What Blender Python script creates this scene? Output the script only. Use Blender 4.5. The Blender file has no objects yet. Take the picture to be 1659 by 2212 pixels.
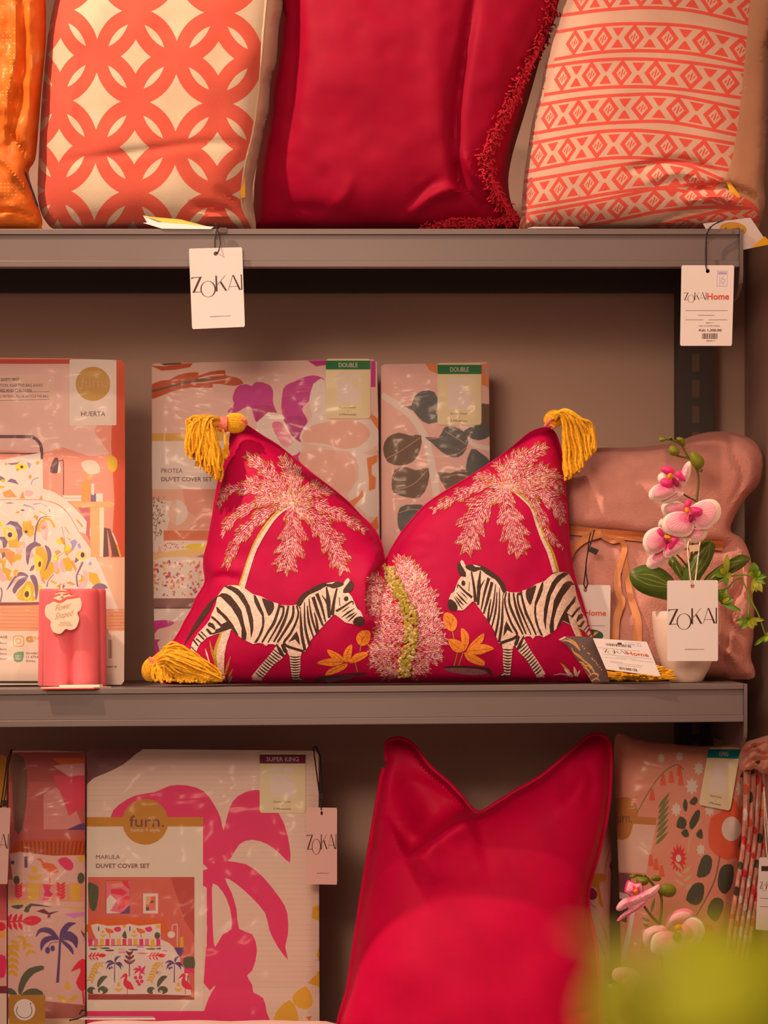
import bpy, math, random
import numpy as np
from mathutils import Vector
from mathutils.geometry import delaunay_2d_cdt
random.seed(7)
RNG = np.random.RandomState(11)
SC = bpy.context.scene
COL = SC.collection
# ---------------------------------------------------------------- camera, light, exposure
DIST = 3.5            # camera to the front plane of the shelves (m)
S = 0.0005            # metres per photo pixel at that plane
CX, CY, ZC = 829.5, 1330.0, 1.278   # CY: photo row of the eye level
SC.view_settings.view_transform = 'Standard'
SC.view_settings.look = 'None'
SC.view_settings.gamma = 1.0
SC.view_settings.use_curve_mapping = False
SC.view_settings.exposure = 0.0
cam_data = bpy.data.cameras.new('camera')
cam = bpy.data.objects.new('camera', cam_data)
COL.objects.link(cam)
cam.location = (0, -DIST, ZC)
cam.rotation_euler = (math.radians(90), 0, 0)
cam_data.sensor_fit = 'VERTICAL'
cam_data.sensor_height = 36.0
cam_data.lens = 36.0 * DIST / (2212 * S)
cam_data.shift_y = (CY - 1106.0) / 2212.0
cam_data.clip_start = 0.05
cam_data.dof.use_dof = True
cam_data.dof.focus_distance = DIST + 0.02
cam_data.dof.aperture_fstop = 9.0
SC.camera = cam
w = bpy.data.worlds.new('world'); SC.world = w
w.use_nodes = True
w.node_tree.nodes['Background'].inputs[0].default_value = (1.0, 0.56, 0.40, 1)
w.node_tree.nodes['Background'].inputs[1].default_value = 0.27

def spot(name, loc, target, power, size=50, blend=0.5, r=0.03, col=(1.0, 0.635, 0.42)):
    l = bpy.data.lights.new(name, 'SPOT')
    l.energy = power; l.spot_size = math.radians(size); l.spot_blend = blend
    l.shadow_soft_size = r; l.color = col
    o = bpy.data.objects.new(name, l); COL.objects.link(o)
    o.location = loc
    o.rotation_euler = (Vector(target) - Vector(loc)).to_track_quat('-Z', 'Y').to_euler()
    return o
spot('ceiling_and_fill_spot', (-1.05, -0.72, 2.95), (0.0, 0.1, 1.22), 150, 46)
spot('ceiling_and_fill_spot', (0.35, -1.25, 3.05), (0.05, 0.1, 1.25), 36, 52)
spot('ceiling_and_fill_spot', (-0.6, -3.1, 1.98), (0.0, 0.3, 1.12), 105, 27, 1.0, 0.25)  # added soft front fill, hung low; not a ceiling fixture
spot('ceiling_and_fill_spot', (-0.3, -3.15, 2.0), (-0.05, 0.3, 1.42), 75, 13.5, 1.0, 0.2)  # added narrow fill that only lifts the middle bay, no real fixture
al = bpy.data.lights.new('front_fill_light', 'AREA')  # added broad fill from near the camera, no ceiling panel known there
al.energy = 24; al.size = 1.6; al.color = (1.0, 0.585, 0.385)
ao = bpy.data.objects.new('front_fill_light', al); COL.objects.link(ao)
ao.location = (-0.7, -3.0, 2.25)
ao.rotation_euler = (Vector((0, 0, 1.3)) - ao.location).to_track_quat('-Z', 'Y').to_euler()

# ---------------------------------------------------------------- helpers
def W(px, py, d):
    f = S * (DIST + d) / DIST
    return ((px - CX) * f, d, ZC + (CY - py) * f)
def zc(x0, y0, k, pts):
    return [(x0 + a / k, y0 + b / k) for a, b in pts]
MID = lambda px: 1488 - 12 * px / 1610.0          # top front edge of the middle shelf in the photo
TOPY, BOTY = 495.0, 2461.0
def onshelf(edge, d):
    return CY + (edge - CY) / (1 + d / DIST)
def srgb(c):
    c = c / 255.0
    return c / 12.92 if c <= 0.04045 else ((c + 0.055) / 1.055) ** 2.4
LIGHT = (0.98, 0.66, 0.46)
def A(r, g, b, lum=1.0):
    """own colour of a thing from its warm-lit appearance"""
    return tuple(min(0.9, max(0.004, srgb(v) / (l * lum))) for v, l in zip((r, g, b), LIGHT))

MATS = {}
def mat(key, rgb=None, rough=0.6, kind='paper', **kw):
    if key in MATS: return MATS[key]
    m = bpy.data.materials.new(key); m.use_nodes = True
    nt = m.node_tree; n = nt.nodes; L = nt.links
    b = n['Principled BSDF']
    if rgb is None: rgb = (0.5, 0.5, 0.5)
    b.inputs['Base Color'].default_value = (*rgb, 1)
    b.inputs['Roughness'].default_value = rough
    b.inputs['Specular IOR Level'].default_value = kw.get('spec', 0.35)
    tc = n.new('ShaderNodeTexCoord')
    def bump(scale, strength, dist=0.001, detail=3, noise='ShaderNodeTexNoise', stretch=None):
        t = n.new(noise)
        t.inputs['Scale'].default_value = scale
        if 'Detail' in t.inputs: t.inputs['Detail'].default_value = detail
        src = tc.outputs['Object']
        if stretch:
            mp = n.new('ShaderNodeMapping'); mp.inputs['Scale'].default_value = stretch
            L.new(src, mp.inputs['Vector']); src = mp.outputs[0]
        L.new(src, t.inputs['Vector'])
        bp = n.new('ShaderNodeBump'); bp.inputs['Strength'].default_value = strength
        bp.inputs['Distance'].default_value = dist
        L.new(t.outputs[0], bp.inputs['Height'])
        L.new(bp.outputs[0], b.inputs['Normal'])
        return t
    def vary(scale, lo, hi, detail=2):
        t = n.new('ShaderNodeTexNoise'); t.inputs['Scale'].default_value = scale
        t.inputs['Detail'].default_value = detail
        L.new(tc.outputs['Object'], t.inputs['Vector'])
        mr = n.new('ShaderNodeMapRange')
        mr.inputs['From Min'].default_value = 0.3; mr.inputs['From Max'].default_value = 0.7
        mr.inputs['To Min'].default_value = lo; mr.inputs['To Max'].default_value = hi
        L.new(t.outputs[0], mr.inputs['Value'])
        mx = n.new('ShaderNodeMix'); mx.data_type = 'RGBA'; mx.blend_type = 'MULTIPLY'
        mx.inputs[0].default_value = 1.0
        mx.inputs[6].default_value = (*rgb, 1)
        L.new(mr.outputs[0], mx.inputs[7])
        L.new(mx.outputs[2], b.inputs['Base Color'])
    if kind == 'cloth':
        bump(900, 0.35, 0.0006); vary(25, 0.93, 1.05)
        b.inputs['Sheen Weight'].default_value = 0.15
    elif kind == 'velvet':
        bump(kw.get('scale', 60), 0.25, 0.002, 4); vary(30, 0.92, 1.06)
        b.inputs['Sheen Weight'].default_value = kw.get('sheen', 0.35)
        b.inputs['Sheen Roughness'].default_value = 0.35
        b.inputs['Sheen Tint'].default_value = (*kw.get('tint', rgb), 1)
    elif kind == 'fleece':
        bump(420, 0.5, 0.0025, 5); vary(40, 0.88, 1.06)
        b.inputs['Sheen Weight'].default_value = 0.4
        b.inputs['Sheen Roughness'].default_value = 0.5
        b.inputs['Sheen Tint'].default_value = (*rgb, 1)
    elif kind == 'thread':
        bump(600, 0.6, 0.001); vary(350, 0.75, 1.15)
        b.inputs['Sheen Weight'].default_value = 0.1
    elif kind == 'metal':
        bump(700, 0.12, 0.0004); vary(6, 0.94, 1.05)
    elif kind == 'wall':
        bump(500, 0.1, 0.0006); vary(3, 0.95, 1.05)
    elif kind == 'wax':
        b.inputs['Subsurface Weight'].default_value = 0.6
        b.inputs['Subsurface Radius'].default_value = (0.03, 0.008, 0.008)
        b.inputs['Subsurface Scale'].default_value = 0.5
        vary(20, 0.97, 1.03)
    elif kind == 'leaf':
        bump(120, 0.2, 0.001); vary(45, 0.8, 1.12)
    elif kind == 'satin':
        bump(90, 0.3, 0.002, 5); vary(40, 0.85, 1.1)
    elif kind == 'woodgrain':
        bump(60, 0.2, 0.001, stretch=(1, 1, 6)); vary(60, 0.8, 1.1)
    else:
        vary(15, 0.975, 1.02)
    MATS[key] = m
    return m
def pc(r, g, b, lum=1.0, kind='paper', rough=0.55, **kw):
    """material from a photographed colour"""
    key = '%s_%02x%02x%02x_%d' % (kind, r, g, b, int(lum * 100))
    return mat(key, A(r, g, b, lum), rough, kind, **kw)

def film_material(name, amount=0.16, scale=14, milky=0.02):
    if name in MATS: return MATS[name]
    m = bpy.data.materials.new(name); m.use_nodes = True
    nt = m.node_tree; n = nt.nodes; L = nt.links
    n.remove(n['Principled BSDF'])
    out = n['Material Output']
    tr = n.new('ShaderNodeBsdfTransparent'); tr.inputs[0].default_value = (0.97, 0.96, 0.95, 1)
    gl = n.new('ShaderNodeBsdfGlossy'); gl.inputs['Roughness'].default_value = 0.16
    df = n.new('ShaderNodeBsdfDiffuse'); df.inputs[0].default_value = (0.85, 0.8, 0.78, 1)
    tc = n.new('ShaderNodeTexCoord')
    mp = n.new('ShaderNodeMapping'); mp.inputs['Scale'].default_value = (1.0, 1.0, 2.3)
    mp.inputs['Rotation'].default_value = (0, 0.5, 0)
    L.new(tc.outputs['Object'], mp.inputs['Vector'])
    t = n.new('ShaderNodeTexNoise'); t.inputs['Scale'].default_value = scale
    t.inputs['Detail'].default_value = 3.2; t.inputs['Distortion'].default_value = 1.6
    L.new(mp.outputs[0], t.inputs['Vector'])
    # ridged creases in the film
    s1 = n.new('ShaderNodeMath'); s1.operation = 'SUBTRACT'; s1.inputs[1].default_value = 0.5
    L.new(t.outputs[0], s1.inputs[0])
    ab = n.new('ShaderNodeMath'); ab.operation = 'ABSOLUTE'; L.new(s1.outputs[0], ab.inputs[0])
    bp = n.new('ShaderNodeBump'); bp.inputs['Strength'].default_value = 0.24
    bp.inputs['Distance'].default_value = 0.02
    L.new(ab.outputs[0], bp.inputs['Height'])
    L.new(bp.outputs[0], gl.inputs['Normal'])
    lw = n.new('ShaderNodeLayerWeight'); lw.inputs[0].default_value = 0.25
    L.new(bp.outputs[0], lw.inputs['Normal'])
    mr = n.new('ShaderNodeMapRange'); mr.inputs['To Min'].default_value = amount * 0.45
    mr.inputs['To Max'].default_value = amount * 2
    L.new(lw.outputs['Facing'], mr.inputs['Value'])
    m1 = n.new('ShaderNodeMixShader'); m1.inputs[0].default_value = milky
    L.new(tr.outputs[0], m1.inputs[1]); L.new(df.outputs[0], m1.inputs[2])
    m2 = n.new('ShaderNodeMixShader'); L.new(mr.outputs[0], m2.inputs[0])
    L.new(m1.outputs[0], m2.inputs[1]); L.new(gl.outputs[0], m2.inputs[2])
    L.new(m2.outputs[0], out.inputs['Surface'])
    MATS[name] = m
    return m

# ------------ scene graph
def thing(name, label, cat, loc, group=None):
    o = bpy.data.objects.new(name, None); COL.objects.link(o)
    o.location = loc; o.empty_display_size = 0.02
    o['label'] = label; o['category'] = cat
    if group: o['group'] = group
    return o
def origin_of(o):
    p = Vector((0, 0, 0))
    while o is not None:
        p = p + o.location; o = o.parent
    return p
def mesh_obj(name, verts, faces, mats, parent=None, fmat=None, smooth=True, sharp=None, label=None):
    """verts in world coordinates"""
    v = np.asarray(verts, dtype=float)
    if parent is not None:
        v = v - np.array(origin_of(parent))
    me = bpy.data.meshes.new(name)
    me.from_pydata(v.tolist(), [], [list(map(int, f)) for f in faces])
    for m in (mats if isinstance(mats, (list, tuple)) else [mats]): me.materials.append(m)
    if fmat is not None: me.polygons.foreach_set('material_index', list(map(int, fmat)))
    if smooth: me.polygons.foreach_set('use_smooth', [True] * len(me.polygons))
    me.update()
    if sharp: me.set_sharp_from_angle(angle=math.radians(sharp))
    o = bpy.data.objects.new(name, me); COL.objects.link(o)
    if parent is not None: o.parent = parent
    if label: o['label'] = label
    return o
def tag_top(o, label, cat, group=None, kind=None):
    o['label'] = label; o['category'] = cat
    if group: o['group'] = group
    if kind: o['kind'] = kind
    return o
class MB:
    """collects several shapes into one mesh"""
    def __init__(s): s.v = []; s.f = []; s.m = []
    def add(s, v, f, mi=0):
        o = len(s.v); s.v += [tuple(p) for p in v]; s.f += [[i + o for i in q] for q in f]; s.m += [mi] * len(f)
    def box(s, x0, x1, y0, y1, z0, z1, mi=0, slope=0.0):
        vs = [(x, y, z + slope * x) for z in (z0, z1) for y in (y0, y1) for x in (x0, x1)]
        s.add(vs, [(0, 1, 3, 2)[::-1], (4, 5, 7, 6), (0, 1, 5, 4), (2, 3, 7, 6)[::-1], (0, 2, 6, 4)[::-1], (1, 3, 7, 5)], mi)
    def tube(s, pts, r, n=6, mi=0, taper=None, caps=True):
        P = [Vector(p) for p in pts]; N = len(P)
        rings = []; up = Vector((0.13, 0.9, 0.4))
        for i, p in enumerate(P):
            t = (P[min(i + 1, N - 1)] - P[max(i - 1, 0)])
            t = t.normalized() if t.length > 1e-9 else Vector((0, 0, 1))
            a = t.cross(up)
            a = a.normalized() if a.length > 1e-5 else Vector((1, 0, 0))
            b = t.cross(a)
            rr = r if not hasattr(r, '__len__') else r[i]
            rings.append([p + a * (rr * math.cos(2 * math.pi * k / n)) + b * (rr * math.sin(2 * math.pi * k / n)) for k in range(n)])
        v = [q for R_ in rings for q in R_]; f = []
        for i in range(N - 1):
            for k in range(n):
                f.append((i * n + k, i * n + (k + 1) % n, (i + 1) * n + (k + 1) % n, (i + 1) * n + k))
        if caps:
            f.append(tuple(range(n))[::-1]); f.append(tuple((N - 1) * n + k for k in range(n)))
        s.add(v, f, mi)
    def ball(s, c, rx, ry, rz, n=8, mi=0, rot=0.0):
        v = []; f = []
        ca, sa = math.cos(rot), math.sin(rot)
        m = max(4, n // 2 + 1)
        for i in range(m + 1):
            th = math.pi * i / m
            for k in range(n):
                ph = 2 * math.pi * k / n
                x, y, z = rx * math.sin(th) * math.cos(ph), ry * math.sin(th) * math.sin(ph), rz * math.cos(th)
                v.append((c[0] + x * ca - z * sa, c[1] + y, c[2] + x * sa + z * ca))
        for i in range(m):
            for k in range(n):
                f.append((i * n + k, i * n + (k + 1) % n, (i + 1) * n + (k + 1) % n, (i + 1) * n + k))
        s.add(v, f, mi)
    def build(s, name, mats, parent=None, smooth=True, sharp=40, label=None):
        return mesh_obj(name, s.v, s.f, mats, parent, s.m, smooth, sharp, label)

# ------------ 2D tools
def inside(poly, X, Y):
    P = np.asarray(poly, float); r = np.zeros(X.shape, bool)
    x1, y1 = P[:, 0], P[:, 1]; x2, y2 = np.roll(x1, -1), np.roll(y1, -1)
    for a, b, c, d in zip(x1, y1, x2, y2):
        if b == d: continue
        r ^= ((b > Y) != (d > Y)) & (X < (c - a) * (Y - b) / (d - b) + a)
    return r
def cat(P, n=4, closed=True):
    """Catmull-Rom smoothing"""
    P = np.asarray(P, float); N = len(P); out = []
    rng = range(N if closed else N - 1)
    for i in rng:
        if closed: p0, p1, p2, p3 = P[i - 1], P[i], P[(i + 1) % N], P[(i + 2) % N]
        else: p0, p1, p2, p3 = P[max(i - 1, 0)], P[i], P[i + 1], P[min(i + 2, N - 1)]
        for k in range(n):
            t = k / n
            out.append(0.5 * ((2 * p1) + (-p0 + p2) * t + (2 * p0 - 5 * p1 + 4 * p2 - p3) * t * t + (-p0 + 3 * p1 - 3 * p2 + p3) * t ** 3))
    if not closed: out.append(P[-1])
    return [tuple(p) for p in out]
def dens(P, step, closed=True):
    out = []; N = len(P)
    for i in range(N if closed else N - 1):
        a, b = P[i], P[(i + 1) % N]
        k = max(1, int(math.ceil(math.hypot(b[0] - a[0], b[1] - a[1]) / step)))
        for j in range(k): out.append((a[0] + (b[0] - a[0]) * j / k, a[1] + (b[1] - a[1]) * j / k))
    if not closed: out.append(tuple(P[-1]))
    return out
def stroke(pts, w0, w1=None, n=4, w2=None, smooth=True):
    """ribbon polygon along a polyline; widths start, middle, end"""
    Q = np.array(cat(pts, n, False) if (smooth and len(pts) > 2) else pts, float)
    if w1 is None: w1 = w0
    if w2 is None: w2 = w1
    T = np.gradient(Q, axis=0); T /= (np.linalg.norm(T, axis=1)[:, None] + 1e-9)
    N = np.stack([-T[:, 1], T[:, 0]], 1); t = np.linspace(0, 1, len(Q))
    wd = np.where(t < 0.5, w0 + (w1 - w0) * t * 2, w1 + (w2 - w1) * (t * 2 - 1))[:, None] / 2
    return [tuple(p) for p in (Q + N * wd)] + [tuple(p) for p in (Q - N * wd)[::-1]]
def ell(cx, cy, rx, ry, n=20, rot=0.0):
    c, s = math.cos(rot), math.sin(rot)
    return [(cx + rx * math.cos(a) * c - ry * math.sin(a) * s, cy + rx * math.cos(a) * s + ry * math.sin(a) * c) for a in [2 * math.pi * i / n for i in range(n)]]
def rect(x0, y0, x1, y1): return [(x0, y0), (x1, y0), (x1, y1), (x0, y1)]
def rrect(x0, y0, x1, y1, r, n=4):
    out = []
    for cx, cy, a0 in ((x1 - r, y0 + r, -90), (x1 - r, y1 - r, 0), (x0 + r, y1 - r, 90), (x0 + r, y0 + r, 180)):
        for k in range(n + 1):
            a = math.radians(a0 + 90 * k / n); out.append((cx + r * math.cos(a), cy + r * math.sin(a)))
    return out
def leaf(x0, y0, x1, y1, w, n=7, skew=0.0):
    """pointed leaf from base to tip"""
    dx, dy = x1 - x0, y1 - y0; out = []
    L = math.hypot(dx, dy); nx, ny = -dy / L, dx / L
    up, dn = [], []
    for i in range(n + 1):
        t = i / n; h = math.sin(math.pi * t ** 0.8) * w / 2; b = skew * L * math.sin(math.pi * t)
        up.append((x0 + dx * t + nx * (h + b), y0 + dy * t + ny * (h + b)))
        dn.append((x0 + dx * t + nx * (b - h), y0 + dy * t + ny * (b - h)))
    return up + dn[::-1][1:-1]
def vnoise(X, Y, scale, seed=0):
    r = np.random.RandomState(seed); T = r.rand(64, 64) * 2 - 1
    x, y = np.asarray(X) / scale, np.asarray(Y) / scale
    xi, yi = np.floor(x).astype(int), np.floor(y).astype(int); fx, fy = x - xi, y - yi
    fx, fy = fx * fx * (3 - 2 * fx), fy * fy * (3 - 2 * fy)
    g = lambda a, b: T[a % 64, b % 64]
    return (g(xi, yi) * (1 - fx) + g(xi + 1, yi) * fx) * (1 - fy) + (g(xi, yi + 1) * (1 - fx) + g(xi + 1, yi + 1) * fx) * fy
def pdist(poly, X, Y):
    """distance to polyline and signed side of it"""
    best = np.full(X.shape, 1e9); side = np.zeros(X.shape); tt = np.zeros(X.shape)
    n = len(poly) - 1
    for i in range(n):
        (ax, ay), (bx, by) = poly[i], poly[i + 1]
        dx, dy = bx - ax, by - ay; L2 = dx * dx + dy * dy + 1e-9
        t = np.clip(((X - ax) * dx + (Y - ay) * dy) / L2, 0, 1)
        ex, ey = X - ax - t * dx, Y - ay - t * dy
        d = np.hypot(ex, ey); m = d < best
        best = np.where(m, d, best); side = np.where(m, np.sign(dx * ey - dy * ex), side); tt = np.where(m, (i + t) / n, tt)
    return best, side, tt
def crease(poly, amp, width):
    """amp > 0 raises a ridge, < 0 presses a groove (metres)"""
    P = cat(poly, 5, False)
    def f(X, Y):
        d, s, t = pdist(P, X, Y)
        return amp * np.exp(-(d / width) ** 2) * np.sin(np.pi * np.clip(t, 0.02, 0.98)) ** 0.5
    return f
def fold(poly, amp, width, reach, endfade=0.15):
    """one side of the line stands amp proud of the other; the step is sharp, fading away over reach"""
    P = cat(poly, 5, False)
    def f(X, Y):
        d, s, t = pdist(P, X, Y)
        e = np.clip(np.minimum(t, 1 - t) / endfade, 0, 1)
        e = e * e * (3 - 2 * e)
        return amp * e * np.exp(-(d / reach) ** 2) * np.tanh(s * d / width) * 0.5
    return f

class Surf:
    """a puffed, leaning sheet described over photo coordinates at real depth"""
    def __init__(s, outline, d0, lean=0.0, yaw=0.0, ref=None, T=0.0, k=1.0, g=8, extra=(), power=0.5, noise=None):
        s.out = [tuple(p) for p in outline]; s.g = g; s.T = T
        A_ = np.array(s.out, float)
        s.x0, s.y0 = A_[:, 0].min() - 2 * g, A_[:, 1].min() - 2 * g
        nx = int((A_[:, 0].max() + 2 * g - s.x0) / g) + 2; ny = int((A_[:, 1].max() + 2 * g - s.y0) / g) + 2
        s.gx = s.x0 + g * np.arange(nx); s.gy = s.y0 + g * np.arange(ny)
        rx, ry = ref if ref else ((A_[:, 0].min() + A_[:, 0].max()) / 2, A_[:, 1].max())
        X0, _, Z0 = W(rx, ry, d0)
        s.pl = (d0, lean, yaw, X0, Z0 - ZC)
        s.X, s.Y = np.meshgrid(s.gx, s.gy)
        s.M = inside(s.out, s.X, s.Y)
        B = np.zeros_like(s.X)
        if T or extra:
            m = s.M[1:-1, 1:-1]; u = np.zeros_like(B)
            m2 = s.M.astype(float)
            for it in range(int(min(9000, 1.2 * max(nx, ny) ** 2))):
                u[1:-1, 1:-1] = m * 0.25 * (u[:-2, 1:-1] + u[2:, 1:-1] + u[1:-1, :-2] + u[1:-1, 2:] + 1.0)
            u /= u.max() + 1e-9
            B = T * np.tanh(k * u ** power) / math.tanh(k)
            fade = np.clip(u * 8, 0, 1); s.u = u
            if noise:
                for (amp, sc, sd) in noise: B = B + fade * amp * vnoise(s.X, s.Y, sc, sd)
            B0 = B
            for e in extra: B = B + fade * e(s.X, s.Y)
            ring = dens(s.out, 4 * g); ring = ring + [ring[0]]
            D_, _, _ = pdist(ring, s.X, s.Y)
            B = np.maximum(B, 0.2 * B0) * np.clip(D_ * s.M / (2.3 * g), 0, 1) ** 0.75
        s.B = B
    def plane(s, px, py):
        d0, ln, yw, X0, Z0 = s.pl
        r = (px - CX) * S; q = (CY - py) * S
        return (d0 + ln * (q - Z0) + yw * (r - X0)) / (1 - (ln * q + yw * r) / DIST)
    def bulge(s, px, py):
        fx = np.clip((px - s.x0) / s.g, 0, len(s.gx) - 1.001); fy = np.clip((py - s.y0) / s.g, 0, len(s.gy) - 1.001)
        i, j = fx.astype(int), fy.astype(int); a, b = fx - i, fy - j
        B = s.B
        return (B[j, i] * (1 - a) + B[j, i + 1] * a) * (1 - b) + (B[j + 1, i] * (1 - a) + B[j + 1, i + 1] * a) * b
    def P(s, px, py, off=0.0, back=None):
        px = np.atleast_1d(np.asarray(px, float)); py = np.atleast_1d(np.asarray(py, float))
        d = s.plane(px, py)
        d = d - s.bulge(px, py) - off if back is None else d + back
        f = S * (DIST + d) / DIST
        return np.stack([(px - CX) * f, d, ZC + (CY - py) * f], 1)
    def at(s, px, py, off=0.0): return tuple(s.P([px], [py], off)[0])

FONT_CACHE = {}
def text_tris(string, bold=0.0, shear=0.0):
    key = (string, bold, shear)
    if key not in FONT_CACHE:
        c = bpy.data.curves.new('t', 'FONT'); c.body = string; c.size = 1.0; c.offset = bold; c.resolution_u = 3; c.shear = shear
        o = bpy.data.objects.new('t', c)
        me = bpy.data.meshes.new_from_object(o)
        v = np.array([x.co[:2] for x in me.vertices]); f = [tuple(p.vertices) for p in me.polygons]
        bpy.data.objects.remove(o); bpy.data.meshes.remove(me); bpy.data.curves.remove(c)
        lo, hi = v.min(0), v.max(0)
        v = (v - lo) / (hi - lo); v[:, 1] = 1 - v[:, 1]
        FONT_CACHE[key] = (v, f)
    return FONT_CACHE[key]

def art(name, surf, clip, base, polys, parent, off=0.0, step=None, texts=(), thick=None, back=None, seam=False,
        label=None, sharp=45, text_off=0.00025, mapping=None):
    """One mesh lying on surf: clip outline filled with base material, polygons of other materials cut into it
    (None cuts a hole). thick: slab with side walls. back: bulge of a pillow's back, edges sewn together."""
    step = step or surf.g
    mp = mapping or (lambda P: P)
    clip = dens(clip, step)
    polys = [(m, [tuple(p) for p in mp(pl)]) for m, pl in polys if len(pl) > 2]
    V = [Vector(p) for p in clip]; E = [(i, (i + 1) % len(clip)) for i in range(len(clip))]
    for m, pl in polys:
        pl2 = dens(pl, step * 1.5); o = len(V)
        V += [Vector(p) for p in pl2]; E += [(o + i, o + (i + 1) % len(pl2)) for i in range(len(pl2))]
    C = np.array(clip); x0, y0 = C.min(0); x1, y1 = C.max(0)
    gx, gy = np.meshgrid(np.arange(surf.x0, x1 + step, step), np.arange(surf.y0, y1 + step, step))
    gx, gy = gx.ravel(), gy.ravel()
    keep = inside(clip, gx, gy)
    if base is None:
        k2 = np.zeros_like(keep)
        for m, pl in polys:
            q = np.array(pl); k2 |= (gx > q[:, 0].min() - step) & (gx < q[:, 0].max() + step) & (gy > q[:, 1].min() - step) & (gy < q[:, 1].max() + step)
        keep &= k2
    V += [Vector((a, b)) for a, b in zip(gx[keep], gy[keep])]
    vs, es, fs, _, _, _ = delaunay_2d_cdt(V, E, [], 0, 1e-3)
    P2 = np.array([tuple(v) for v in vs]); F = np.array([f for f in fs if len(f) == 3], int)
    cen = P2[F].mean(1); a = P2[F]
    area = np.abs((a[:, 1, 0] - a[:, 0, 0]) * (a[:, 2, 1] - a[:, 0, 1]) - (a[:, 2, 0] - a[:, 0, 0]) * (a[:, 1, 1] - a[:, 0, 1]))
    ok = inside(clip, cen[:, 0], cen[:, 1]) & (area > 1e-5)
    F, cen = F[ok], cen[ok]
    mats = []; idx = {}
    def mi(m):
        if m is None: return -1
        if m.name not in idx: idx[m.name] = len(mats); mats.append(m)
        return idx[m.name]
    fm = np.full(len(F), mi(base))
    for m, pl in polys:
        q = np.array(pl); i = mi(m)
        bb = (cen[:, 0] >= q[:, 0].min()) & (cen[:, 0] <= q[:, 0].max()) & (cen[:, 1] >= q[:, 1].min()) & (cen[:, 1] <= q[:, 1].max())
        w = np.where(bb)[0]
        if len(w):
            ins = inside(pl, cen[w, 0], cen[w, 1]); fm[w[ins]] = i
    k = fm >= 0; F, fm = F[k], fm[k]
    used = np.unique(F); remap = -np.ones(len(P2), int); remap[used] = np.arange(len(used))
    P2 = P2[used]; F = remap[F]
    # image y points down: make triangles face the camera (-Y)
    a = P2[F]; ar = (a[:, 1, 0] - a[:, 0, 0]) * (a[:, 2, 1] - a[:, 0, 1]) - (a[:, 2, 0] - a[:, 0, 0]) * (a[:, 1, 1] - a[:, 0, 1])
    F[ar > 0] = F[ar > 0][:, ::-1]
    front = surf.P(P2[:, 0], P2[:, 1], off)
    if thick is not None or back is not None:
        ec0 = set()
        for f in F: ec0.update(((f[0], f[1]), (f[1], f[2]), (f[2], f[0])))
        rim = np.array(sorted({i for e in ec0 if (e[1], e[0]) not in ec0 for i in e}), int)
        front[rim] = surf.P(P2[rim, 0], P2[rim, 1], back=-off)
    Vv = front.tolist(); FF = F.tolist(); FM = fm.tolist()
    if thick is not None or back is not None:
        n0 = len(P2)
        ec = {}
        for f in F:
            for e in ((f[0], f[1]), (f[1], f[2]), (f[2], f[0])): ec[e] = 1
        be = [e for e in ec if (e[1], e[0]) not in ec]
        bm = mi(base) if base is not None else 0
        if thick is not None:
            bk = surf.P(P2[:, 0], P2[:, 1], back=thick); Vv += bk.tolist()
            FF += (F[:, ::-1] + n0).tolist(); FM += [bm] * len(F)
            for a_, b_ in be: FF.append([b_, a_, a_ + n0, b_ + n0]); FM.append(bm)
        else:
            bset = set(i for e in be for i in e)
            u = surf.u; keepB, keepT = surf.B, surf.T
            surf.B = u ** 0.5 * back
            bb = surf.bulge(P2[:, 0], P2[:, 1]); surf.B = keepB
            d = surf.plane(P2[:, 0], P2[:, 1]) + bb + 0.0006
            f_ = S * (DIST + d) / DIST
            bk = np.stack([(P2[:, 0] - CX) * f_, d, ZC + (CY - P2[:, 1]) * f_], 1)
            rm = np.arange(n0) + n0
            for i in bset: rm[i] = i
            Vv += bk.tolist(); FF += [[int(rm[f[2]]), int(rm[f[1]]), int(rm[f[0]])] for f in F]; FM += [bm] * len(F)
    for t in texts:
        string, bx0, by0, bw, bh, tm = t[:6]
        bold = t[6] if len(t) > 6 else 0.0; sh = t[7] if len(t) > 7 else 0.0
        tv, tf = text_tris(string, bold, sh)
        q = np.array(mp([(bx0 + p[0] * bw, by0 + p[1] * bh) for p in tv]))
        w = surf.P(q[:, 0], q[:, 1], off + text_off)
        o = len(Vv); Vv += w.tolist(); FF += [[i + o for i in f] for f in tf]; FM += [mi(tm)] * len(tf)
    return mesh_obj(name, Vv, FF, mats, parent, FM, True, sharp, label)
# ---------------------------------------------------------------- the setting
M_WALL = mat('wall_paint', (0.62, 0.455, 0.385), 0.75, 'wall')
M_SHELF = mat('shelf_metal', (0.155, 0.128, 0.132), 0.42, 'metal', spec=0.5)
M_POST = mat('post_metal', (0.05, 0.045, 0.045), 0.5, 'metal')
M_SLOT = mat('slot_inside', (0.16, 0.11, 0.085), 0.8, 'wall')
M_FLOOR = mat('floor_wood', (0.25, 0.16, 0.10), 0.5, 'woodgrain')
YW, XR = 0.42, 0.436
def struct(name, box, m):
    b = MB(); b.box(*box); o = b.build(name, m); o['kind'] = 'structure'; return o
struct('wall_back', (-1.6, XR + 0.1, YW, YW + 0.08, 0, 2.9), M_WALL)
struct('wall_right', (XR, XR + 0.1, -0.25, YW, 0, 2.9), M_WALL)
struct('floor', (-1.6, XR + 0.1, -3.6, YW + 0.08, -0.05, 0), M_FLOOR)

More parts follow.
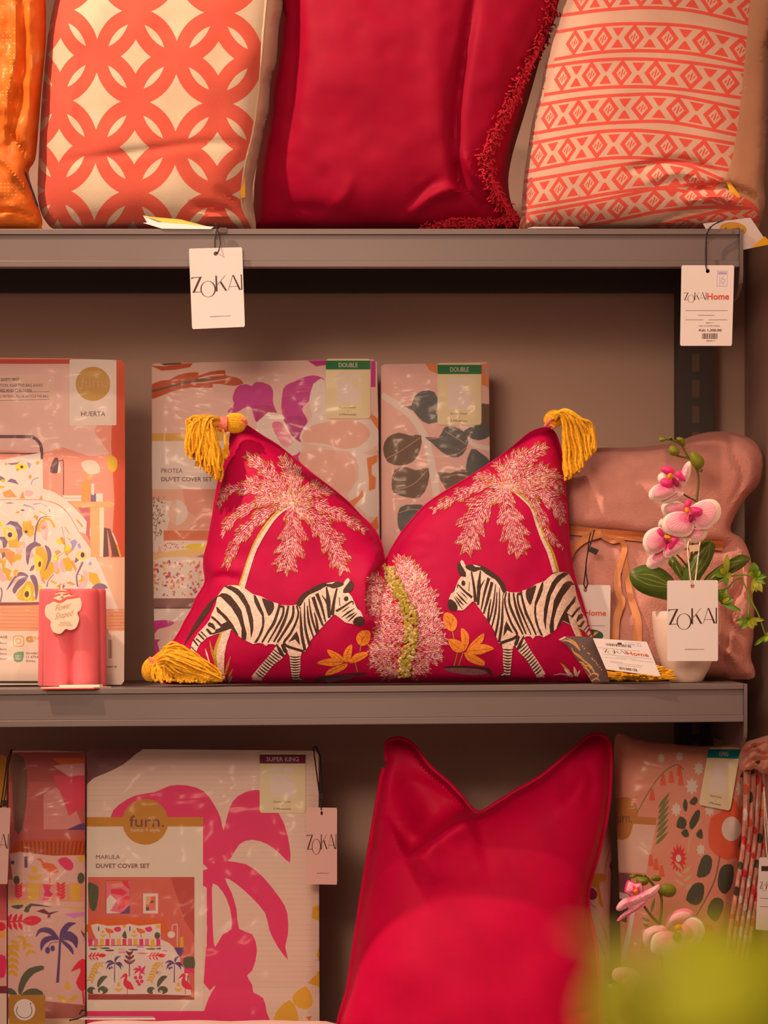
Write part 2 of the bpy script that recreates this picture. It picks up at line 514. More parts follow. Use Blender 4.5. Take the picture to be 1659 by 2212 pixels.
def shelf(label, edge, right_px, x_left=-0.62):
    zt = ZC + (CY - edge(CX)) * S; sl = -(edge(CX + 1000) - edge(CX)) / 1000.0
    xr = (right_px - CX) * S
    t = thing('display_shelf', label, 'shelf', (0, 0, zt), 'stacked metal display shelves')
    bz = lambda b, x0, x1, y0, y1, z0, z1: b.box(x0, x1, y0, y1, zt + z0, zt + z1, 0, sl)
    b = MB(); bz(b, x_left, xr, 0.002, 0.36, -0.0045, 0); bz(b, x_left, 0.350, 0.36, YW - 0.001, -0.0045, 0); b.build('shelf_board', M_SHELF, t, smooth=False)
    b = MB()
    bz(b, x_left, xr, -0.004, 0.002, -0.0065, 0)
    bz(b, x_left, xr, -0.001, 0.012, -0.0345, -0.0045)
    bz(b, x_left, xr, -0.0045, 0.012, -0.0415, -0.0342)
    o = b.build('front_beam', M_SHELF, t, smooth=False)
    bv = o.modifiers.new('bevel', 'BEVEL'); bv.width = 0.0008; bv.segments = 2
    b = MB(); bz(b, x_left, xr, 0.345, 0.36, -0.034, -0.0047); b.build('rear_beam', M_POST, t, smooth=False)
    b = MB(); prof = [(-0.006, -0.0005), (-0.006, -0.052), (-0.002, -0.0585), (0.035, -0.0705), (0.36, -0.0705), (0.36, -0.0005)]
    v = [(x, y, zt + z + sl * x) for x in (xr, xr + 0.0035) for y, z in prof]; n = len(prof)
    b.add(v, [tuple(range(n)), tuple(range(n, 2 * n))[::-1]] + [((i + 1) % n, i, i + n, (i + 1) % n + n) for i in range(n)])
    b.build('side_bracket', M_SHELF, t, smooth=False)
    return t
shelf('top grey metal shelf carrying the large upright cushions', lambda x: TOPY, 1597)
shelf('middle grey metal shelf carrying the zebra cushion and the pink candle', MID, 1606)
shelf('lowest grey metal shelf under the packs and plain red cushion', lambda x: BOTY, 1606)
# slotted post at the back right
t = thing('shelf_upright', 'dark slotted metal post behind the pink blanket and orchid', 'post', ((1505 - CX) * S * 1.105, 0.37, 0))
x0, x1 = W(1465, 0, 0.362)[0], W(1541, 0, 0.362)[0]
b = MB(); b.box(x0, x1, 0.362, YW - 0.002, 0.0, 2.6); b.build('post_body', M_POST, t, smooth=False)
b = MB()
for py in range(-300, 2400, 56):
    z = W(0, py + 20, 0.362)[2]
    b.box((x0 + x1) / 2 - 0.0045, (x0 + x1) / 2 + 0.0045, 0.3612, 0.364, z - 0.0105, z + 0.0105)
b.build('post_slot', M_SLOT, t, smooth=False, label='column of punched slots')

# ---------------------------------------------------------------- writing
def unit_map(c):
    """unit square (u right, v down) to four photo corners tl, tr, br, bl"""
    tl, tr, br, bl = [np.array(p, float) for p in c]
    def f(P):
        out = []
        for u, v in P:
            p = (tl * (1 - u) + tr * u) * (1 - v) + (bl * (1 - u) + br * u) * v
            out.append((p[0], p[1]))
        return out
    return f
def zokai(x0, y0, w, ar=1.0):
    """the shop's lettering; box w wide, about 0.42 w tall (times ar)"""
    k = w / 637.0
    T = lambda P: [(x0 + (x - 280) * k, y0 + (y - 632) * k * ar) for x, y in P]
    out = []
    out.append(T([(282, 646), (415, 641), (415, 648), (310, 655), (282, 672)]))
    out.append(T([(382, 648), (415, 641), (318, 836), (288, 836)]))
    out.append(T([(288, 828), (400, 824), (400, 832), (288, 836)]))
    o1 = ell(488, 797, 98, 101, 40); o2 = ell(486, 797, 80, 95, 40)
    out.append(T(o1[:21] + o2[:21][::-1])); out.append(T(o1[20:] + [o1[0]] + ([o2[0]] + o2[20:][::-1])))
    out.append(T([(582, 635), (604, 635), (606, 830), (584, 830)]))
    out.append(T([(706, 632), (714, 632), (608, 752), (606, 742)]))
    out.append(T([(636, 722), (654, 704), (726, 826), (700, 826)]))
    out.append(T([(798, 632), (806, 632), (742, 822), (735, 822)]))
    out.append(T([(796, 632), (815, 632), (900, 822), (872, 822)]))
    out.append(T([(752, 771), (858, 771), (858, 777), (750, 777)]))
    out.append(T([(900, 628), (917, 628), (917, 822), (900, 822)]))
    return out
M_INK = mat('print_brown_ink', (0.055, 0.02, 0.018), 0.5)
M_INKR = mat('print_red_ink', (0.62, 0.09, 0.05), 0.5)
M_TAG = mat('tag_card', (0.75, 0.74, 0.77), 0.5)
M_GOLD = mat('print_gold', (0.62, 0.36, 0.05), 0.45)
M_CORD = mat('black_cord', (0.02, 0.015, 0.015), 0.6)
def tag_front(w_frac=0.98):
    """unit-square art of the shop tag: lettering and web address"""
    pol = [(None, ell(0.5, 0.072, 0.04, 0.027, 14))]
    pol += [(M_INK, p) for p in zokai(0.02, 0.345, 0.96, 0.667)]
    txt = [('zokaistore.com', 0.35, 0.845, 0.38, 0.014, M_INK, 0.01)]
    return pol, txt
def tag_back():
    pol = [(None, ell(0.5, 0.072, 0.038, 0.026, 14))]
    pol += [(M_INK, p) for p in zokai(0.055, 0.335, 0.43, 0.72)]
    blue = mat('stamp_blue', (0.38, 0.38, 0.62), 0.5)
    for q in (rect(0.68, 0.07, 0.69, 0.265), rect(0.87, 0.07, 0.88, 0.265), rect(0.68, 0.07, 0.88, 0.078), rect(0.68, 0.257, 0.88, 0.265), rect(0.70, 0.085, 0.86, 0.115), rect(0.73, 0.125, 0.74, 0.25)):
        pol.append((blue, q))
    pol += [(blue, stroke([(0.80, 0.14), (0.77, 0.17), (0.77, 0.21), (0.81, 0.24)], 0.012)), (blue, stroke([(0.78, 0.165), (0.84, 0.19), (0.79, 0.22)], 0.01))]
    for y, xa, xb in ((0.56, 0.09, 0.9), (0.618, 0.33, 0.65), (0.675, 0.09, 0.44), (0.675, 0.54, 0.9)):
        pol.append((M_INK, rect(xa, y, xb, y + 0.006)))
    x = 0.42
    r = random.Random(3)
    while x < 0.72:
        wd = r.choice([0.006, 0.01, 0.016]); pol.append((M_INK, rect(x, 0.845, x + wd, 0.915))); x += wd + r.choice([0.006, 0.01])
    txt = [('Home', 0.50, 0.345, 0.42, 0.082, M_INKR, 0.02), ('Ksh 1,300.00', 0.36, 0.79, 0.43, 0.036, M_INK, 0.015),
           ('MAY C.COVER CORAL', 0.36, 0.745, 0.40, 0.016, M_INK), ('004417', 0.51, 0.928, 0.16, 0.018, M_INK), ('008117', 0.49, 0.708, 0.14, 0.014, M_INK)]
    return pol, txt
def card(t, corners, d, pol, txt, name='card', lean=0.0, yaw=0.0, base=None, T=0.0, step=12, outline=None, thick=0.0005, parent=None, label=None, ref=None):
    c = corners
    sf = Surf(c if outline is None else outline, d, lean, yaw, ref=ref, T=T, g=step, k=1.5)
    f = unit_map(c)
    ol = f(rrect(0.0, 0.0, 1.0, 1.0, 0.025, 2)) if outline is None else outline
    art(name, sf, ol, base or M_TAG, pol, parent or t, texts=txt, thick=thick, mapping=f, step=step, label=label, sharp=30)
    return sf
# ---------------------------------------------------------------- top shelf: cushions
def arc_pts(c, r, a0, a1, n=6):
    return [(c[0] + r * math.cos(a0 + (a1 - a0) * i / n), c[1] + r * math.sin(a0 + (a1 - a0) * i / n)) for i in range(n + 1)]
TB = onshelf(TOPY, 0.10)
# orange silk cushion at the left edge
M_OR = mat('orange_silk', (0.80, 0.20, 0.025), 0.38, 'satin')
M_SEQ = mat('gold_sequins', (0.80, 0.38, 0.10), 0.25)
ol = cat([(-150, -90), (96, -90), (99, 0), (99, 90), (90, 190), (82, 290), (76, 345), (62, 372), (74, 420), (89, 465), (90, 490), (70, 499.5), (-150, 499.5)], 3)
ol = [(x, min(y, 499.0)) for x, y in ol]
sf = Surf(ol, 0.075, 0.06, T=0.05, k=1.6, g=6, noise=[(0.003, 45, 3), (0.0015, 18, 4)],
          extra=[crease([(45, -60), (52, 120), (34, 240), (20, 330)], -0.010, 9), crease([(28, -60), (34, 100), (15, 210), (12, 300)], 0.008, 9),
                 crease([(8, 270), (50, 330), (62, 400)], -0.007, 7), crease([(0, 340), (44, 392), (80, 440)], 0.006, 7),
                 crease([(-10, 460), (30, 455), (85, 478)], -0.006, 5), crease([(60, 0), (66, 150), (58, 300)], 0.007, 10)])
t = thing('cushion', 'glossy orange gathered silk cushion with gold sequins at the left edge of the top shelf', 'cushion', W(0, 500, 0.08), 'cushions standing on the top shelf')
r = random.Random(5); pol = []
for (xa, xb, ya, yb) in ((-60, 34, 60, 225), (-60, 52, 395, 440), (-60, 14, -60, 40)):
    y = ya
    while y < yb:
        x = xa + (int(y) % 2) * 4
        while x < xb - (y - ya) * 0.05:
            if r.random() < 0.55: pol.append((M_SEQ, rect(x, y, x + 4.5, y + 3)))
            x += 8
        y += 8
art('cover', sf, ol, M_OR, pol, t, back=0.03)
b = MB(); b.tube([sf.at(x, y, 0.002) for x, y in cat([(54, 372), (60, 390), (68, 410), (76, 432), (81, 446)], 4, False)], 0.0016)
b.build('zip_edge', mat('zip_blue', (0.05, 0.07, 0.16), 0.5), t, label='blue zip edging')

# cream cushion with interlocking coral circles
M_CREAM = mat('cream_cotton', (0.71, 0.61, 0.46), 0.85, 'cloth')
M_CORAL = mat('coral_print', (0.70, 0.12, 0.08), 0.85, 'cloth')
M_BEIGE = mat('beige_linen', (0.66, 0.50, 0.36), 0.85, 'cloth')
M_YEL = mat('yellow_label', (0.80, 0.47, 0.02), 0.6, 'cloth')
ol = cat([(150, -90), (124, -20), (106, 60), (98, 130), (90, 220), (84, 330), (82, 430), (100, 480), (140, 499.5), (300, 499.5), (440, 499.5), (540, 499.5), (553, 492), (549, 455), (546, 405), (556, 350), (568, 290), (580, 240), (584, 180), (597, 135), (602, 60), (612, 0), (610, -90)], 3)
ol = [(x, min(y, 499.0)) for x, y in ol]
sf = Surf(ol, 0.105, 0.05, T=0.085, k=1.7, g=7, noise=[(0.002, 60, 8)],
          extra=[crease([(130, 350), (230, 338), (340, 322), (430, 310), (520, 312)], -0.003, 10),
                 crease([(170, -60), (165, 120), (148, 300)], 0.003, 10), crease([(420, 445), (470, 452), (530, 470)], -0.012, 8),
                 crease([(440, 470), (500, 462), (545, 478)], 0.008, 9), crease([(470, 410), (500, 432), (530, 470)], -0.006, 8)])
t = thing('cushion', 'cream cushion printed with interlocking coral circles, on the top shelf', 'cushion', W(330, 500, 0.1), 'cushions standing on the top shelf')
seam = cat([(585, -90), (575, 0), (566, 100), (558, 200), (545, 290), (531, 345), (523, 400), (524, 450), (545, 492), (546, 510)], 3, False)
face = [(60, 520), (60, -100)] + seam
# pattern geometry measured from the print: large stars at (a,b), circles around large and small stars
PX, PYY = 181.0, 196.0
SX, SY = 380.0, 226.0
def warp(x, y):
    # slight bow of the print round the filled cushion
    u, v = (x - SX) / PX, (y - SY) / PYY
    xx = SX + (x - SX) * (1 - 0.05 * max(0.0, -u)) + 0.045 * (SY - y) + 8 * math.sin(v * 0.8)
    return (xx, y + 0.02 * (x - SX) - 4)
pol = []
d = 0.5 * math.hypot(PX, PYY)
Ra, Rb, wr = 0.635, 0.715, 0.235 # in units of half-diagonal d
def star(cx, cy, Rn):
    # concave four-point star between the circles of the four diagonal neighbours
    out = []
    for q in range(4):
        a = math.pi / 4 + q * math.pi / 2
        c = (math.sqrt(0.5) * 1.4142 * math.cos(a), math.sqrt(0.5) * 1.4142 * math.sin(a))
        R_ = Rn + wr / 2
        # arc facing the centre, cut where it meets the axis-parallel lines with the neighbouring arc
        h = math.acos(min(1, 0.7071 / R_)) if R_ > 0.7071 else 0
        sp = math.pi / 4 - h
        for k in range(9):
            b_ = a + math.pi + sp * (1 - 2 * k / 8.0) * 1.0
            out.append((c[0] + R_ * math.cos(b_), c[1] + R_ * math.sin(b_)))
    return [(cx + x * PX / 2 * 1.4142, cy + y * PYY / 2 * 1.4142) for x, y in out]
def lens(cx, cy, a, R1, R2):
    # overlap of circle R1 at centre and circle R2 at distance 1 along a, both shrunk by half a line width
    r1, r2 = R1 - wr / 2, R2 - wr / 2
    x = (1 + r1 * r1 - r2 * r2) / 2; h = math.sqrt(max(1e-6, r1 * r1 - x * x))
    t1 = math.atan2(h, x); t2 = math.atan2(h, 1 - x); out = []
    for k in range(9): b_ = t1 - 2 * t1 * k / 8.0; out.append((r1 * math.cos(b_), r1 * math.sin(b_)))
    for k in range(1, 8): b_ = math.pi + t2 - 2 * t2 * k / 8.0; out.append((1 + r2 * math.cos(b_), r2 * math.sin(b_)))
    ca, sa = math.cos(a), math.sin(a)
    return [(cx + (x_ * ca - y_ * sa) * PX / 2 * 1.4142, cy + (x_ * sa + y_ * ca) * PYY / 2 * 1.4142) for x_, y_ in out]
for i in range(-3, 3):
    for j in range(-2, 3):
        cx, cy = SX + i * PX, SY + j * PYY
        pol.append((M_CREAM, [warp(*p) for p in star(cx, cy, Ra)]))
        pol.append((M_CREAM, [warp(*p) for p in star(cx + PX / 2, cy + PYY / 2, Rb)]))
        for q in range(4):
            pol.append((M_CREAM, [warp(*p) for p in lens(cx, cy, math.pi / 4 + q * math.pi / 2, Rb, Ra)]))
side = [(700, -100)] + [(x, y) for x, y in seam] + [(700, 520)]
pol.append((M_BEIGE, side))
art('cover', sf, ol, M_CORAL, pol, t, back=0.03, step=7)
b = MB(); b.tube([sf.at(x, y, 0.0006) for x, y in seam if y < 505], 0.0014); b.build('seam_piping', M_BEIGE, t)
l = [W(520, 386, 0.035), W(528, 384, 0.030), W(529, 428, 0.030), W(521, 426, 0.035)]
sl = Surf([(518, 384), (529, 382), (530, 426), (520, 429)], 0.012, 0.0, T=0.002, g=4)
p0 = sf.P([524], [405])[0][1]
sl = Surf([(518, 384), (529, 382), (530, 426), (520, 429)], p0 - 0.002, 0.0, T=0.002, g=4)
art('side_label', sl, sl.out, M_YEL, [], t, thick=0.002, label='small yellow woven side label')
print('cream ok')

# plain deep red velvet cushion with fringed edge
M_RED = mat('crimson_velvet', (0.34, 0.002, 0.032), 0.6, 'velvet', sheen=0.12, tint=(0.8, 0.02, 0.08), spec=0.12, scale=30)
M_RED2 = mat('crimson_fringe', (0.62, 0.006, 0.04), 0.75, 'thread')
ol = cat([(626, -90), (603, 40), (592, 130), (578, 195), (574, 250), (561, 320), (549, 400), (548, 470), (552, 499.5), (800, 499.5), (1125, 499.5), (1122, 470), (1105, 440), (1098, 390), (1108, 330), (1132, 250), (1155, 170), (1178, 90), (1208, 0), (1218, -90)], 3)
ol = [(x, min(y, 499.0)) for x, y in ol]
sf = Surf(ol, 0.15, 0.05, T=0.10, k=1.4, g=7, noise=[(0.003, 90, 9), (0.001, 35, 5)],
          extra=[crease([(1040, -80), (1010, 80), (985, 240), (985, 330), (1000, 420)], -0.012, 14),
                 crease([(960, -60), (940, 100), (950, 260), (965, 400)], 0.006, 30),
                 crease([(1000, 330), (1030, 380), (1075, 420)], 0.008, 12), crease([(985, 345), (995, 400), (1055, 450)], -0.009, 9),
                 crease([(880, 470), (930, 425), (990, 410), (1050, 440)], 0.009, 14), crease([(880, 450), (950, 385)], -0.004, 12),
                 crease([(640, -60), (640, 120), (625, 330)], -0.006, 16), crease([(620, 450), (700, 455), (790, 480)], -0.004, 14),
                 crease([(690, 480), (740, 430), (760, 380)], 0.003, 14), crease([(1080, 300), (1050, 380), (1080, 440)], 0.006, 12)])
t = thing('cushion', 'large plain deep red velvet cushion with fringed right edge, on the top shelf', 'cushion', W(840, 500, 0.1), 'cushions standing on the top shelf')
art('cover', sf, ol, M_RED, [], t, back=0.05)
fr = cat([(1203, -90), (1196, 0), (1180, 60), (1158, 110), (1126, 170), (1106, 220), (1082, 270), (1062, 310), (1048, 340), (1056, 380), (1072, 420), (1088, 445), (1106, 470)], 5, False)
br = cat([(915, 492), (960, 480), (1010, 477), (1060, 478), (1120, 474)], 8, False)
FD = lambda x, y: float(sf.P([x], [y])[0][1]) - 0.004
b = MB(); r = random.Random(2)
def tufts(path, n, spread, up=0.0):
    Q = np.array(path)
    for i in range(n):
        f = r.random() * (len(Q) - 1.001); k = int(f); p = Q[k] + (Q[k + 1] - Q[k]) * (f - k)
        x, y = p + np.array([r.gauss(0, spread), r.gauss(0, spread * 0.6)])
        y = min(y, 489); d_ = FD(x, y) + r.gauss(0, 0.004)
        a0 = r.uniform(0, 6.28); L = r.uniform(5, 11)
        p0 = W(x, y, d_ + 0.006)
        p1 = W(x + L * 0.5 * math.cos(a0), y + L * 0.5 * math.sin(a0), d_ - 0.003)
        p2 = W(x + L * math.cos(a0 + 0.5), y + L * math.sin(a0 + 0.5) + 2, d_ - 0.001)
        b.tube([p0, p1, p2], 0.0009, 4)
tufts([p for p in fr], 1500, 6.3)
r2 = r
tufts([(x, y + 3) for x, y in br], 650, 5.5)
b.tube([W(x, y, FD(x, y) + .004) for x, y in fr], 0.0045, 8); b.tube([W(x, min(y + 2, 486), FD(x, y) + .004) for x, y in br], 0.004, 8)
b.build('fringe', M_RED2, t, label='shaggy red fringe')
print('red ok')

# coral band-print cushion on the right
M_CORAL2 = mat('coral_band_print', (0.77, 0.11, 0.085), 0.85, 'cloth')
M_OFF = mat('offwhite_cotton', (0.69, 0.48, 0.38), 0.85, 'cloth')
M_TAN = mat('tan_linen', (0.60, 0.36, 0.23), 0.85, 'cloth')
ol = cat([(1250, -90), (1228, -20), (1208, 45), (1185, 110), (1168, 190), (1150, 260), (1138, 340), (1130, 400), (1126, 470), (1135, 499.5), (1300, 499.5), (1500, 499.5), (1620, 503), (1645, 478), (1653, 440), (1651, 400), (1655, 330), (1659, 240), (1665, 100), (1672, -90)], 3)
ol = [(x, min(y, 499.0)) for x, y in ol]
sf = Surf(ol, 0.11, 0.05, T=0.085, k=1.7, g=7, noise=[(0.0015, 70, 21)],
          extra=[crease([(1350, 372), (1430, 350), (1500, 352), (1560, 385)], -0.006, 8), crease([(1390, 392), (1470, 372), (1540, 400)], 0.005, 9),
                 crease([(1490, 408), (1560, 400), (1620, 420), (1645, 450)], -0.014, 7), crease([(1480, 432), (1560, 428), (1610, 446)], 0.010, 11),
                 crease([(1380, 498), (1480, 462), (1600, 452)], -0.006, 7), crease([(1250, -60), (1215, 150), (1180, 330)], -0.003, 12)])
t = thing('cushion', 'cushion with coral tribal diamond bands and tan border, right end of top shelf', 'cushion', W(1400, 500, 0.1), 'cushions standing on the top shelf')
K2 = lambda P: [(830 + a / 2.001, b / 2.001) for a, b in P]
tops = [K2([(780, -215), (950, -240), (1150, -250), (1350, -230), (1600, -190)]), K2([(760, -50), (950, -75), (1150, -85), (1350, -68), (1590, -10)]),
        K2([(735, 140), (950, 108), (1150, 103), (1350, 118), (1570, 165)]), K2([(690, 290), (900, 262), (1100, 255), (1300, 268), (1555, 305)]),
        K2([(640, 460), (850, 425), (1050, 410), (1250, 412), (1540, 470)]), K2([(600, 628), (850, 580), (1050, 563), (1250, 578), (1515, 622)]),
        K2([(570, 790), (850, 742), (1000, 716), (1150, 700), (1300, 712), (1500, 792)]), K2([(560, 935), (850, 882), (1050, 842), (1200, 812), (1400, 795), (1600, 800)]),
        K2([(1000, 1010), (1200, 970), (1350, 935), (1500, 905), (1640, 895)])]
hs = [118, 118, 117, 120, 118, 118, 116, 100, 60]
pol = []
def rowmap(curve, h):
    Q = np.array(cat(curve, 8, False)); s_ = np.concatenate([[0], np.cumsum(np.hypot(*np.diff(Q, axis=0).T))])
    return Q, s_, h / 2.001
xl = lambda y: np.interp(y, [-90, 45, 190, 340, 470], [1245, 1203, 1165, 1138, 1126])
for ri, (tp, h) in enumerate(zip(tops, hs)):
    Q = np.array(cat(tp, 8, False)); hh = h / 2.001
    yt = lambda x, Q=Q: np.interp(x, Q[:, 0], Q[:, 1])
    def line(y_off, th, Q=Q):
        u = [(x, y + y_off - th / 2) for x, y in Q]; l = [(x, y + y_off + th / 2) for x, y in Q]
        return u + l[::-1]
    pol.append((M_CORAL2, line(0, 7.5))); pol.append((M_CORAL2, line(hh, 7.5)))
    x = Q[0, 0] - 20 + (ri * 37) % 40
    while x < Q[-1, 0]:
        p = 58 + 22 * min(1.0, max(0.0, (x - Q[0, 0]) / 260.0))
        cx = x + p / 2
        m_ = lambda u, v, cx=cx, p=p, yt=yt, hh=hh: (cx + u * p + (v - .5) * -4, float(yt(cx + u * p)) + v * hh)
        dm = [m_(-.03, 0.04), m_(.03, 0.04), m_(0.32, 0.5), m_(.03, 0.96), m_(-.03, 0.96), m_(-0.32, 0.5)]
        di = [m_(0, 0.22), m_(0.175, 0.5), m_(0, 0.78), m_(-0.175, 0.5)]
        pol.append((M_CORAL2, dm)); pol.append((M_OFF, di))
        for uu in (-0.075, 0.0, 0.075):
            a_ = 0.36 + abs(uu) * 1.0
            pol.append((M_CORAL2, [m_(uu + 0.012, a_), m_(uu + 0.052, a_), m_(uu + 0.0, 1 - a_), m_(uu - 0.045, 1 - a_)]))
        pol.append((M_CORAL2, [m_(0.5 - 0.20, 0.13), m_(0.5 + 0.20, 0.13), m_(0.53, 0.43), m_(0.47, 0.43)]))
        pol.append((M_CORAL2, [m_(0.5 - 0.20, 0.87), m_(0.47, 0.57), m_(0.53, 0.57), m_(0.5 + 0.20, 0.87)]))
        x += p
seam2 = cat([(1628, -100), (1618, 30), (1611, 100), (1602, 200), (1592, 280), (1582, 340), (1566, 385), (1545, 405), (1575, 412), (1610, 428), (1636, 450), (1640, 485), (1625, 515)], 3, False)
pol.append((M_TAN, seam2 + [(1700, 515), (1700, -100)]))
art('cover', sf, ol, M_OFF, pol, t, back=0.06, step=7)
sl_ = Surf([(1568, 392), (1574, 390), (1600, 424), (1594, 432), (1580, 422)], sf.P([1580], [410])[0][1] - 0.004, 0, T=0.002, g=4)
art('side_label', sl_, sl_.out, M_YEL, [], t, thick=0.002, label='small yellow woven side label')
print('bands ok')

# tags on the top shelf
def loop(b, pts, r=0.0006): b.tube([W(*p) for p in pts], r, 6)
g_tags = 'paper price tags hanging from the goods'
t = thing('price_tag', 'plain white logo tag hanging over the top shelf edge below the coral circle cushion', 'tag', W(468, 620, -0.012), g_tags)
pol, txt = tag_front()
cor = [(408, 537), (523, 534), (529, 706), (415, 711)]
card(t, cor, -0.012, pol, txt, 'tag_card')
b = MB(); loop(b, [(469, 548, -0.011), (473, 540, -0.016), (476, 525, -0.012), (471, 500, -0.008), (467, 492, -0.004), (466, 489, 0.02)])
loop(b, [(469, 548, -0.010), (464, 538, -0.0105), (464, 520, -0.010), (467, 500, -0.008), (470, 491, -0.004), (468, 489, 0.02)])
b.build('cord', M_CORD, t)
b = MB(); b.box(*[W(474, 500, -0.009)[0], W(490, 500, -0.009)[0], -0.012, -0.008, W(0, 503, -0.01)[2], W(0, 492, -0.01)[2]]); b.build('cord_clip', mat('clip_brown', (0.09, 0.05, 0.04), 0.4), t, smooth=False)

t = thing('price_tag', "white price tag reading Ksh 1,300.00 hanging at the top shelf's right end", 'tag', W(1527, 660, -0.012), g_tags)
pol, txt = tag_back()
cor = [(1472, 573), (1586, 573), (1581, 747), (1469, 747)]
card(t, cor, -0.012, pol, txt, 'tag_card')
b = MB(); loop(b, [(1526, 586, -0.011), (1525, 575, -0.013), (1524, 540, -0.010), (1526, 505, -0.012), (1540, 486, -0.014), (1560, 477, -0.012)])
loop(b, [(1526, 586, -0.010), (1525.5, 570, -0.0115), (1526, 510, -0.0105), (1532, 492, -0.012), (1552, 479, -0.012), (1562, 477, -0.01)])
b.build('cord', M_CORD, t)

t = thing('brand_tag', 'tilted white tag with a gold oval at the top shelf corner', 'tag', W(1590, 510, -0.008))
f_ = unit_map([(1518, 483), (1621, 470), (1656, 515), (1557, 550)])
card(t, [(1518, 483), (1621, 470), (1660, 528), (1557, 550)], -0.006, [(M_GOLD, ell(0.52, 0.31, 0.27, 0.25, 30))],
     [('furn.', 0.36, 0.22, 0.34, 0.17, M_INK, 0.0)], 'tag_card', lean=-0.35, ref=(1590, 472))
sg = Surf([(1626, 534), (1654, 513), (1662, 530), (1632, 536)], -0.004, -0.3, g=6)
art('gold_corner', sg, [(1622, 536), (1652, 510), (1668, 527)], mat('gold_card', (0.75, 0.42, 0.02), 0.5), [], t, thick=0.0006)

t = thing('brand_tag', 'small yellow edged folded tags lying at the foot of the circle cushion', 'tag', W(400, 492, 0.0))
MYC = mat('yellow_card', (0.80, 0.55, 0.10), 0.5)
for (pts, d0, m) in (([(308, 464), (322, 468), (390, 474), (448, 489), (440, 494), (360, 484)], -0.002, MYC), ([(308, 481), (340, 480), (400, 484), (462, 490), (455, 495), (350, 494)], -0.006, M_TAG), ([(309, 466), (380, 478), (440, 491), (380, 492), (320, 484)], 0.001, M_TAG)):
    s_ = Surf(pts, d0, 0.9, g=6, ref=(400, 494)); art('tag_leaf', s_, pts, m, [], t, thick=0.0006)
t = thing('brand_tag', 'white card lying flat on the top shelf edge beside the red fringe', 'tag', W(1190, 492, 0.0))
b = MB(); z = ZC + (CY - TOPY) * S
b.add([W(1140, 492.5, -0.004), W(1252, 492, -0.004), W(1246, 490.4, 0.03), W(1152, 490, 0.03), W(1140, 493.3, -0.004), W(1252, 493, -0.004), W(1246, 491.4, 0.03), W(1152, 491, 0.03)],
      [(0, 1, 2, 3), (4, 7, 6, 5), (0, 4, 5, 1), (1, 5, 6, 2), (2, 6, 7, 3), (3, 7, 4, 0)])
b.build('tag_card', M_TAG, t, smooth=False)
# ---------------------------------------------------------------- packs on the middle shelf
def pack(label, outline, d0, lean, thick, base, polys, texts=(), T=0.006, group='packed duvet cover sets', g=10, ref=None, film=None, name='duvet_pack', noise=((0.0012, 90, 4),), yaw=0.0, step=None, extra=()):
    sf = Surf(outline, d0, lean, yaw, T=T, k=3.0, g=g, ref=ref, noise=noise, extra=extra)
    a_ = np.array(outline, float); cx = a_[:, 0].mean(); by = a_[:, 1].max()
    t = thing(name, label, 'bedding pack', W(cx, by, d0 + thick / 2), group)
    art('printed_cover', sf, outline, base, polys, t, texts=texts, thick=thick, step=step or g)
    if film:
        sf2 = Surf(outline, d0, lean, yaw, T=T + 0.004, k=2.5, g=g, ref=ref, noise=[(0.0035, 55, 13), (0.0015, 22, 3)])
        sf2.B += 0.0
        art('plastic_sleeve', sf2, outline, film, [], t, off=0.0015, step=g, label='clear crinkled plastic sleeve')
    return t, sf
def furn_disc(cx, cy, rx, ry, m=None, n=36): return (m or M_GOLD, ell(cx, cy, rx, ry, n))
def size_label(t, sf, x0, y0, x1, y1, band, bandmat, sub='Duvet Cover', off=0.0016, film=None, tilt=None, dog=True):
    """card sticker with a coloured band, a picture of a folded cover and two lines of words"""
    cm = pc(226, 176, 122, .68); lt = pc(236, 200, 164, .64)
    mp = tilt or (lambda P: P)
    h = y1 - y0; w = x1 - x0
    bh = h * 0.15
    pol = [(bandmat, rect(x0, y0 + 0.03 * h, x1, y0 + 0.03 * h + bh)),
           (lt, rrect(x0 + .24 * w, y0 + .245 * h, x0 + .47 * w, y0 + .32 * h, 2)), (lt, rrect(x0 + .52 * w, y0 + .245 * h, x0 + .75 * w, y0 + .32 * h, 2)),
           (lt, [(x0 + .25 * w, y0 + .35 * h), (x0 + .58 * w, y0 + .35 * h), (x0 + .76 * w, y0 + .47 * h), (x0 + .76 * w, y0 + .74 * h), (x0 + .25 * w, y0 + .74 * h)]),
           (pc(205, 160, 120, .62), [(x0 + .58 * w, y0 + .37 * h), (x0 + .75 * w, y0 + .48 * h), (x0 + .62 * w, y0 + .48 * h)])]
    pol = [(m, mp(p)) for m, p in pol]
    lit = M_TAG
    tw = 0.46 * w
    tx = [(band, x0 + w / 2 - tw * len(band) / 13.0 * 1.0, y0 + .03 * h + bh * .25, 2 * tw * len(band) / 13.0, bh * .5, lit, 0.01),
          (sub, x0 + .30 * w, y0 + .80 * h, .38 * w, h * .028, M_INK), ('+', x0 + .48 * w, y0 + .865 * h, .03 * w, h * .02, M_INK), ('2 Pillowcases', x0 + .30 * w, y0 + .915 * h, .38 * w, h * .032, M_INK)]
    art('size_label', sf, mp(rrect(x0, y0, x1, y1, 6)), cm, pol, t, off=off, step=12, texts=[], label='cream size card with a %s band reading %s' % (bandmat.get('say', 'coloured'), band))
    return tx
M_GREEN = mat('label_green', (0.03, 0.25, 0.09), 0.5); M_GREEN['say'] = 'green'
M_PLUM = mat('label_plum', (0.22, 0.01, 0.09), 0.5); M_PLUM['say'] = 'plum'
M_TEAL = mat('label_teal', (0.0, 0.30, 0.36), 0.5); M_TEAL['say'] = 'teal'
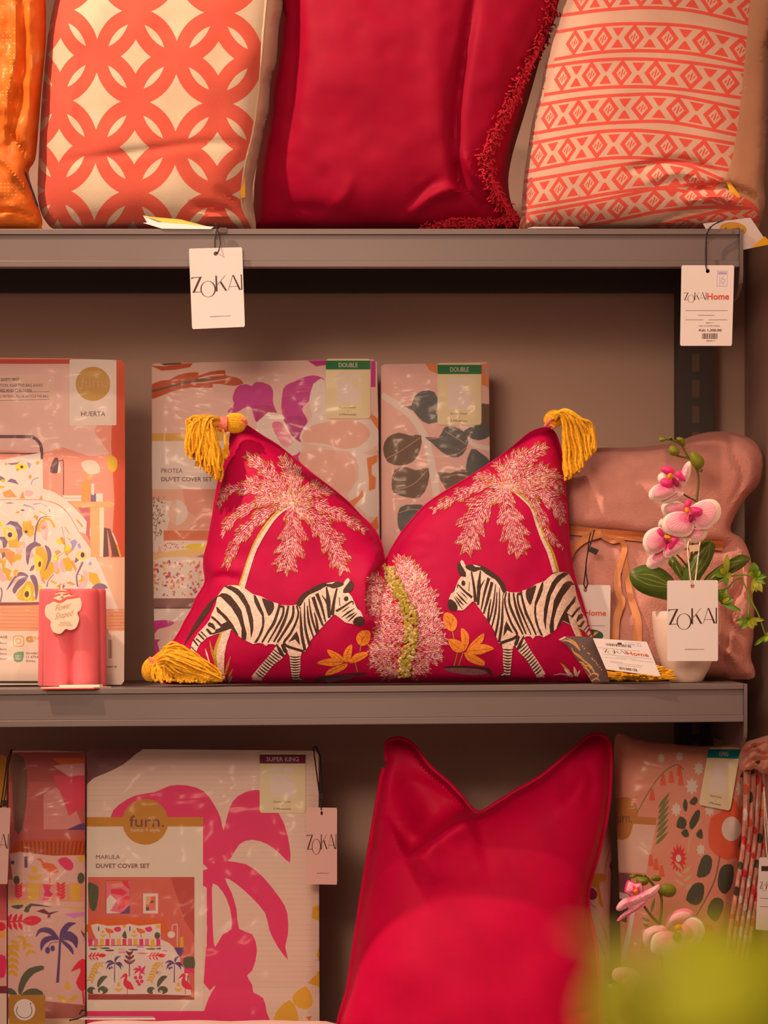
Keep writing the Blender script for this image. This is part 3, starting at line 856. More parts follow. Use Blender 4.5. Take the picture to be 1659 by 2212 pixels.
def sticker(t, sf, x0, y0, x1, y1, band, bm, **k):
    cm = pc(226, 180, 138)
    tx = size_label(t, sf, x0, y0, x1, y1, band, bm, **k)
    tilt = k.get('tilt')
    if tilt:
        pass
    # words sit on the sticker
    lab = [c for c in bpy.data.objects if c.parent == t and c.name.startswith('size_label')][-1]
    V, F, FM, mats = [], [], [], []
    for s_ in tx:
        string, bx, by, bw, bh, m = s_[:6]; tv, tf = text_tris(string, s_[6] if len(s_) > 6 else 0.0)
        q = np.array([(bx + p[0] * bw, by + p[1] * bh) for p in tv])
        if tilt: q = np.array(tilt([tuple(a) for a in q]))
        w_ = sf.P(q[:, 0], q[:, 1], k.get('off', 0.0016) + 0.0004)
        o = len(V); V += w_.tolist(); F += [[i + o for i in f] for f in tf]
        if m not in mats: mats.append(m)
        FM += [mats.index(m)] * len(tf)
    nb = len(text_tris(band, 0.01)[0]); hd = [i for i, f in enumerate(F) if max(f) < nb]; ft = [i for i, f in enumerate(F) if max(f) >= nb]
    mesh_obj('size_word', V[:nb], [F[i] for i in hd], mats, lab, [FM[i] for i in hd], smooth=False)
    mesh_obj('contents_words', V[nb:], [[a - nb for a in F[i]] for i in ft], mats, lab, [FM[i] for i in ft], smooth=False)
FILM = film_material('clear_film', 0.020, 5, 0.015)
FILM_SOFT = film_material('clear_film_soft', 0.012, 3, 0.01)

# --- HUERTA pack, far left
H1 = lambda P: zc(0, 760, 5.925, P)
H2 = lambda P: zc(0, 1060, 5.925, P)
H3 = lambda P: zc(0, 740, 2.911, P)
wallc = pc(228, 128, 100, .8); white = pc(240, 214, 196, .95); lilac = pc(232, 192, 186, .9)
grey = pc(120, 88, 100, .8); mustard = pc(215, 160, 50, .9); orange = pc(228, 140, 70, .9); pink = pc(236, 165, 150, .9)
lime = pc(224, 200, 60, .9); blueg = pc(160, 140, 160, .9); wood = pc(238, 158, 96, .9); cream = pc(240, 205, 170, .95); dk = pc(95, 55, 60, .8)
redw = pc(205, 78, 48, .85)
P = []
P.append((wallc, rect(-215, 770, 280, 1300)))
P.append((pc(236, 165, 140, .85), H1([(-1250, 90), (1500, 100), (1520, 500), (1200, 1010), (1400, 1300), (1160, 1340), (800, 1220), (560, 1290), (-1250, 1180)])))
P.append((redw, [(246, 770), (290, 770), (290, 1210), (240, 1210), (247, 1080), (240, 960)]))
P.append((pc(190, 70, 55, .8), rect(-215, 776, 252, 786)))
P.append((cream, H1(rrect(890, 95, 1490, 940, 20))))
P.append((pc(228, 170, 140, .85), H1(rrect(-200, 290, 700, 650, 60))))
# picture: bed head, pillow, cover
P.append((dk, stroke(H1([(-1250, 1085), (250, 1085), (420, 1095), (500, 1160), (530, 1240), (532, 1370)]), 7)))
P.append((dk, stroke(H1([(-1250, 1300), (80, 1298), (300, 1305), (560, 1300)]), 3)))
P.append((white, H1([(-1250, 1400), (40, 1380), (300, 1330), (520, 1290), (520, 1380), (545, 1380), (550, 1760), (-1250, 1760)])))
for c_, a_ in ((mustard, [(60, 1410), (110, 1440), (60, 1460)]), (grey, [(90, 1430), (260, 1410), (210, 1440), (150, 1450)]), (lime, ell(270, 1470, 80, 45, 14)), (dk, ell(278, 1473, 22, 20, 12)),
               (blueg, [(340, 1410), (400, 1430), (380, 1500), (360, 1470)]), (orange, ell(225, 1510, 20, 20, 8)), (grey, [(90, 1660), (140, 1620), (200, 1640), (240, 1700), (180, 1680)]),
               (orange, ell(385, 1600, 22, 26, 8)), (grey, [(-50, 1560), (30, 1600), (70, 1630), (0, 1650), (-50, 1640)]), (mustard, ell(480, 1420, 25, 25, 8)), (mustard, ell(40, 1650, 30, 20, 8)),
               (blueg, stroke([(400, 1700), (420, 1640), (490, 1610)], 14))):
    P.append((c_, H1(a_)))
P.append((lilac, H1([(-1250, 1690), (550, 1750), (700, 1800), (860, 1900), (760, 1960), (560, 1900), (-1250, 1890)])))
for c_, a_ in ((orange, [(30, 1800), (130, 1760), (220, 1860), (60, 1870)]), (orange, [(250, 1880), (290, 1780), (320, 1880)]), (mustard, ell(0, 1730, 60, 20, 8)), (orange, [(500, 1890), (530, 1830), (550, 1890)]), (pink, ell(370, 1810, 60, 40, 10))):
    P.append((c_, H1(a_)))
P.append((white, H2(cat([(-1250, 115), (400, 118), (560, 130), (640, 70), (760, 80), (900, 170), (1020, 290), (1110, 400), (1190, 560), (1150, 580), (1000, 520), (1120, 680), (1230, 860), (1280, 960), (1400, 1200), (1510, 1530), (1300, 1500), (1200, 1420), (-1250, 1430)], 2))))
P.append((lilac, H2([(-1250, 330), (200, 380), (480, 330), (700, 400), (950, 560), (1150, 820), (1350, 1180), (1380, 1440), (-1250, 1440)])))
P.append((pc(200, 120, 95, .8), stroke(H2([(-1250, 112), (300, 114), (560, 125), (740, 180), (870, 290), (980, 470), (1010, 530)]), 1.5)))
rb = random.Random(12)
for i in range(70):
    yy = rb.uniform(400, 1400); xx = rb.uniform(-20, 700 + (yy - 400) * .5)
    P.append((rb.choice([pink, lilac, mustard, lilac, cream, lime]), H2(cat([(xx + rb.uniform(30, 60) * math.cos(a), yy + rb.uniform(30, 70) * math.sin(a)) for a in (0, 1.2, 2.4, 3.6, 4.9)], 2))))
bits = [(mustard, [(290, 390), (400, 385), (420, 500), (440, 560), (380, 600), (290, 520)]), (mustard, [(100, 640), (230, 610), (280, 680), (260, 730), (120, 730)]),
        (grey, [(70, 440), (130, 385), (220, 400), (280, 470), (290, 560), (230, 660), (225, 560), (190, 460), (130, 430)]),
        (lime, cat([(40, 480), (110, 470), (200, 520), (215, 580), (170, 630), (90, 620), (50, 560)], 3)), (pc(245, 225, 150), cat([(70, 500), (120, 500), (180, 550), (160, 600), (100, 600)], 3)), (dk, ell(128, 565, 30, 34, 12)),
        (grey, [(-20, 590), (60, 590), (100, 650), (80, 720), (40, 740), (30, 660)]), (orange, [(-50, 740), (100, 740), (190, 790), (180, 850), (150, 960), (60, 850)]),
        (dk, ell(335, 525, 20, 20, 10)), (orange, [(365, 440), (430, 450), (440, 530), (400, 490)]), (orange, [(425, 330), (455, 305), (495, 335), (480, 390)]),
        (grey, stroke([(445, 660), (450, 560), (480, 420), (540, 340), (660, 330)], 24, 20, w2=6)), (pink, [(500, 490), (540, 400), (600, 400), (620, 520), (600, 650), (540, 600)]), (orange, [(520, 470), (560, 445), (595, 460), (560, 500)]),
        (mustard, stroke([(550, 360), (640, 370), (700, 470)], 40, 30)),
        (grey, cat([(330, 780), (340, 720), (400, 670), (460, 655), (530, 700), (450, 720), (400, 770), (380, 850), (360, 950), (335, 900)], 3)),
        (grey, cat([(570, 700), (630, 730), (660, 820), (640, 920), (600, 1000), (550, 1050), (580, 960), (610, 880), (600, 790)], 3)),
        (mustard, cat([(450, 760), (530, 710), (600, 800), (605, 900), (560, 1050), (520, 1090), (500, 1000)], 3)), (lime, cat([(440, 820), (500, 830), (550, 900), (520, 1010), (470, 1030), (445, 940)], 3)), (dk, ell(508, 940, 19, 38, 12, 0.1)),
        (mustard, [(640, 900), (700, 930), (690, 1040), (600, 1150), (520, 1080), (600, 1000)]), (mustard, [(800, 870), (880, 850), (940, 930), (920, 1030), (840, 1030)]), (mustard, [(20, 880), (80, 870), (60, 980), (150, 1020), (120, 1100), (30, 1040)]),
        (orange, [(765, 600), (810, 590), (845, 700), (800, 680)]), (orange, [(700, 780), (740, 755), (790, 785), (720, 830)]), (orange, [(810, 790), (870, 800), (870, 850)]), (orange, [(905, 900), (940, 900), (985, 1000), (965, 1040)]),
        (pink, cat([(700, 900), (740, 890), (750, 980), (720, 1060), (690, 1000)], 3)), (pink, cat([(780, 880), (810, 900), (830, 1040), (790, 1030), (760, 960)], 3)),
        (grey, stroke([(730, 880), (760, 830), (820, 780), (830, 640), (790, 460)], 7, 5)),
        (lime, cat([(980, 820), (1020, 770), (1080, 790), (1110, 850), (1060, 900), (1000, 880)], 3)), (pc(245, 225, 150), cat([(1000, 820), (1050, 785), (1090, 830), (1060, 880), (1010, 860)], 3)), (dk, ell(1057, 822, 26, 36, 12)),
        (grey, [(950, 920), (970, 850), (1010, 890), (980, 920)]), (blueg, [(895, 650), (960, 620), (990, 660), (940, 760), (910, 770), (920, 700)]), (blueg, [(990, 690), (1020, 670), (1040, 730), (1010, 740)]), (blueg, ell(1155, 930, 22, 30, 8)),
        (grey, stroke([(1060, 910), (1010, 1020), (980, 1100), (995, 1230)], 26, 22)), (grey, stroke([(980, 1070), (1040, 1080), (1040, 1140)], 7)),
        (pink, [(1060, 1020), (1120, 1040), (1130, 1160), (1100, 1240), (1040, 1240), (1080, 1130)]), (mustard, [(1130, 1040), (1240, 1060), (1290, 1180), (1200, 1210), (1140, 1150)]), (orange, [(840, 1180), (900, 1160), (970, 1200), (930, 1215)]),
        (grey, cat([(1170, 1250), (1240, 1190), (1320, 1190), (1380, 1240), (1330, 1260), (1250, 1270)], 3)), (orange, [(520, 1085), (570, 1120), (580, 1200), (530, 1150)]), (orange, [(850, 590), (900, 620), (890, 640)]),
        (grey, cat([(80, 1280), (140, 1160), (230, 1050), (310, 1050), (370, 1100), (280, 1090), (200, 1120), (150, 1200)], 3)), (grey, cat([(160, 1260), (250, 1130), (360, 1100), (310, 1180), (230, 1260), (190, 1320)], 3)),
        (grey, cat([(380, 1090), (440, 1080), (480, 1160), (490, 1280), (460, 1400), (440, 1240), (410, 1160)], 3)), (mustard, cat([(360, 1150), (420, 1200), (440, 1300), (380, 1400), (250, 1400), (210, 1330), (300, 1220)], 3)),
        (lime, cat([(345, 1200), (380, 1240), (395, 1340), (350, 1395), (300, 1360), (310, 1280)], 3)), (dk, ell(343, 1325, 30, 42, 12, .1)), (grey, stroke([(10, 1240), (25, 1310), (5, 1430)], 16)), (grey, stroke([(600, 1230), (620, 1150), (690, 1070)], 20, 10)),
        (grey, [(60, 155), (140, 150), (190, 160), (110, 165)]), (dk, ell(290, 250, 26, 9, 10)), (orange, [(200, 270), (245, 260), (245, 285), (205, 290)]), (blueg, stroke([(300, 180), (400, 210), (440, 245)], 22, 12)), (blueg, stroke([(430, 175), (520, 165), (600, 200)], 16, 8)), (blueg, stroke([(630, 235), (640, 275)], 16)),
        (orange, stroke([(500, 265), (560, 290), (600, 320)], 12)), (orange, stroke([(630, 130), (760, 185), (850, 260)], 9)), (orange, stroke([(980, 370), (1060, 460)], 20)), (pc(232, 160, 120), stroke([(830, 460), (890, 550)], 14)), (mustard, stroke([(650, 1150), (720, 1190)], 30)), (mustard, [(180, 1010), (240, 1010), (220, 1100), (170, 1080)]),
        (grey, cat([(380, 1030), (400, 970), (440, 950), (430, 1010)], 2)), (grey, [(20, 800), (60, 780), (70, 830), (30, 880)]), (pink, [(-20, 950), (30, 1010), (60, 1100), (100, 1140), (20, 1180), (-20, 1100)])]
P += [(m, H2(q)) for m, q in bits]
P += [(wood, H2([(900, 150), (1290, 145), (1400, 130), (1470, 170), (1440, 210), (960, 212)])), (wood, H2(rect(1160, 215, 1330, 850))), (pc(245, 205, 160), H2(rect(1275, 215, 1330, 850))), (pc(200, 100, 90), H2([(1000, 215), (1150, 215), (1150, 640), (1100, 560), (1110, 400)])),
      (pc(110, 70, 65), H2([(1330, 470), (1370, 480), (1395, 840), (1320, 850)])), (pc(120, 75, 60), H2([(1370, 480), (1410, 485), (1530, 840), (1440, 840)])), (cream, H2([(1430, 540), (1450, 540), (1510, 690), (1490, 690)])), (mustard, H2([(1490, 690), (1510, 690), (1555, 845), (1530, 845)])),
      (pc(238, 175, 130), H2([(1240, 860), (1600, 850), (1640, 1800), (1520, 1540), (1330, 1080)])), (pc(240, 235, 220), H2(rect(810, 60, 1040, 135))), (pc(150, 100, 95), H2(rect(810, 92, 1040, 97))), (grey, H2(rect(1160, 35, 1230, 140))), (pc(225, 205, 190), H2(rect(1230, 35, 1315, 140))), (orange, H2(rect(1040, 0, 1150, 135))), (pc(245, 215, 200), H1(rect(1170, 1690, 1205, 1830))),
      (dk, H1(cat([(640, 1540), (660, 1440), (700, 1360), (740, 1360), (750, 1420), (735, 1550)], 2))), (pc(235, 225, 215), H1([(735, 1550), (755, 1400), (775, 1480), (770, 1555)])), (dk, stroke(H1([(750, 1400), (790, 1390), (812, 1420), (812, 1830)]), 2)),
      (pc(245, 195, 160), H1(cat([(1040, 1430), (1100, 1390), (1200, 1390), (1270, 1460), (1270, 1540), (1180, 1570), (1090, 1530)], 3))), (orange, H1([(1080, 1560), (1190, 1580), (1150, 1680), (1100, 1660)])), (orange, H1(rect(1040, 1670, 1160, 1830))),
      (mustard, H1(cat([(1380, 1340), (1440, 1330), (1500, 1390), (1490, 1500), (1430, 1540), (1370, 1450)], 3)))]
rug = pc(218, 140, 95, .85)
P.append((rug, [(-215, 1301)] + H2([(450, 1425), (1200, 1430), (1300, 1500), (1510, 1540)]) + [(290, 1310), (290, 1365), (-215, 1361)]))
for i in range(7):
    P.append((pc(190, 110, 75, .85), stroke([(-215, 1312 + i * 7), (60, 1308 + i * 8), (160, 1318 + i * 7), (280, 1316 + i * 7)], 1.2)))
P.append((pc(120, 60, 55, .7), stroke(H2([(-1250, 1450), (300, 1448), (500, 1430)]), 6)))
foot = pc(238, 195, 160, .95)
P.append((foot, rect(-215, 1363, 290, 1474)))
C3 = lambda P_: zc(0, 1160, 5.53, P_)
gold = pc(205, 140, 40, .9)
P += [(gold, C3(rrect(155, 1178, 288, 1310, 32))), (foot, C3(rrect(165, 1188, 278, 1300, 25))), (gold, C3(ell(220, 1244, 34, 34))), (foot, C3(ell(220, 1244, 23, 23))), (gold, C3(ell(257, 1208, 7, 7, 8))),
      (pc(110, 150, 95, .95), C3([(160, 1440), (165, 1390), (215, 1370), (285, 1370), (285, 1430), (265, 1485), (210, 1500), (170, 1480)]))]
for x0_, x1_ in ((1298, 1304), (1310, 1316), (1322, 1330), (1334, 1337)): P.append((dk, C3(rect(x0_, 1225, x1_, 1450))))
P.append((pc(60, 60, 45), rect(-215, 1471, 84, 1476))); P.append((dk, stroke(H1([(0, 515), (630, 510), (632, 605), (0, 625)]), 0.9, smooth=False)))
P += [furn_disc(*H1([(1190, 410)])[0], 37.5, 37, pc(205, 145, 65))]
tx = [('HUERTA', *H1([(1038, 762)])[0], 52, 10.5, dk, 0.0), ('furn.', *H1([(1040, 330)])[0], 54, 21, pc(225, 150, 110), 0.0), ('SAFETY FIRST', *H1([(8, 335)])[0], 40, 7, dk, 0.02),
      ('SUFFOCATION. KEEP THIS BAG AWAY', -31, 829, 124, 6.5, dk, 0.0), ('BABIES AND CHILDREN', -12, 840.5, 80, 6, dk, 0.01), ('MADE OF 70% RECYCLED MATERIAL. PLEASE RECYCLE THIS BAG', -62, 853, 166, 5.5, dk, 0.0),
      ('@HI', *C3([(308, 1182)])[0], 34, 13.5, gold, 0.03), ('OEKO', *C3([(178, 1408)])[0], 15, 4.5, M_TAG, 0.03), ('TEX', *C3([(190, 1442)])[0], 12, 4.5, M_TAG, 0.03),
      ('Standard', *C3([(310, 1372)])[0], 30, 5, dk), ('11-47542', *C3([(312, 1418)])[0], 30, 5, dk), ('Shirley', *C3([(310, 1466)])[0], 21, 6, dk),
      ('PILLOWCASE', -45, 1373.5, 61, 5, dk), ('x 75cm', -12, 1387, 26, 4, dk), ('x 75cm', -12, 1400, 26, 4, dk), ('x 75cm', -12, 1410, 26, 4, dk), ('x 75cm', -12, 1421, 26, 4, dk), ('DUVET SET', *C3([(1278, 1540)])[0], 22, 4, dk, .02)]
yb = onshelf(MID(262), 0.16)
t, sf = pack('clear-wrapped duvet set with avocado print bed photo, behind the pink candle', [(-210, 770), (150, 774), (262, 778), (269, 786), (270, 1000), (269, 1300), (268, yb - 8), (262, yb), (-210, yb + 0.8)], 0.10, 0.05, 0.045, foot, P, tx, film=FILM)
print('huerta ok')

# --- PROTEA pack
R1 = lambda P_: zc(320, 770, 5.184, P_)
R2 = lambda P_: zc(560, 770, 3.253, P_)
R3 = lambda P_: zc(320, 1050, 5.98, P_)
pk = pc(215, 150, 125, .66); rust = pc(172, 68, 35, .66); mag = pc(172, 40, 100, .66); lm = pc(228, 175, 150, .7); olive = pc(90, 65, 45, .62); rose = pc(214, 120, 110, .66); w2 = pc(222, 176, 145, .68); orng = pc(198, 105, 55, .66)
gold2 = pc(190, 135, 60, .66)
P = [(rust, R1([(20, 100), (180, 110), (350, 80), (500, 75), (470, 120), (300, 150), (150, 160)])), (pc(70, 50, 40, .62), R1([(140, 80), (360, 70), (380, 82), (180, 100)])),
     (rust, R1(cat([(0, 340), (150, 270), (240, 260), (330, 210), (470, 180), (570, 180), (560, 215), (700, 170), (860, 155), (860, 200), (900, 220), (1000, 240), (1070, 300), (960, 330), (820, 310), (720, 310), (720, 350), (560, 350), (480, 345), (360, 370), (250, 400), (150, 440), (0, 480)], 2))),
     (pk, stroke(R1([(560, 250), (700, 215), (850, 205)]), 3)), (pk, stroke(R1([(480, 300), (640, 290), (780, 270), (900, 250)]), 2)),
     (olive, R1([(0, 385), (200, 340), (400, 280), (600, 245), (820, 235), (640, 270), (440, 300), (200, 360), (0, 415)])),
     (mag, R1(cat([(885, 620), (960, 540), (945, 470), (970, 380), (1020, 325), (1100, 310), (1160, 330), (1200, 290), (1280, 290), (1370, 330), (1400, 400), (1400, 520), (1445, 650), (1350, 620), (1290, 660), (1215, 735), (1180, 660), (1150, 570), (1090, 570), (980, 630)], 3))),
     (pc(150, 28, 80, .62), R1([(1180, 560), (1290, 540), (1400, 560), (1440, 645), (1350, 620), (1215, 735)])),
     (lm, R1(cat([(1210, 760), (1330, 650), (1450, 640), (1560, 720), (1600, 860), (1659, 960), (1600, 1040), (1480, 1000), (1300, 880)], 3))),
     (mag, R2(cat([(160, 280), (180, 210), (260, 170), (350, 135), (420, 140), (460, 170), (380, 190), (360, 300), (300, 370), (340, 450), (310, 540), (285, 640), (290, 760), (230, 700), (220, 500), (160, 400)], 3))),
     (pc(152, 30, 85, .62), R2(cat([(170, 440), (300, 420), (335, 470), (310, 540), (285, 600), (250, 640), (225, 560)], 3))),
     (mag, R2([(340, 30), (470, 28), (470, 60), (400, 70)])), (mag, R2(rect(785, 30, 818, 215))),
     (lm, R2(cat([(380, 200), (460, 170), (480, 430), (620, 460), (760, 440), (830, 500), (830, 620), (700, 680), (500, 640), (300, 600), (300, 520), (370, 420), (350, 330)], 3))),
     (pc(212, 142, 115, .68), R2(cat([(330, 510), (480, 460), (700, 460), (780, 540), (720, 620), (600, 650), (440, 610), (310, 600)], 3))),
     (lm, R2(cat([(300, 650), (600, 660), (680, 720), (700, 860), (620, 980), (700, 1060), (830, 1130), (830, 700)], 2))),
     (pc(212, 142, 115, .68), R2(cat([(290, 680), (480, 655), (620, 700), (680, 820), (640, 930), (560, 960), (440, 880), (300, 760)], 3))),
     (orng, R2([(755, 715), (830, 690), (830, 740), (790, 770), (790, 830), (820, 850), (815, 930), (770, 945), (770, 850), (760, 770)])), (orng, R2([(630, 1020), (700, 980), (725, 930), (732, 980), (660, 1060)])), (orng, R2([(785, 400), (838, 440), (838, 520), (810, 480), (780, 430)])), (orng, R2([(770, 1190), (830, 1120), (840, 1200), (800, 1250)])),
     (lm, R2(cat([(-20, 520), (20, 440), (80, 395), (140, 410), (190, 480), (230, 560), (310, 630), (230, 700), (120, 640), (0, 560)], 3))),
     (pc(200, 95, 110, .66), R2(cat([(90, 470), (150, 460), (190, 520), (240, 600), (180, 640), (120, 560)], 3))),
     (gold2, [(320, 936), (470, 936), (560, 936), (560, 952), (320, 953)]), (gold2, ell(440, 934, 40, 36)), (w2, rect(320, 953, 560, 1057))]
for i in range(9):
    P.append((lm, stroke(R2([(70 + i * 12, 600 - i * 12), (160 + i * 8, 640 - i * 8), (300, 632)]), 1.0)))
P += [(pc(205, 140, 110, .66), rect(320, 1057, 600, 1330)), (pc(195, 120, 95, .64), R3([(450, 40), (900, 40), (900, 560), (520, 560), (620, 400), (480, 300)])), (w2, R3([(60, 180), (330, 200), (260, 500), (200, 700), (60, 860)])), (pc(228, 180, 150, .68), R3(cat([(250, 330), (310, 200), (400, 180), (470, 230), (515, 340), (480, 440), (390, 505), (310, 480), (270, 420)], 3))), (pc(205, 150, 120, .66), R3(cat([(255, 330), (315, 205), (365, 190), (360, 495), (310, 475), (270, 420)], 2))),
      (pc(190, 95, 60, .66), R3(rect(200, 575, 800, 700))), (pc(232, 180, 160, .68), R3([(120, 720), (350, 700), (780, 715), (780, 830), (500, 820), (180, 850)])), (pc(215, 160, 45, .68), R3(cat([(480, 780), (560, 745), (700, 745), (760, 790), (740, 830), (500, 815)], 2))), (pc(220, 150, 90, .66), R3([(60, 900), (250, 840), (500, 820), (800, 830), (720, 910), (450, 910), (200, 920), (60, 960)])),
      (pc(150, 90, 75, .62), R3([(620, 910), (800, 850), (800, 940)])), (pc(228, 170, 150, .68), R3([(60, 960), (200, 920), (450, 910), (780, 940), (780, 1445), (60, 1450)])), (pc(120, 75, 65, .62), R3(rect(60, 1450, 700, 1585))), (pc(95, 58, 50, .6), R3(rect(60, 1560, 700, 1585))), (w2, R3(rect(60, 1585, 700, 1740))),
      (mag, R3(cat([(60, 1740), (330, 1745), (300, 1800), (200, 1830), (130, 1850), (90, 1900), (60, 1900)], 2))), (mag, R3([(60, 1980), (160, 1980), (120, 2020), (140, 2100), (170, 2200), (60, 2220)])), (pc(190, 80, 120, .64), R3(cat([(180, 2120), (260, 2040), (360, 1960), (330, 2080), (220, 2160)], 2)))]
r = random.Random(9)
pal = [pc(200, 75, 60, .66), pc(190, 60, 90, .66), pc(205, 140, 50, .66), pc(120, 70, 90, .64), pc(215, 100, 75, .66), pc(180, 110, 70, .66)]
for i in range(110):
    x, y = r.uniform(70, 760), r.uniform(960, 1420); a = r.uniform(0, 3.1); s_ = r.uniform(12, 30)
    P.append((r.choice(pal), R3(ell(x, y, s_, s_ * r.uniform(.3, .8), 7, a))))
for i in range(26):
    x, y = r.uniform(170, 560), r.uniform(730, 820); P.append((r.choice(pal), R3(ell(x, y, r.uniform(6, 18), r.uniform(5, 12), 7, r.uniform(0, 3)))))
for i in range(70):
    x, y = 60 + abs(r.gauss(0, 80)), r.uniform(140, 640); P.append((olive, R3(ell(x, y, r.uniform(8, 20), r.uniform(4, 8), 6, r.uniform(0, 3)))))
P += [(pc(228, 180, 150, .68), R3(ell(100, 800, 35, 60))), (olive, stroke(R3([(90, 700), (110, 500), (160, 300)]), 1))]
tx = [('PROTEA', *R1([(147, 1255)])[0], 46, 9.5, dk), ('DUVET COVER SET', *R1([(147, 1350)])[0], 110, 9.5, dk, 0.015)]
yb = onshelf(MID(570), 0.30)
t, sf = pack('wrapped duvet set with magenta flowers, green DOUBLE card, behind the zebra cushion left half', [(328, 789), (336, 785), (560, 780), (805, 776), (814, 782), (817, 900), (820, 1150), (822, yb - 4), (816, yb), (345, yb), (336, yb - 5), (332, 1300), (328, 1000)], 0.25, 0.05, 0.04, pk, P, tx, film=FILM)
sticker(t, sf, 704, 775, 800, 904, 'DOUBLE', M_GREEN)
print('protea ok')

# --- leaf pack
lp = pc(205, 140, 118, .62); gl_ = pc(92, 68, 50, .62); gl2 = pc(75, 70, 62, .6)
lv = [cat([(1015, 350), (1070, 345), (1090, 280), (1150, 240), (1230, 250), (1260, 330), (1240, 400), (1290, 440), (1190, 475), (1120, 430), (1080, 380)], 2),
      cat([(870, 650), (900, 570), (980, 535), (1060, 555), (1138, 555), (1130, 660), (1080, 740), (990, 768), (900, 740)], 2), cat([(1165, 565), (1260, 570), (1300, 500), (1360, 490), (1440, 530), (1470, 600), (1430, 690), (1360, 710), (1280, 670), (1210, 605)], 2),
      cat([(930, 900), (950, 800), (1030, 775), (1100, 800), (1190, 785), (1185, 900), (1130, 990), (1040, 990), (950, 960)], 2), cat([(970, 1150), (990, 1060), (1080, 1040), (1180, 1060), (1180, 1200), (1100, 1240), (1000, 1240)], 2),
      cat([(1255, 815), (1340, 820), (1420, 795), (1500, 820), (1560, 900), (1400, 960), (1310, 930)], 2), cat([(1450, 790), (1490, 650), (1560, 680), (1625, 740), (1620, 820), (1500, 850)], 2), [(1560, 330), (1620, 335), (1620, 560), (1540, 560), (1440, 520), (1560, 470)],
      cat([(1440, 520), (1540, 480), (1620, 500), (1620, 560), (1540, 590), (1460, 560)], 2)]
P = [(pc(225, 172, 150, .66), stroke(R2([(860, 270), (1050, 400), (1150, 540), (1200, 700), (1250, 990)]), 14, 16)), (pc(225, 172, 150, .66), stroke(R2([(1440, 420), (1480, 600), (1640, 650)]), 10))]
P += [(gl_ if i % 2 else gl2, R2(q)) for i, q in enumerate(lv)]
for q in ([(1300, 520), (1380, 570), (1460, 620)], [(1180, 580), (1250, 575), (1290, 560)], [(1320, 700), (1400, 680), (1465, 630)], [(935, 860), (970, 800), (1040, 775)], [(950, 940), (1080, 900), (1180, 800)], [(890, 720), (1000, 660), (1130, 570)], [(980, 1100), (1060, 1075), (1130, 1080)], [(1290, 850), (1400, 830), (1480, 850)]):
    P.append((pc(190, 130, 100, .62), stroke(R2(q), 1.0)))
P += [(orng, R2([(1165, 50), (1245, 50), (1250, 120), (1200, 100)])), (orng, R2([(1560, 50), (1612, 50), (1612, 215), (1565, 200)])), (blueg, R2([(1575, 55), (1600, 90), (1612, 130), (1590, 120)]))]
yb = onshelf(MID(940), 0.32)
t, sf = pack('wrapped pink duvet set with dark green leaves and DOUBLE card, behind the zebra cushion', [(823, 792), (830, 787), (940, 785), (1050, 782), (1056, 788), (1058, 1000), (1060, yb - 4), (1054, yb), (835, yb), (826, yb - 4), (823, 1100)], 0.27, 0.05, 0.04, lp, P, film=FILM)
sticker(t, sf, 945, 784, 1040, 918, 'DOUBLE', M_GREEN)
print('leaf ok')

# ---------------------------------------------------------------- candle with its tag
cdx, cdd = 156, 0.050
base_z = W(cdx, MID(cdx), 0)[2]
c0 = W(cdx, 0, cdd)
t = thing('candle', 'pink fluted flower-shaped pillar candle standing in front of the avocado print pack', 'candle', (c0[0], cdd, base_z))
M_WAX = mat('pink_wax', (0.93, 0.20, 0.25), 0.45, 'wax')
ztop = W(0, 1272, cdd)[2]; n = 120; b = MB(); v = []
rings = [(0.93, base_z + 0.0005), (1.0, base_z + 0.002), (0.965, ztop - 0.004), (0.955, ztop - 0.0012), (0.93, ztop), (0.5, ztop - 0.0003), (0.02, ztop - 0.0003)]
R0 = 0.0375
for s_, z in rings:
    for k in range(n):
        a = 2 * math.pi * k / n
        q = abs(math.cos(2.5 * (a - 0.35)))
        rad = R0 * s_ * (0.76 + 0.275 * q ** 0.6)
        v.append((c0[0] + rad * math.cos(a), cdd + rad * math.sin(a), z))
f = [(i * n + k, i * n + (k + 1) % n, (i + 1) * n + (k + 1) % n, (i + 1) * n + k) for i in range(len(rings) - 1) for k in range(n)]
f.append(tuple(range(n))[::-1])
b.add(v, f); b.build('wax_body', M_WAX, t, sharp=50)
b = MB(); M_WICK = mat('white_wick', (0.85, 0.75, 0.66), 0.8, 'thread')
b.tube([(W(130, 0, .03)[0], 0.035, ztop - 0.002), (W(131, 0, .03)[0], 0.03, ztop + 0.001), W(134, 1266, 0.022), W(133, 1280, 0.010), W(134, 1290, 0.006)], 0.0017, 8)
for i in range(7): b.tube([W(128 + i * 1.5, 1269, 0.025), W(126 + i * 2.6, 1263 - (i % 3) * 2, 0.022)], 0.0006, 5)
tt = thing('gift_tag', 'cream scalloped flower tag hanging on the front of the pink candle', 'tag', W(138, 1330, 0.008))
b.build('cord', M_WICK, tt)
TG = lambda P_: zc(0, 1160, 5.53, P_)
shape = cat(TG([(640, 745), (665, 665), (745, 628), (820, 650), (845, 700), (930, 703), (972, 770), (965, 860), (925, 905), (945, 980), (910, 1080), (840, 1112), (785, 1100), (720, 1155), (640, 1135), (605, 1065), (605, 1005), (550, 950), (535, 870), (565, 800), (600, 795)]), 5)
wax2 = mat('tag_red_stripe', (0.85, 0.13, 0.10), 0.5); tc_ = mat('tag_cream', (0.90, 0.82, 0.66), 0.5)
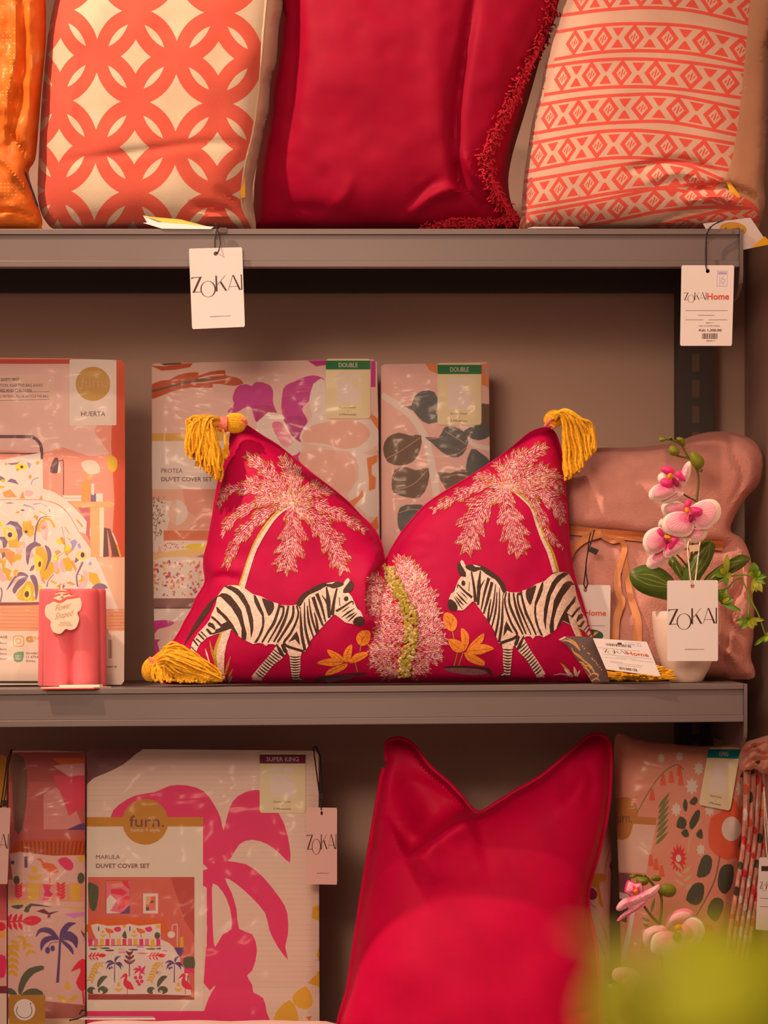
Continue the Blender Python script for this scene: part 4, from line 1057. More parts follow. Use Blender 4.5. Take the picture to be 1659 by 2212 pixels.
pol = [(wax2, stroke(TG([(630, 715), (700, 690), (760, 690), (850, 668)]), 4)), (wax2, stroke(TG([(655, 665), (730, 650), (800, 655), (830, 640)]), 4)), (wax2, stroke(TG([(545, 800), (640, 755), (720, 775), (800, 730), (860, 725), (960, 705)]), 6)), (wax2, TG(ell(740, 722, 10, 8, 8)))]
brn = mat('print_gold_brown', (0.55, 0.28, 0.12), 0.5)
scr = [[(665, 835), (700, 820), (745, 795), (715, 850), (690, 880), (675, 870), (720, 850), (745, 840), (750, 855), (770, 832), (790, 840), (800, 820), (830, 825), (850, 812)],
       [(725, 900), (690, 905), (670, 935), (700, 940), (705, 970), (660, 990), (680, 970), (725, 940), (730, 905), (735, 945), (755, 925), (770, 940), (775, 960), (770, 990), (775, 945), (800, 920), (805, 935), (825, 910), (845, 915), (860, 900), (870, 905), (888, 850)]]
tx = [('FRAGRANCE', *TG([(720, 1012)])[0], 22, 4, brn), ('PILLAR CANDLE', *TG([(705, 1040)])[0], 29, 4, brn)]
dz = lambda P_: [(x, y - 0.0 * x) for x, y in P_]
sf = Surf(shape, 0.006, 0.02, T=0.0003, g=5); art('tag_card', sf, shape, tc_, pol, tt, texts=tx, thick=0.0006, step=6)
for nm, ox, oy, w_, h_ in (('Flower', 660, 812, 190, 72), ('Shaped', 655, 912, 225, 92)):
    tv, tf = text_tris(nm, -0.012, 0.45); q = np.array(TG([(ox + a * w_, oy + c * h_ - a * w_ * .22) for a, c in tv]))
    mesh_obj('tag_words', sf.P(q[:, 0], q[:, 1], .0004), tf, brn, tt, smooth=False, label='slanted gold word ' + nm)
t = thing('price_card', 'white card with red edge lying under the pink candle on the shelf edge', 'card', W(155, 1488, 0.0))
zt = lambda px: W(px, MID(px), 0)[2]
b = MB(); e = 0.0004
for (pts, th, lift) in (([(88, -0.012), (202, -0.012), (240, 0.012), (120, 0.012)], 0.0012, 0.0003), ([(128, -0.002), (215, -0.002), (222, 0.012), (130, 0.012)], 0.002, 0.0016)):
    v = []
    for zz in (lift, lift + th):
        for px, d_ in pts: v.append((W(px, 0, d_)[0], d_, zt(px) + zz))
    b.add(v, [(0, 1, 2, 3), (7, 6, 5, 4), (0, 4, 5, 1), (1, 5, 6, 2), (2, 6, 7, 3), (3, 7, 4, 0)], 0)
b.build('card_body', mat('white_card', (0.9, 0.84, 0.72), 0.5), t, smooth=False)
b = MB(); v = []
for zz in (-0.0009, 0.0003):
    for px, d_ in [(90, -0.0125), (203, -0.0125), (236, 0.010), (120, 0.010)]: v.append((W(px, 0, d_)[0], d_, zt(px) + zz))
b.add(v, [(0, 1, 2, 3), (7, 6, 5, 4), (0, 4, 5, 1), (1, 5, 6, 2), (2, 6, 7, 3), (3, 7, 4, 0)], 0)
b.build('red_backing', mat('red_card', (0.6, 0.03, 0.02), 0.5), t, smooth=False)
# ---------------------------------------------------------------- zebra cushion
M_MAG = mat('magenta_velvet', (0.46, 0.0015, 0.068), 0.6, 'velvet', sheen=0.22, tint=(0.9, 0.04, 0.25), scale=45, spec=0.15)
A1 = lambda P_: zc(390, 1230, 7.9, P_)
B1 = lambda P_: zc(590, 1230, 7.9, P_)
C1 = lambda P_: zc(950, 1190, 7.375, P_)
D1 = lambda P_: zc(1100, 1190, 7.375, P_)
E1 = lambda P_: zc(440, 940, 4.608, P_)
G1 = lambda P_: zc(780, 1190, 7.375, P_)
I1 = lambda P_: zc(920, 900, 4.88, P_)
zb = lambda x: onshelf(MID(x), 0.13) - 1.5
ol = [(496, 957), (500, 930), (511, 915), (525, 915), (545, 927), (572, 945), (603, 964), (648, 1001), (679, 1027), (711, 1051), (750, 1083), (778, 1113), (800, 1133), (818, 1160), (826, 1185), (832, 1211), (842, 1192), (868, 1150), (893, 1120), (920, 1090), (961, 1062), (1010, 1033), (1063, 998), (1100, 972), (1125, 951), (1145, 935), (1170, 925), (1188, 926), (1200, 938),
      (1208, 960), (1215, 992), (1219, 1033), (1223, 1084), (1227, 1146), (1233, 1207), (1241, 1248), (1253, 1285), (1263, 1319), (1271, 1353), (1283, 1385), (1292, 1430), (1294, 1460), (1280, zb(1280)), (1000, zb(1000)), (700, zb(700)), (480, zb(480)), (360, zb(360)), (346, 1455), (352, 1420),
      (368, 1396), (390, 1362), (400, 1341), (415, 1316), (425, 1291), (437, 1272), (444, 1255), (441, 1230), (441, 1205), (449, 1174), (460, 1113), (468, 1061), (475, 1027), (483, 992)]
ol = cat(ol, 2)
zsurf = Surf(ol, 0.062, 0.17, T=0.06, k=0.9, g=6, noise=[(0.0018, 80, 31), (0.0006, 30, 2)],
             extra=[fold([(822, 1170), (824, 1200), (812, 1225), (800, 1250), (795, 1290), (800, 1325), (830, 1350)], 0.026, 4, 50),
                    crease([(832, 1205), (828, 1240), (822, 1275)], -0.010, 14), crease([(444, 1255), (480, 1246), (520, 1250)], -0.006, 9),
                    crease([(540, 925), (560, 1050), (590, 1180)], 0.003, 50), crease([(455, 1180), (500, 1205), (560, 1200)], -0.003, 22),
                    crease([(860, 1180), (900, 1160), (950, 1170)], 0.003, 16), crease([(850, 1200), (880, 1215), (930, 1205)], -0.003, 10),
                    crease([(1245, 1230), (1228, 1245), (1200, 1240)], -0.004, 7), crease([(1200, 1000), (1190, 1150), (1215, 1300)], 0.003, 20)])
zx0 = W(820, 0, 0.06)[0]
zt_ = thing('cushion', 'magenta velvet cushion with two embroidered zebras, palms and yellow corner tassels', 'cushion', (zx0, 0.09, W(820, MID(820), 0)[2]))
art('cover', zsurf, ol, M_MAG, [], zt_, back=0.055, step=6)
b = MB(); b.tube([zsurf.at(x, y, 0.0) for x, y in ol[::1] if y < 1440], 0.0011, 5, caps=False); b.build('edge_seam', M_MAG, zt_)

ZW = mat('zebra_white_thread', (0.86, 0.70, 0.62), 0.6, 'thread'); ZB = mat('zebra_black_thread', (0.05, 0.022, 0.015), 0.6, 'thread')
TP = [mat('thread_blush', (0.90, 0.70, 0.72), 0.45, 'thread'), mat('thread_rose', (0.80, 0.16, 0.27), 0.45, 'thread'), mat('thread_pink', (0.86, 0.42, 0.50), 0.45, 'thread'), mat('thread_deep', (0.45, 0.03, 0.05), 0.5, 'thread'), mat('thread_olive', (0.42, 0.26, 0.02), 0.5, 'thread'), mat('thread_lime', (0.50, 0.42, 0.03), 0.5, 'thread')]
OG = [mat('thread_orange', (0.85, 0.30, 0.03), 0.5, 'thread'), mat('thread_rust', (0.55, 0.10, 0.01), 0.5, 'thread')]
# body outline and stripes, traced in two halves
body = A1([(620, 500), (650, 430), (740, 300), (830, 268), (960, 270), (1080, 310), (1230, 420), (1380, 462), (1500, 530), (1590, 562)]) + \
    B1([(80, 578), (95, 605), (250, 615), (330, 615), (400, 600), (460, 600), (520, 520), (600, 440), (700, 395), (820, 335), (900, 290), (1000, 305), (1100, 310), (1200, 240), (1245, 165), (1285, 148), (1308, 180), (1280, 250), (1200, 335), (1190, 400), (1290, 400), (1345, 470), (1385, 560), (1425, 650), (1500, 725), (1535, 810),
        (1500, 900), (1380, 935), (1290, 920), (1230, 905), (1140, 830), (1060, 772), (1000, 800), (975, 840), (900, 905), (840, 980), (760, 1060), (700, 1140), (640, 1210), (600, 1300), (555, 1390), (490, 1415), (465, 1500), (465, 1700), (440, 1850), (500, 1885), (580, 1920), (420, 1925), (325, 1870), (300, 1700), (280, 1500), (260, 1435), (235, 1420), (150, 1520), (0, 1635)]) + \
    A1([(1480, 1760), (1390, 1870), (1385, 1900), (1220, 1885), (1210, 1830), (1280, 1740), (1400, 1600), (1520, 1460), (1640, 1300), (1580, 1275), (1500, 1275), (1460, 1310), (1400, 1262), (1330, 1255), (1240, 1275), (1110, 1215), (1020, 1160), (970, 1115), (860, 1020), (700, 1080), (560, 1120), (450, 1165), (330, 1275), (290, 1350), (262, 1430), (170, 1385), (180, 1320), (200, 1245), (260, 1150), (300, 1085), (380, 1005), (450, 925), (500, 855), (530, 760), (570, 680), (600, 600)])
SH = lambda P_: [(x + 1580, y) for x, y in P_]      # second crop into first crop coordinates
st = []
st.append(A1([(600, 470), (640, 450), (625, 480), (545, 590), (500, 700), (400, 840), (250, 1040), (120, 1210), (52, 1308), (90, 1200), (170, 1050), (240, 920), (370, 720), (480, 570)]))
st.append(A1([(745, 295), (850, 272), (980, 330), (1080, 430), (1180, 620), (1240, 850), (1245, 1020), (1200, 1190), (1190, 1000), (1150, 800), (1100, 630), (980, 450), (880, 370)]))
st.append(A1([(625, 465), (700, 405), (780, 410), (860, 455), (960, 580), (1040, 700), (1080, 900), (1130, 1100), (1115, 1215), (1040, 1175), (1040, 1000), (980, 830), (860, 640), (740, 520), (690, 470)]))
st.append(A1([(603, 632), (640, 650), (700, 720), (790, 800), (900, 950), (990, 1120), (960, 1118), (860, 1012), (700, 1070), (560, 1112), (500, 1115), (470, 1080), (425, 1020), (470, 1010), (540, 1085), (585, 1070), (600, 1020), (660, 1005), (685, 985), (600, 890), (520, 830), (520, 790), (580, 820), (700, 935), (790, 890), (700, 790), (625, 730)]))
st.append(A1([(460, 930), (490, 900), (560, 925), (600, 1000), (585, 1040), (540, 1000), (470, 970)]))
for (a_, c_, w_) in (((300, 1095), (405, 1200), 34), ((345, 1060), (445, 1160), 26), ((215, 1195), (300, 1310), 34), ((262, 1180), (355, 1255), 28), ((180, 1320), (270, 1415), 22)): st.append(A1(stroke([a_, c_], w_, w_ * .8, smooth=False)))
st.append(A1([(1245, 430), (1280, 440), (1340, 560), (1420, 750), (1435, 900), (1410, 1050), (1345, 1180), (1300, 1255), (1250, 1255), (1330, 1130), (1390, 960), (1390, 800), (1320, 680), (1260, 560)]))
st.append(A1(cat([(1388, 490), (1500, 530), (1590, 570), (1592, 680), (1550, 755), (1500, 792), (1440, 650)], 2)))
def sk(P_, w0, w1, w2): st.append(A1(stroke(P_, w0 * 1.15, w1 * 1.25, w2=w2 * 1.2)))
sk(SH([(110, 610), (75, 740), (10, 920), (-80, 1060), (-190, 1250)]), 34, 44, 26)
st.append(B1([(85, 600), (190, 620), (180, 660), (150, 655), (100, 650), (80, 700)]))
sk(SH([(180, 640), (160, 790), (50, 1010), (-90, 1250)]), 30, 36, 18)
sk(SH([(262, 620), (215, 820), (120, 1040), (10, 1240)]), 30, 46, 24)
sk(SH([(345, 620), (335, 800), (230, 1000), (70, 1250)]), 30, 44, 28)
sk(SH([(400, 615), (430, 740), (400, 880), (300, 1090), (190, 1240), (240, 1310), (420, 1370), (520, 1400)]), 26, 36, 40)
sk(SH([(440, 620), (478, 700)]), 22, 20, 10)
st.append(B1([(400, 1055), (440, 1150), (460, 1300), (375, 1195), (262, 1245), (340, 1130)]))
sk(SH([(465, 700), (475, 900), (490, 1120), (545, 1385)]), 16, 40, 46)
sk(SH([(535, 560), (540, 900), (570, 1100), (622, 1290)]), 14, 36, 40)
sk(SH([(585, 620), (610, 900), (690, 1160)]), 16, 34, 24)
sk(SH([(610, 500), (640, 720), (680, 900), (745, 1090)]), 14, 32, 30)
sk(SH([(680, 470), (760, 720), (850, 960)]), 54, 46, 30); sk(SH([(700, 730), (740, 880), (765, 1060)]), 14, 34, 34)
sk(SH([(745, 410), (830, 640), (895, 900)]), 56, 36, 22)
sk(SH([(910, 300), (935, 470), (945, 620), (958, 830)]), 18, 66, 40); sk(SH([(830, 440), (900, 540), (940, 640)]), 10, 26, 30)
sk(SH([(1090, 320), (1040, 540), (1005, 785)]), 26, 40, 60)
sk(SH([(1130, 480), (1138, 620)]), 12, 34, 14)
sk(SH([(1075, 715), (1200, 640), (1345, 545), (1365, 600)]), 40, 26, 14)
for a_, c_, w_ in (((1170, 735), (1300, 640), 14), ((1170, 820), (1390, 665), 26), ((1235, 842), (1400, 735), 26), ((1270, 900), (1435, 745), 22)): sk(SH([a_, ((a_[0] + c_[0]) / 2, (a_[1] + c_[1]) / 2 - 4), c_]), 6, w_ * 1.2, 6)
st.append(B1(ell(1247, 502, 40, 44, 14, .4)))
st.append(B1(cat([(1360, 905), (1400, 830), (1500, 798), (1550, 840), (1552, 925), (1500, 968), (1400, 945)], 3)))
st.append(B1(cat([(1195, 400), (1220, 310), (1290, 225), (1330, 188), (1372, 240), (1360, 330), (1300, 392)], 3)))
st.append(B1([(1395, 570), (1430, 620), (1470, 700), (1430, 660)]))
st.append(B1(cat([(400, 605), (430, 500), (520, 405), (620, 345), (760, 265), (880, 225), (1060, 205), (1205, 235), (1185, 280), (1080, 318), (1010, 322), (930, 290), (860, 305), (820, 340), (720, 385), (620, 430), (530, 520), (470, 625)], 2)))
mane_w = B1([(900, 238), (1000, 220), (1065, 210), (1010, 245), (930, 248)])
for i, y in enumerate(range(1490, 1900, 44)): st.append(B1(stroke([(272 + i * 3, y - 6), (370, y + 10), (466 - i * 1, y - 4)], 10, 26, w2=14)))
st.append(B1([(330, 1880), (450, 1890), (520, 1890), (585, 1922), (420, 1930)]))
st.append(B1([(195, 1245), (215, 1330), (250, 1400), (230, 1450), (170, 1400), (130, 1290)])); st.append(B1([(60, 1260), (150, 1380), (200, 1470), (160, 1500), (90, 1400), (45, 1290)]))
for i in range(11):
    t_ = (i - 1.2) / 10.0; cx, cy = 1628 - 325 * t_, 1470 + 385 * t_
    ax, ay = 0.80, 0.60
    wd = 98 - 28 * t_
    st.append(A1(stroke([(cx - ax * wd, cy - ay * wd), (cx, cy + 6), (cx + ax * wd, cy + ay * wd)], 14, 26, w2=16)))
def zmirror(P_):
    out = []
    for x, y in P_:
        dy = float(np.interp(x, [511, 650, 753, 786], [9, 3, 0, -9]))
        out.append((968 + 0.865 * (786 - x), 1210 + (y - 1249) * 1.116 + dy))
    return out
inner = [p for p in ol]
bodyS = [body]
legclip = body
for nm, mp, lab in (('zebra_embroidery', lambda P_: P_, 'walking zebra facing right'), ('zebra_embroidery', zmirror, 'walking zebra facing left')):
    pol = [(ZB, mp(body))] if False else [(ZW, mp(body))] + [(ZB, mp(q)) for q in st] + [(ZW, mp(mane_w))]
    art(nm, zsurf, ol, None, pol, zt_, off=0.0007, step=6, label=lab)
print('zebra ok')

r = random.Random(21)
def stitches(name, fronds, w_st=1.5, ol_p=0.75, dens_=1.0, label=None, trunk=None, centre=None, extra=()):
    """fronds: (points in photo px, max width px); chevron stitches either side of the rib"""
    groups = {m.name: (m, []) for m in TP}
    V = []; F = []; FM = []
    def st_(x0, y0, x1, y1, m, wd):
        L = math.hypot(x1 - x0, y1 - y0)
        if L < 1: return
        nx, ny = -(y1 - y0) / L * wd / 2, (x1 - x0) / L * wd / 2
        q = [(x0, y0), (x0 * .65 + x1 * .35 + nx, y0 * .65 + y1 * .35 + ny), (x1, y1), (x0 * .65 + x1 * .35 - nx, y0 * .65 + y1 * .35 - ny)]
        if not all(inside(ol, np.array([a[0]]), np.array([a[1]]))[0] for a in (q[0], q[2])): return
        a = np.array(q); wv = zsurf.P(a[:, 0], a[:, 1], 0.0006 + r.random() * 0.0006)
        o = len(V); V.extend(wv.tolist()); F.append([o, o + 1, o + 2, o + 3]); FM.append(TP.index(m))
    for pts, wmax in fronds:
        Q = np.array(cat(pts, 12, False)) if len(pts) > 2 else np.array(dens(pts, 4, False))
        seg = np.concatenate([[0], np.cumsum(np.hypot(*np.diff(Q, axis=0).T))]); L = seg[-1]
        n = int(L / 1.9 * dens_)
        for i in range(n):
            s_ = L * (i + r.random()) / n; t_ = s_ / L
            x = np.interp(s_, seg, Q[:, 0]); y = np.interp(s_, seg, Q[:, 1])
            x2 = np.interp(min(L, s_ + 3), seg, Q[:, 0]); y2 = np.interp(min(L, s_ + 3), seg, Q[:, 1]); x1 = np.interp(max(0, s_ - 3), seg, Q[:, 0]); y1 = np.interp(max(0, s_ - 3), seg, Q[:, 1])
            a = math.atan2(y2 - y1, x2 - x1)
            hw = wmax / 2 * (0.12 + 0.88 * math.sin(math.pi * min(1, t_ * 0.9 + 0.06)) ** 0.7) * (0.82 + 0.26 * math.sin(t_ * 26))
            for sd in (-1, 1):
                rr = 0.0; k = 0
                while rr < hw:
                    ln = r.uniform(5.5, 8.5)
                    aa = a + sd * (0.62 + 0.15 * r.random())
                    ox, oy = x - sd * rr * math.sin(a) * 1.0 + math.cos(a) * rr * .9, y + sd * rr * math.cos(a) + math.sin(a) * rr * .9
                    edge = rr / (hw + 1e-6)
                    if rr + 3.2 > hw and r.random() < ol_p: m = TP[4] if r.random() < .7 else TP[5]
                    else: m = TP[r.choices([0, 1, 2, 3], [2.3 + 2.2 * (1 - edge), 3.2, 3, 1.6])[0]]
                    st_(ox, oy, ox + ln * math.cos(aa), oy + ln * math.sin(aa), m, w_st)
                    rr += 4.3; k += 1
            if i % 2 == 0: st_(x, y, x + 5 * math.cos(a), y + 5 * math.sin(a), TP[3] if t_ > .15 else TP[4], 1.3)
    o = mesh_obj(name, V, F, TP, zt_, FM, smooth=False, label=label)
    return o
f1 = [([(880, 685), (790, 540), (640, 360), (430, 205)], 34), ([(880, 685), (740, 580), (600, 490), (435, 440)], 25), ([(880, 685), (660, 610), (450, 540), (260, 545), (145, 690)], 27),
      ([(880, 685), (600, 660), (400, 750), (260, 860), (178, 1005)], 24), ([(880, 685), (680, 740), (490, 880), (330, 1060), (222, 1300)], 30), ([(880, 685), (890, 900), (860, 1130), (792, 1342)], 62),
      ([(880, 685), (1060, 790), (1220, 980), (1310, 1150), (1390, 1340)], 54), ([(880, 685), (1100, 680), (1300, 770), (1480, 870), (1600, 950)], 27), ([(880, 685), (990, 610), (1130, 560), (1280, 550)], 26), ([(880, 685), (870, 500), (820, 350), (765, 225)], 24),
      ([(880, 685), (900, 500), (890, 380), (800, 215)], 28), ([(880, 685), (920, 560), (940, 420), (900, 300)], 22), ([(880, 685), (970, 770), (1075, 870)], 16), ([(880, 685), (990, 560), (1080, 490), (1160, 480)], 16)]
stitches('palm_embroidery', [(E1(p), w_) for p, w_ in f1], label='left palm crown in pink and olive stitches')
f2 = [([(850, 745), (940, 590), (1060, 440), (1262, 308)], 36), ([(850, 745), (980, 670), (1130, 590), (1275, 545)], 34), ([(850, 745), (850, 600), (900, 480), (985, 375)], 32), ([(850, 745), (820, 620), (780, 540), (720, 480)], 24),
      ([(850, 745), (720, 670), (620, 620), (500, 650)], 20), ([(850, 745), (650, 710), (430, 790), (250, 880), (85, 980)], 26), ([(850, 745), (680, 850), (530, 1060), (430, 1415)], 62), ([(850, 745), (850, 900), (910, 1150), (1000, 1440)], 60),
      ([(850, 745), (770, 820), (685, 915)], 16), ([(850, 745), (1060, 810), (1200, 1020), (1290, 1250), (1435, 1385)], 24), ([(850, 745), (1100, 760), (1290, 850), (1390, 960), (1440, 1110)], 40), ([(850, 745), (1080, 710), (1220, 640), (1330, 610), (1440, 640)], 24), ([(850, 745), (1130, 700), (1330, 700), (1460, 780)], 28)]
stitches('palm_embroidery', [(I1(p), w_) for p, w_ in f2], label='right palm crown in pink and olive stitches')
# trunks
def poly_part(name, pol, off=0.0008, label=None, step=5, split=None):
    if split is None: return art(name, zsurf, ol, None, pol, zt_, off=off, step=step, label=label)
    for lf in (True, False):
        art(name, zsurf, ol, None, [(m, q) for m, q in pol if (np.mean([a[0] for a in q]) < split) == lf], zt_, off=off, step=step, label=label + (' on the left' if lf else ' on the right'))
M_TR = mat('thread_silver', (0.78, 0.62, 0.58), 0.5, 'thread')
poly_part('palm_trunk', [(TP[5], stroke(E1([(850, 680), (720, 775), (600, 920), (500, 1100), (430, 1300), (365, 1510)]), 2, 6, w2=9)), (M_TR, stroke(E1([(870, 700), (730, 800), (615, 950), (515, 1120), (450, 1300), (385, 1521)]), 3, 9, w2=10)),
                         (TP[5], stroke(A1([(700, 1080), (620, 1290), (600, 1450), (650, 1800), (740, 1900)]), 5, 8, w2=3)), (M_TR, A1([(720, 1070), (862, 1020), (830, 1150), (790, 1250), (750, 1450), (740, 1750), (780, 1920), (690, 1880), (640, 1700), (610, 1480), (640, 1300)]))], label='left pale stitched trunk')
poly_part('palm_trunk', [(TP[5], stroke(I1([(885, 745), (1010, 830), (1130, 950), (1190, 1120), (1250, 1280), (1330, 1440), (1385, 1640)]), 3, 5, w2=10)), (M_TR, stroke(I1([(870, 755), (1000, 850), (1110, 965), (1170, 1130), (1230, 1290), (1300, 1440), (1360, 1640)]), 2, 6, w2=9)),
                         (TP[5], stroke(D1([(1030, 1090), (1080, 1200), (1150, 1365), (1170, 1500)]), 3, 5, w2=3)), (M_TR, D1([(935, 1010), (1035, 1090), (1090, 1220), (1140, 1362), (1060, 1362), (1000, 1230), (960, 1120)]))], label='right pale stitched trunk')
for c in (E1([(881, 686)])[0], I1([(850, 745)])[0]):
    b = MB(); p = zsurf.at(*c, 0.0012); b.ball(p, 0.0032, 0.0012, 0.0030, 12); b.build('stitched_knot', M_TR, zt_)
# centre leaf of long stitches with a bouclé spine
spine = G1([(430, 260), (520, 480), (620, 680), (740, 900), (790, 1100), (800, 1300), (760, 1560), (700, 1800), (690, 1980)])
tipsR = [(640, 105), (735, 130), (810, 195), (905, 300), (990, 412), (1140, 640), (1210, 910), (1270, 1130), (1335, 1380), (1280, 1650), (1060, 1840), (860, 1940)]
tipsL = [(165, 410), (130, 630), (120, 750), (165, 915), (245, 1190), (215, 1360), (145, 1560), (150, 1765), (350, 1900)]
fr_ = []
for i, tp in enumerate(tipsR):
    s_ = 0.10 + 0.80 * i / (len(tipsR) - 1); k = s_ * (len(spine) - 1); j = int(min(k, len(spine) - 2)); bx = spine[j][0] + (spine[j + 1][0] - spine[j][0]) * (k - j) + 6; by = spine[j][1] + (spine[j + 1][1] - spine[j][1]) * (k - j) + 14
    tx_, ty_ = G1([tp])[0]; fr_.append(([(bx, by), ((bx + tx_) / 2 + 4, (by + ty_) / 2 + 3), (tx_, ty_)], 34))
for i, tp in enumerate(tipsL):
    s_ = 0.16 + 0.76 * i / (len(tipsL) - 1); k = s_ * (len(spine) - 1); j = int(min(k, len(spine) - 2)); bx = spine[j][0] + (spine[j + 1][0] - spine[j][0]) * (k - j) - 6; by = spine[j][1] + (spine[j + 1][1] - spine[j][1]) * (k - j) + 10
    tx_, ty_ = G1([tp])[0]; fr_.append(([(bx, by), ((bx + tx_) / 2 - 3, (by + ty_) / 2 + 3), (tx_, ty_)], 34))
stitches('leaf_embroidery', fr_, w_st=2.2, dens_=1.0, ol_p=0.4, label='large spiky leaf of silver pink stitches')
b = MB(); mts = [mat('boucle_olive', (0.44, 0.36, 0.04), 0.7, 'thread'), mat('boucle_cream', (0.66, 0.52, 0.26), 0.7, 'thread')]
Qs = cat(spine, 30, False)
for i in range(420):
    x, y = Qs[int(r.random() * (len(Qs) - 1))]; x += r.uniform(-13, 13); y += r.uniform(-5, 5)
    p = zsurf.at(x, y, 0.0022 + 0.002 * r.random()); a = r.uniform(0, 3.14)
    b.ball(p, 0.0027, 0.0016, 0.0016, 6, mi=0 if r.random() < .66 else 1, rot=a)
b.build('boucle_spine', mts, zt_, label='knotted olive wool spine of the leaf')
# orange leaves, berries, grasses, dark ground
pol = []
def oleaf(q):
    c = np.array(q).mean(0)
    pol.append((OG[0], q))
def vein(m, P_, w_=1.2): pol.append((m, stroke(P_, w_, w_)))
for q in (C1(cat([(340, 1235), (430, 1290), (470, 1380), (450, 1500), (380, 1600), (345, 1450)], 3)), C1(cat([(130, 1415), (230, 1405), (320, 1440), (370, 1500), (380, 1600), (270, 1615), (190, 1560)], 3)), C1(cat([(700, 1310), (680, 1450), (560, 1520), (440, 1570), (530, 1440)], 3)), C1(cat([(865, 1550), (750, 1610), (600, 1655), (420, 1600), (560, 1510), (700, 1485)], 3)), C1(cat([(390, 1620), (520, 1640), (640, 1710), (710, 1760), (700, 1830), (560, 1800), (440, 1740)], 3)),
          C1(cat([(70, 1000), (150, 985), (240, 1050), (280, 1150), (240, 1260), (170, 1280), (80, 1200), (55, 1090)], 3)),
          B1(cat([(1425, 1130), (1500, 1050), (1600, 1040), (1659, 1080), (1650, 1220), (1570, 1300), (1470, 1290), (1420, 1200)], 3)), B1(cat([(920, 1370), (1080, 1420), (1190, 1500), (1200, 1560), (1000, 1510)], 3)), B1(cat([(1345, 1285), (1335, 1480), (1290, 1580), (1210, 1560), (1200, 1440), (1250, 1340)], 3)), B1(cat([(745, 1595), (900, 1530), (1080, 1520), (1210, 1580), (1050, 1650), (900, 1640)], 3)),
          B1(cat([(1300, 1600), (1380, 1460), (1500, 1415), (1590, 1415), (1610, 1470), (1480, 1560)], 3)), B1(cat([(890, 1800), (940, 1720), (1060, 1660), (1260, 1600), (1240, 1680), (1100, 1760), (960, 1800)], 3))):
    oleaf(q)
for q in (C1([(350, 1260), (410, 1380), (385, 1590)]), C1([(150, 1430), (250, 1510), (380, 1600)]), C1([(690, 1330), (600, 1430), (450, 1560)]), C1([(860, 1550), (650, 1580), (420, 1595)]), C1([(400, 1630), (520, 1720), (700, 1810)]), C1([(110, 1030), (160, 1130), (170, 1270)]), C1([(90, 1100), (150, 1150), (165, 1220)]), C1([(220, 1080), (190, 1150), (165, 1220)]),
          B1([(1600, 1070), (1540, 1180), (1480, 1290)]), B1([(1470, 1120), (1520, 1190), (1510, 1240)]), B1([(930, 1380), (1080, 1470), (1200, 1570)]), B1([(1320, 1320), (1260, 1450), (1270, 1580)]), B1([(760, 1595), (980, 1580), (1220, 1590)]), B1([(1600, 1450), (1450, 1510), (1310, 1600)]), B1([(900, 1790), (1060, 1710), (1260, 1610)])): vein(OG[1], q)
for q in (C1([(205, 1290), (225, 1400)]), C1([(280, 1620), (230, 1830)]), C1([(370, 1620), (300, 1830)]), B1([(1500, 1300), (1480, 1400)]), B1([(1400, 1590), (1440, 1750)])): pol.append((TP[4], stroke(q, 2.2, smooth=False)))
poly_part('flower_embroidery', pol, off=0.0008, label='orange stitched leaves and berries', split=880)
dkm = mat('thread_dark_brown', (0.05, 0.012, 0.012), 0.6, 'thread'); gpm = mat('thread_plum_grey', (0.22, 0.10, 0.12), 0.6, 'thread')
poly_part('ground_embroidery', [(dkm, B1(cat([(700, 1900), (800, 1830), (1000, 1820), (1300, 1775), (1610, 1770), (1500, 1810), (1250, 1830), (1000, 1870), (820, 1900)], 2))), (gpm, B1([(830, 1880), (1000, 1850), (1400, 1830), (1250, 1880), (950, 1930)])),
                                (gpm, C1(cat([(50, 1880), (200, 1860), (480, 1870), (700, 1900), (760, 1950), (560, 1980), (250, 1950)], 2))), (dkm, C1(cat([(50, 1870), (200, 1830), (500, 1835), (760, 1860), (810, 1900), (845, 1990), (760, 1945), (700, 1890), (400, 1860)], 2)))], label='dark stitched ground patch', split=880)
pol = []
for (P_, w_, m) in ((A1([(500, 1205), (520, 1330), (560, 1480), (620, 1700)]), 6, TP[4]), (A1([(420, 1350), (450, 1450), (490, 1580)]), 4, M_TR), (A1([(855, 1480), (800, 1650), (760, 1800)]), 6, TP[4]), (A1([(900, 1690), (850, 1780), (810, 1900)]), 5, TP[4]), (A1([(880, 1820), (850, 1880), (820, 1930)]), 4, M_TR), (A1([(1050, 1875), (940, 1890), (850, 1930)]), 2.5, gpm),
                    (D1([(815, 1780), (870, 1840), (960, 1910)]), 4, TP[5]), (D1([(870, 1870), (940, 1940), (1020, 2000)]), 8, M_TR), (D1([(1030, 1840), (1050, 1920), (1060, 2000)]), 7, M_TR), (D1([(1130, 1900), (1100, 1950), (1080, 2010)]), 5, M_TR), (D1([(700, 1980), (850, 1960), (1000, 2010)]), 2.5, M_TR)):
    pol.append((m, stroke(P_, 0.6, w_, w2=w_ * .6)))
poly_part('grass_embroidery', pol, label='small stitched grass blades', split=880)
print('stitches ok')

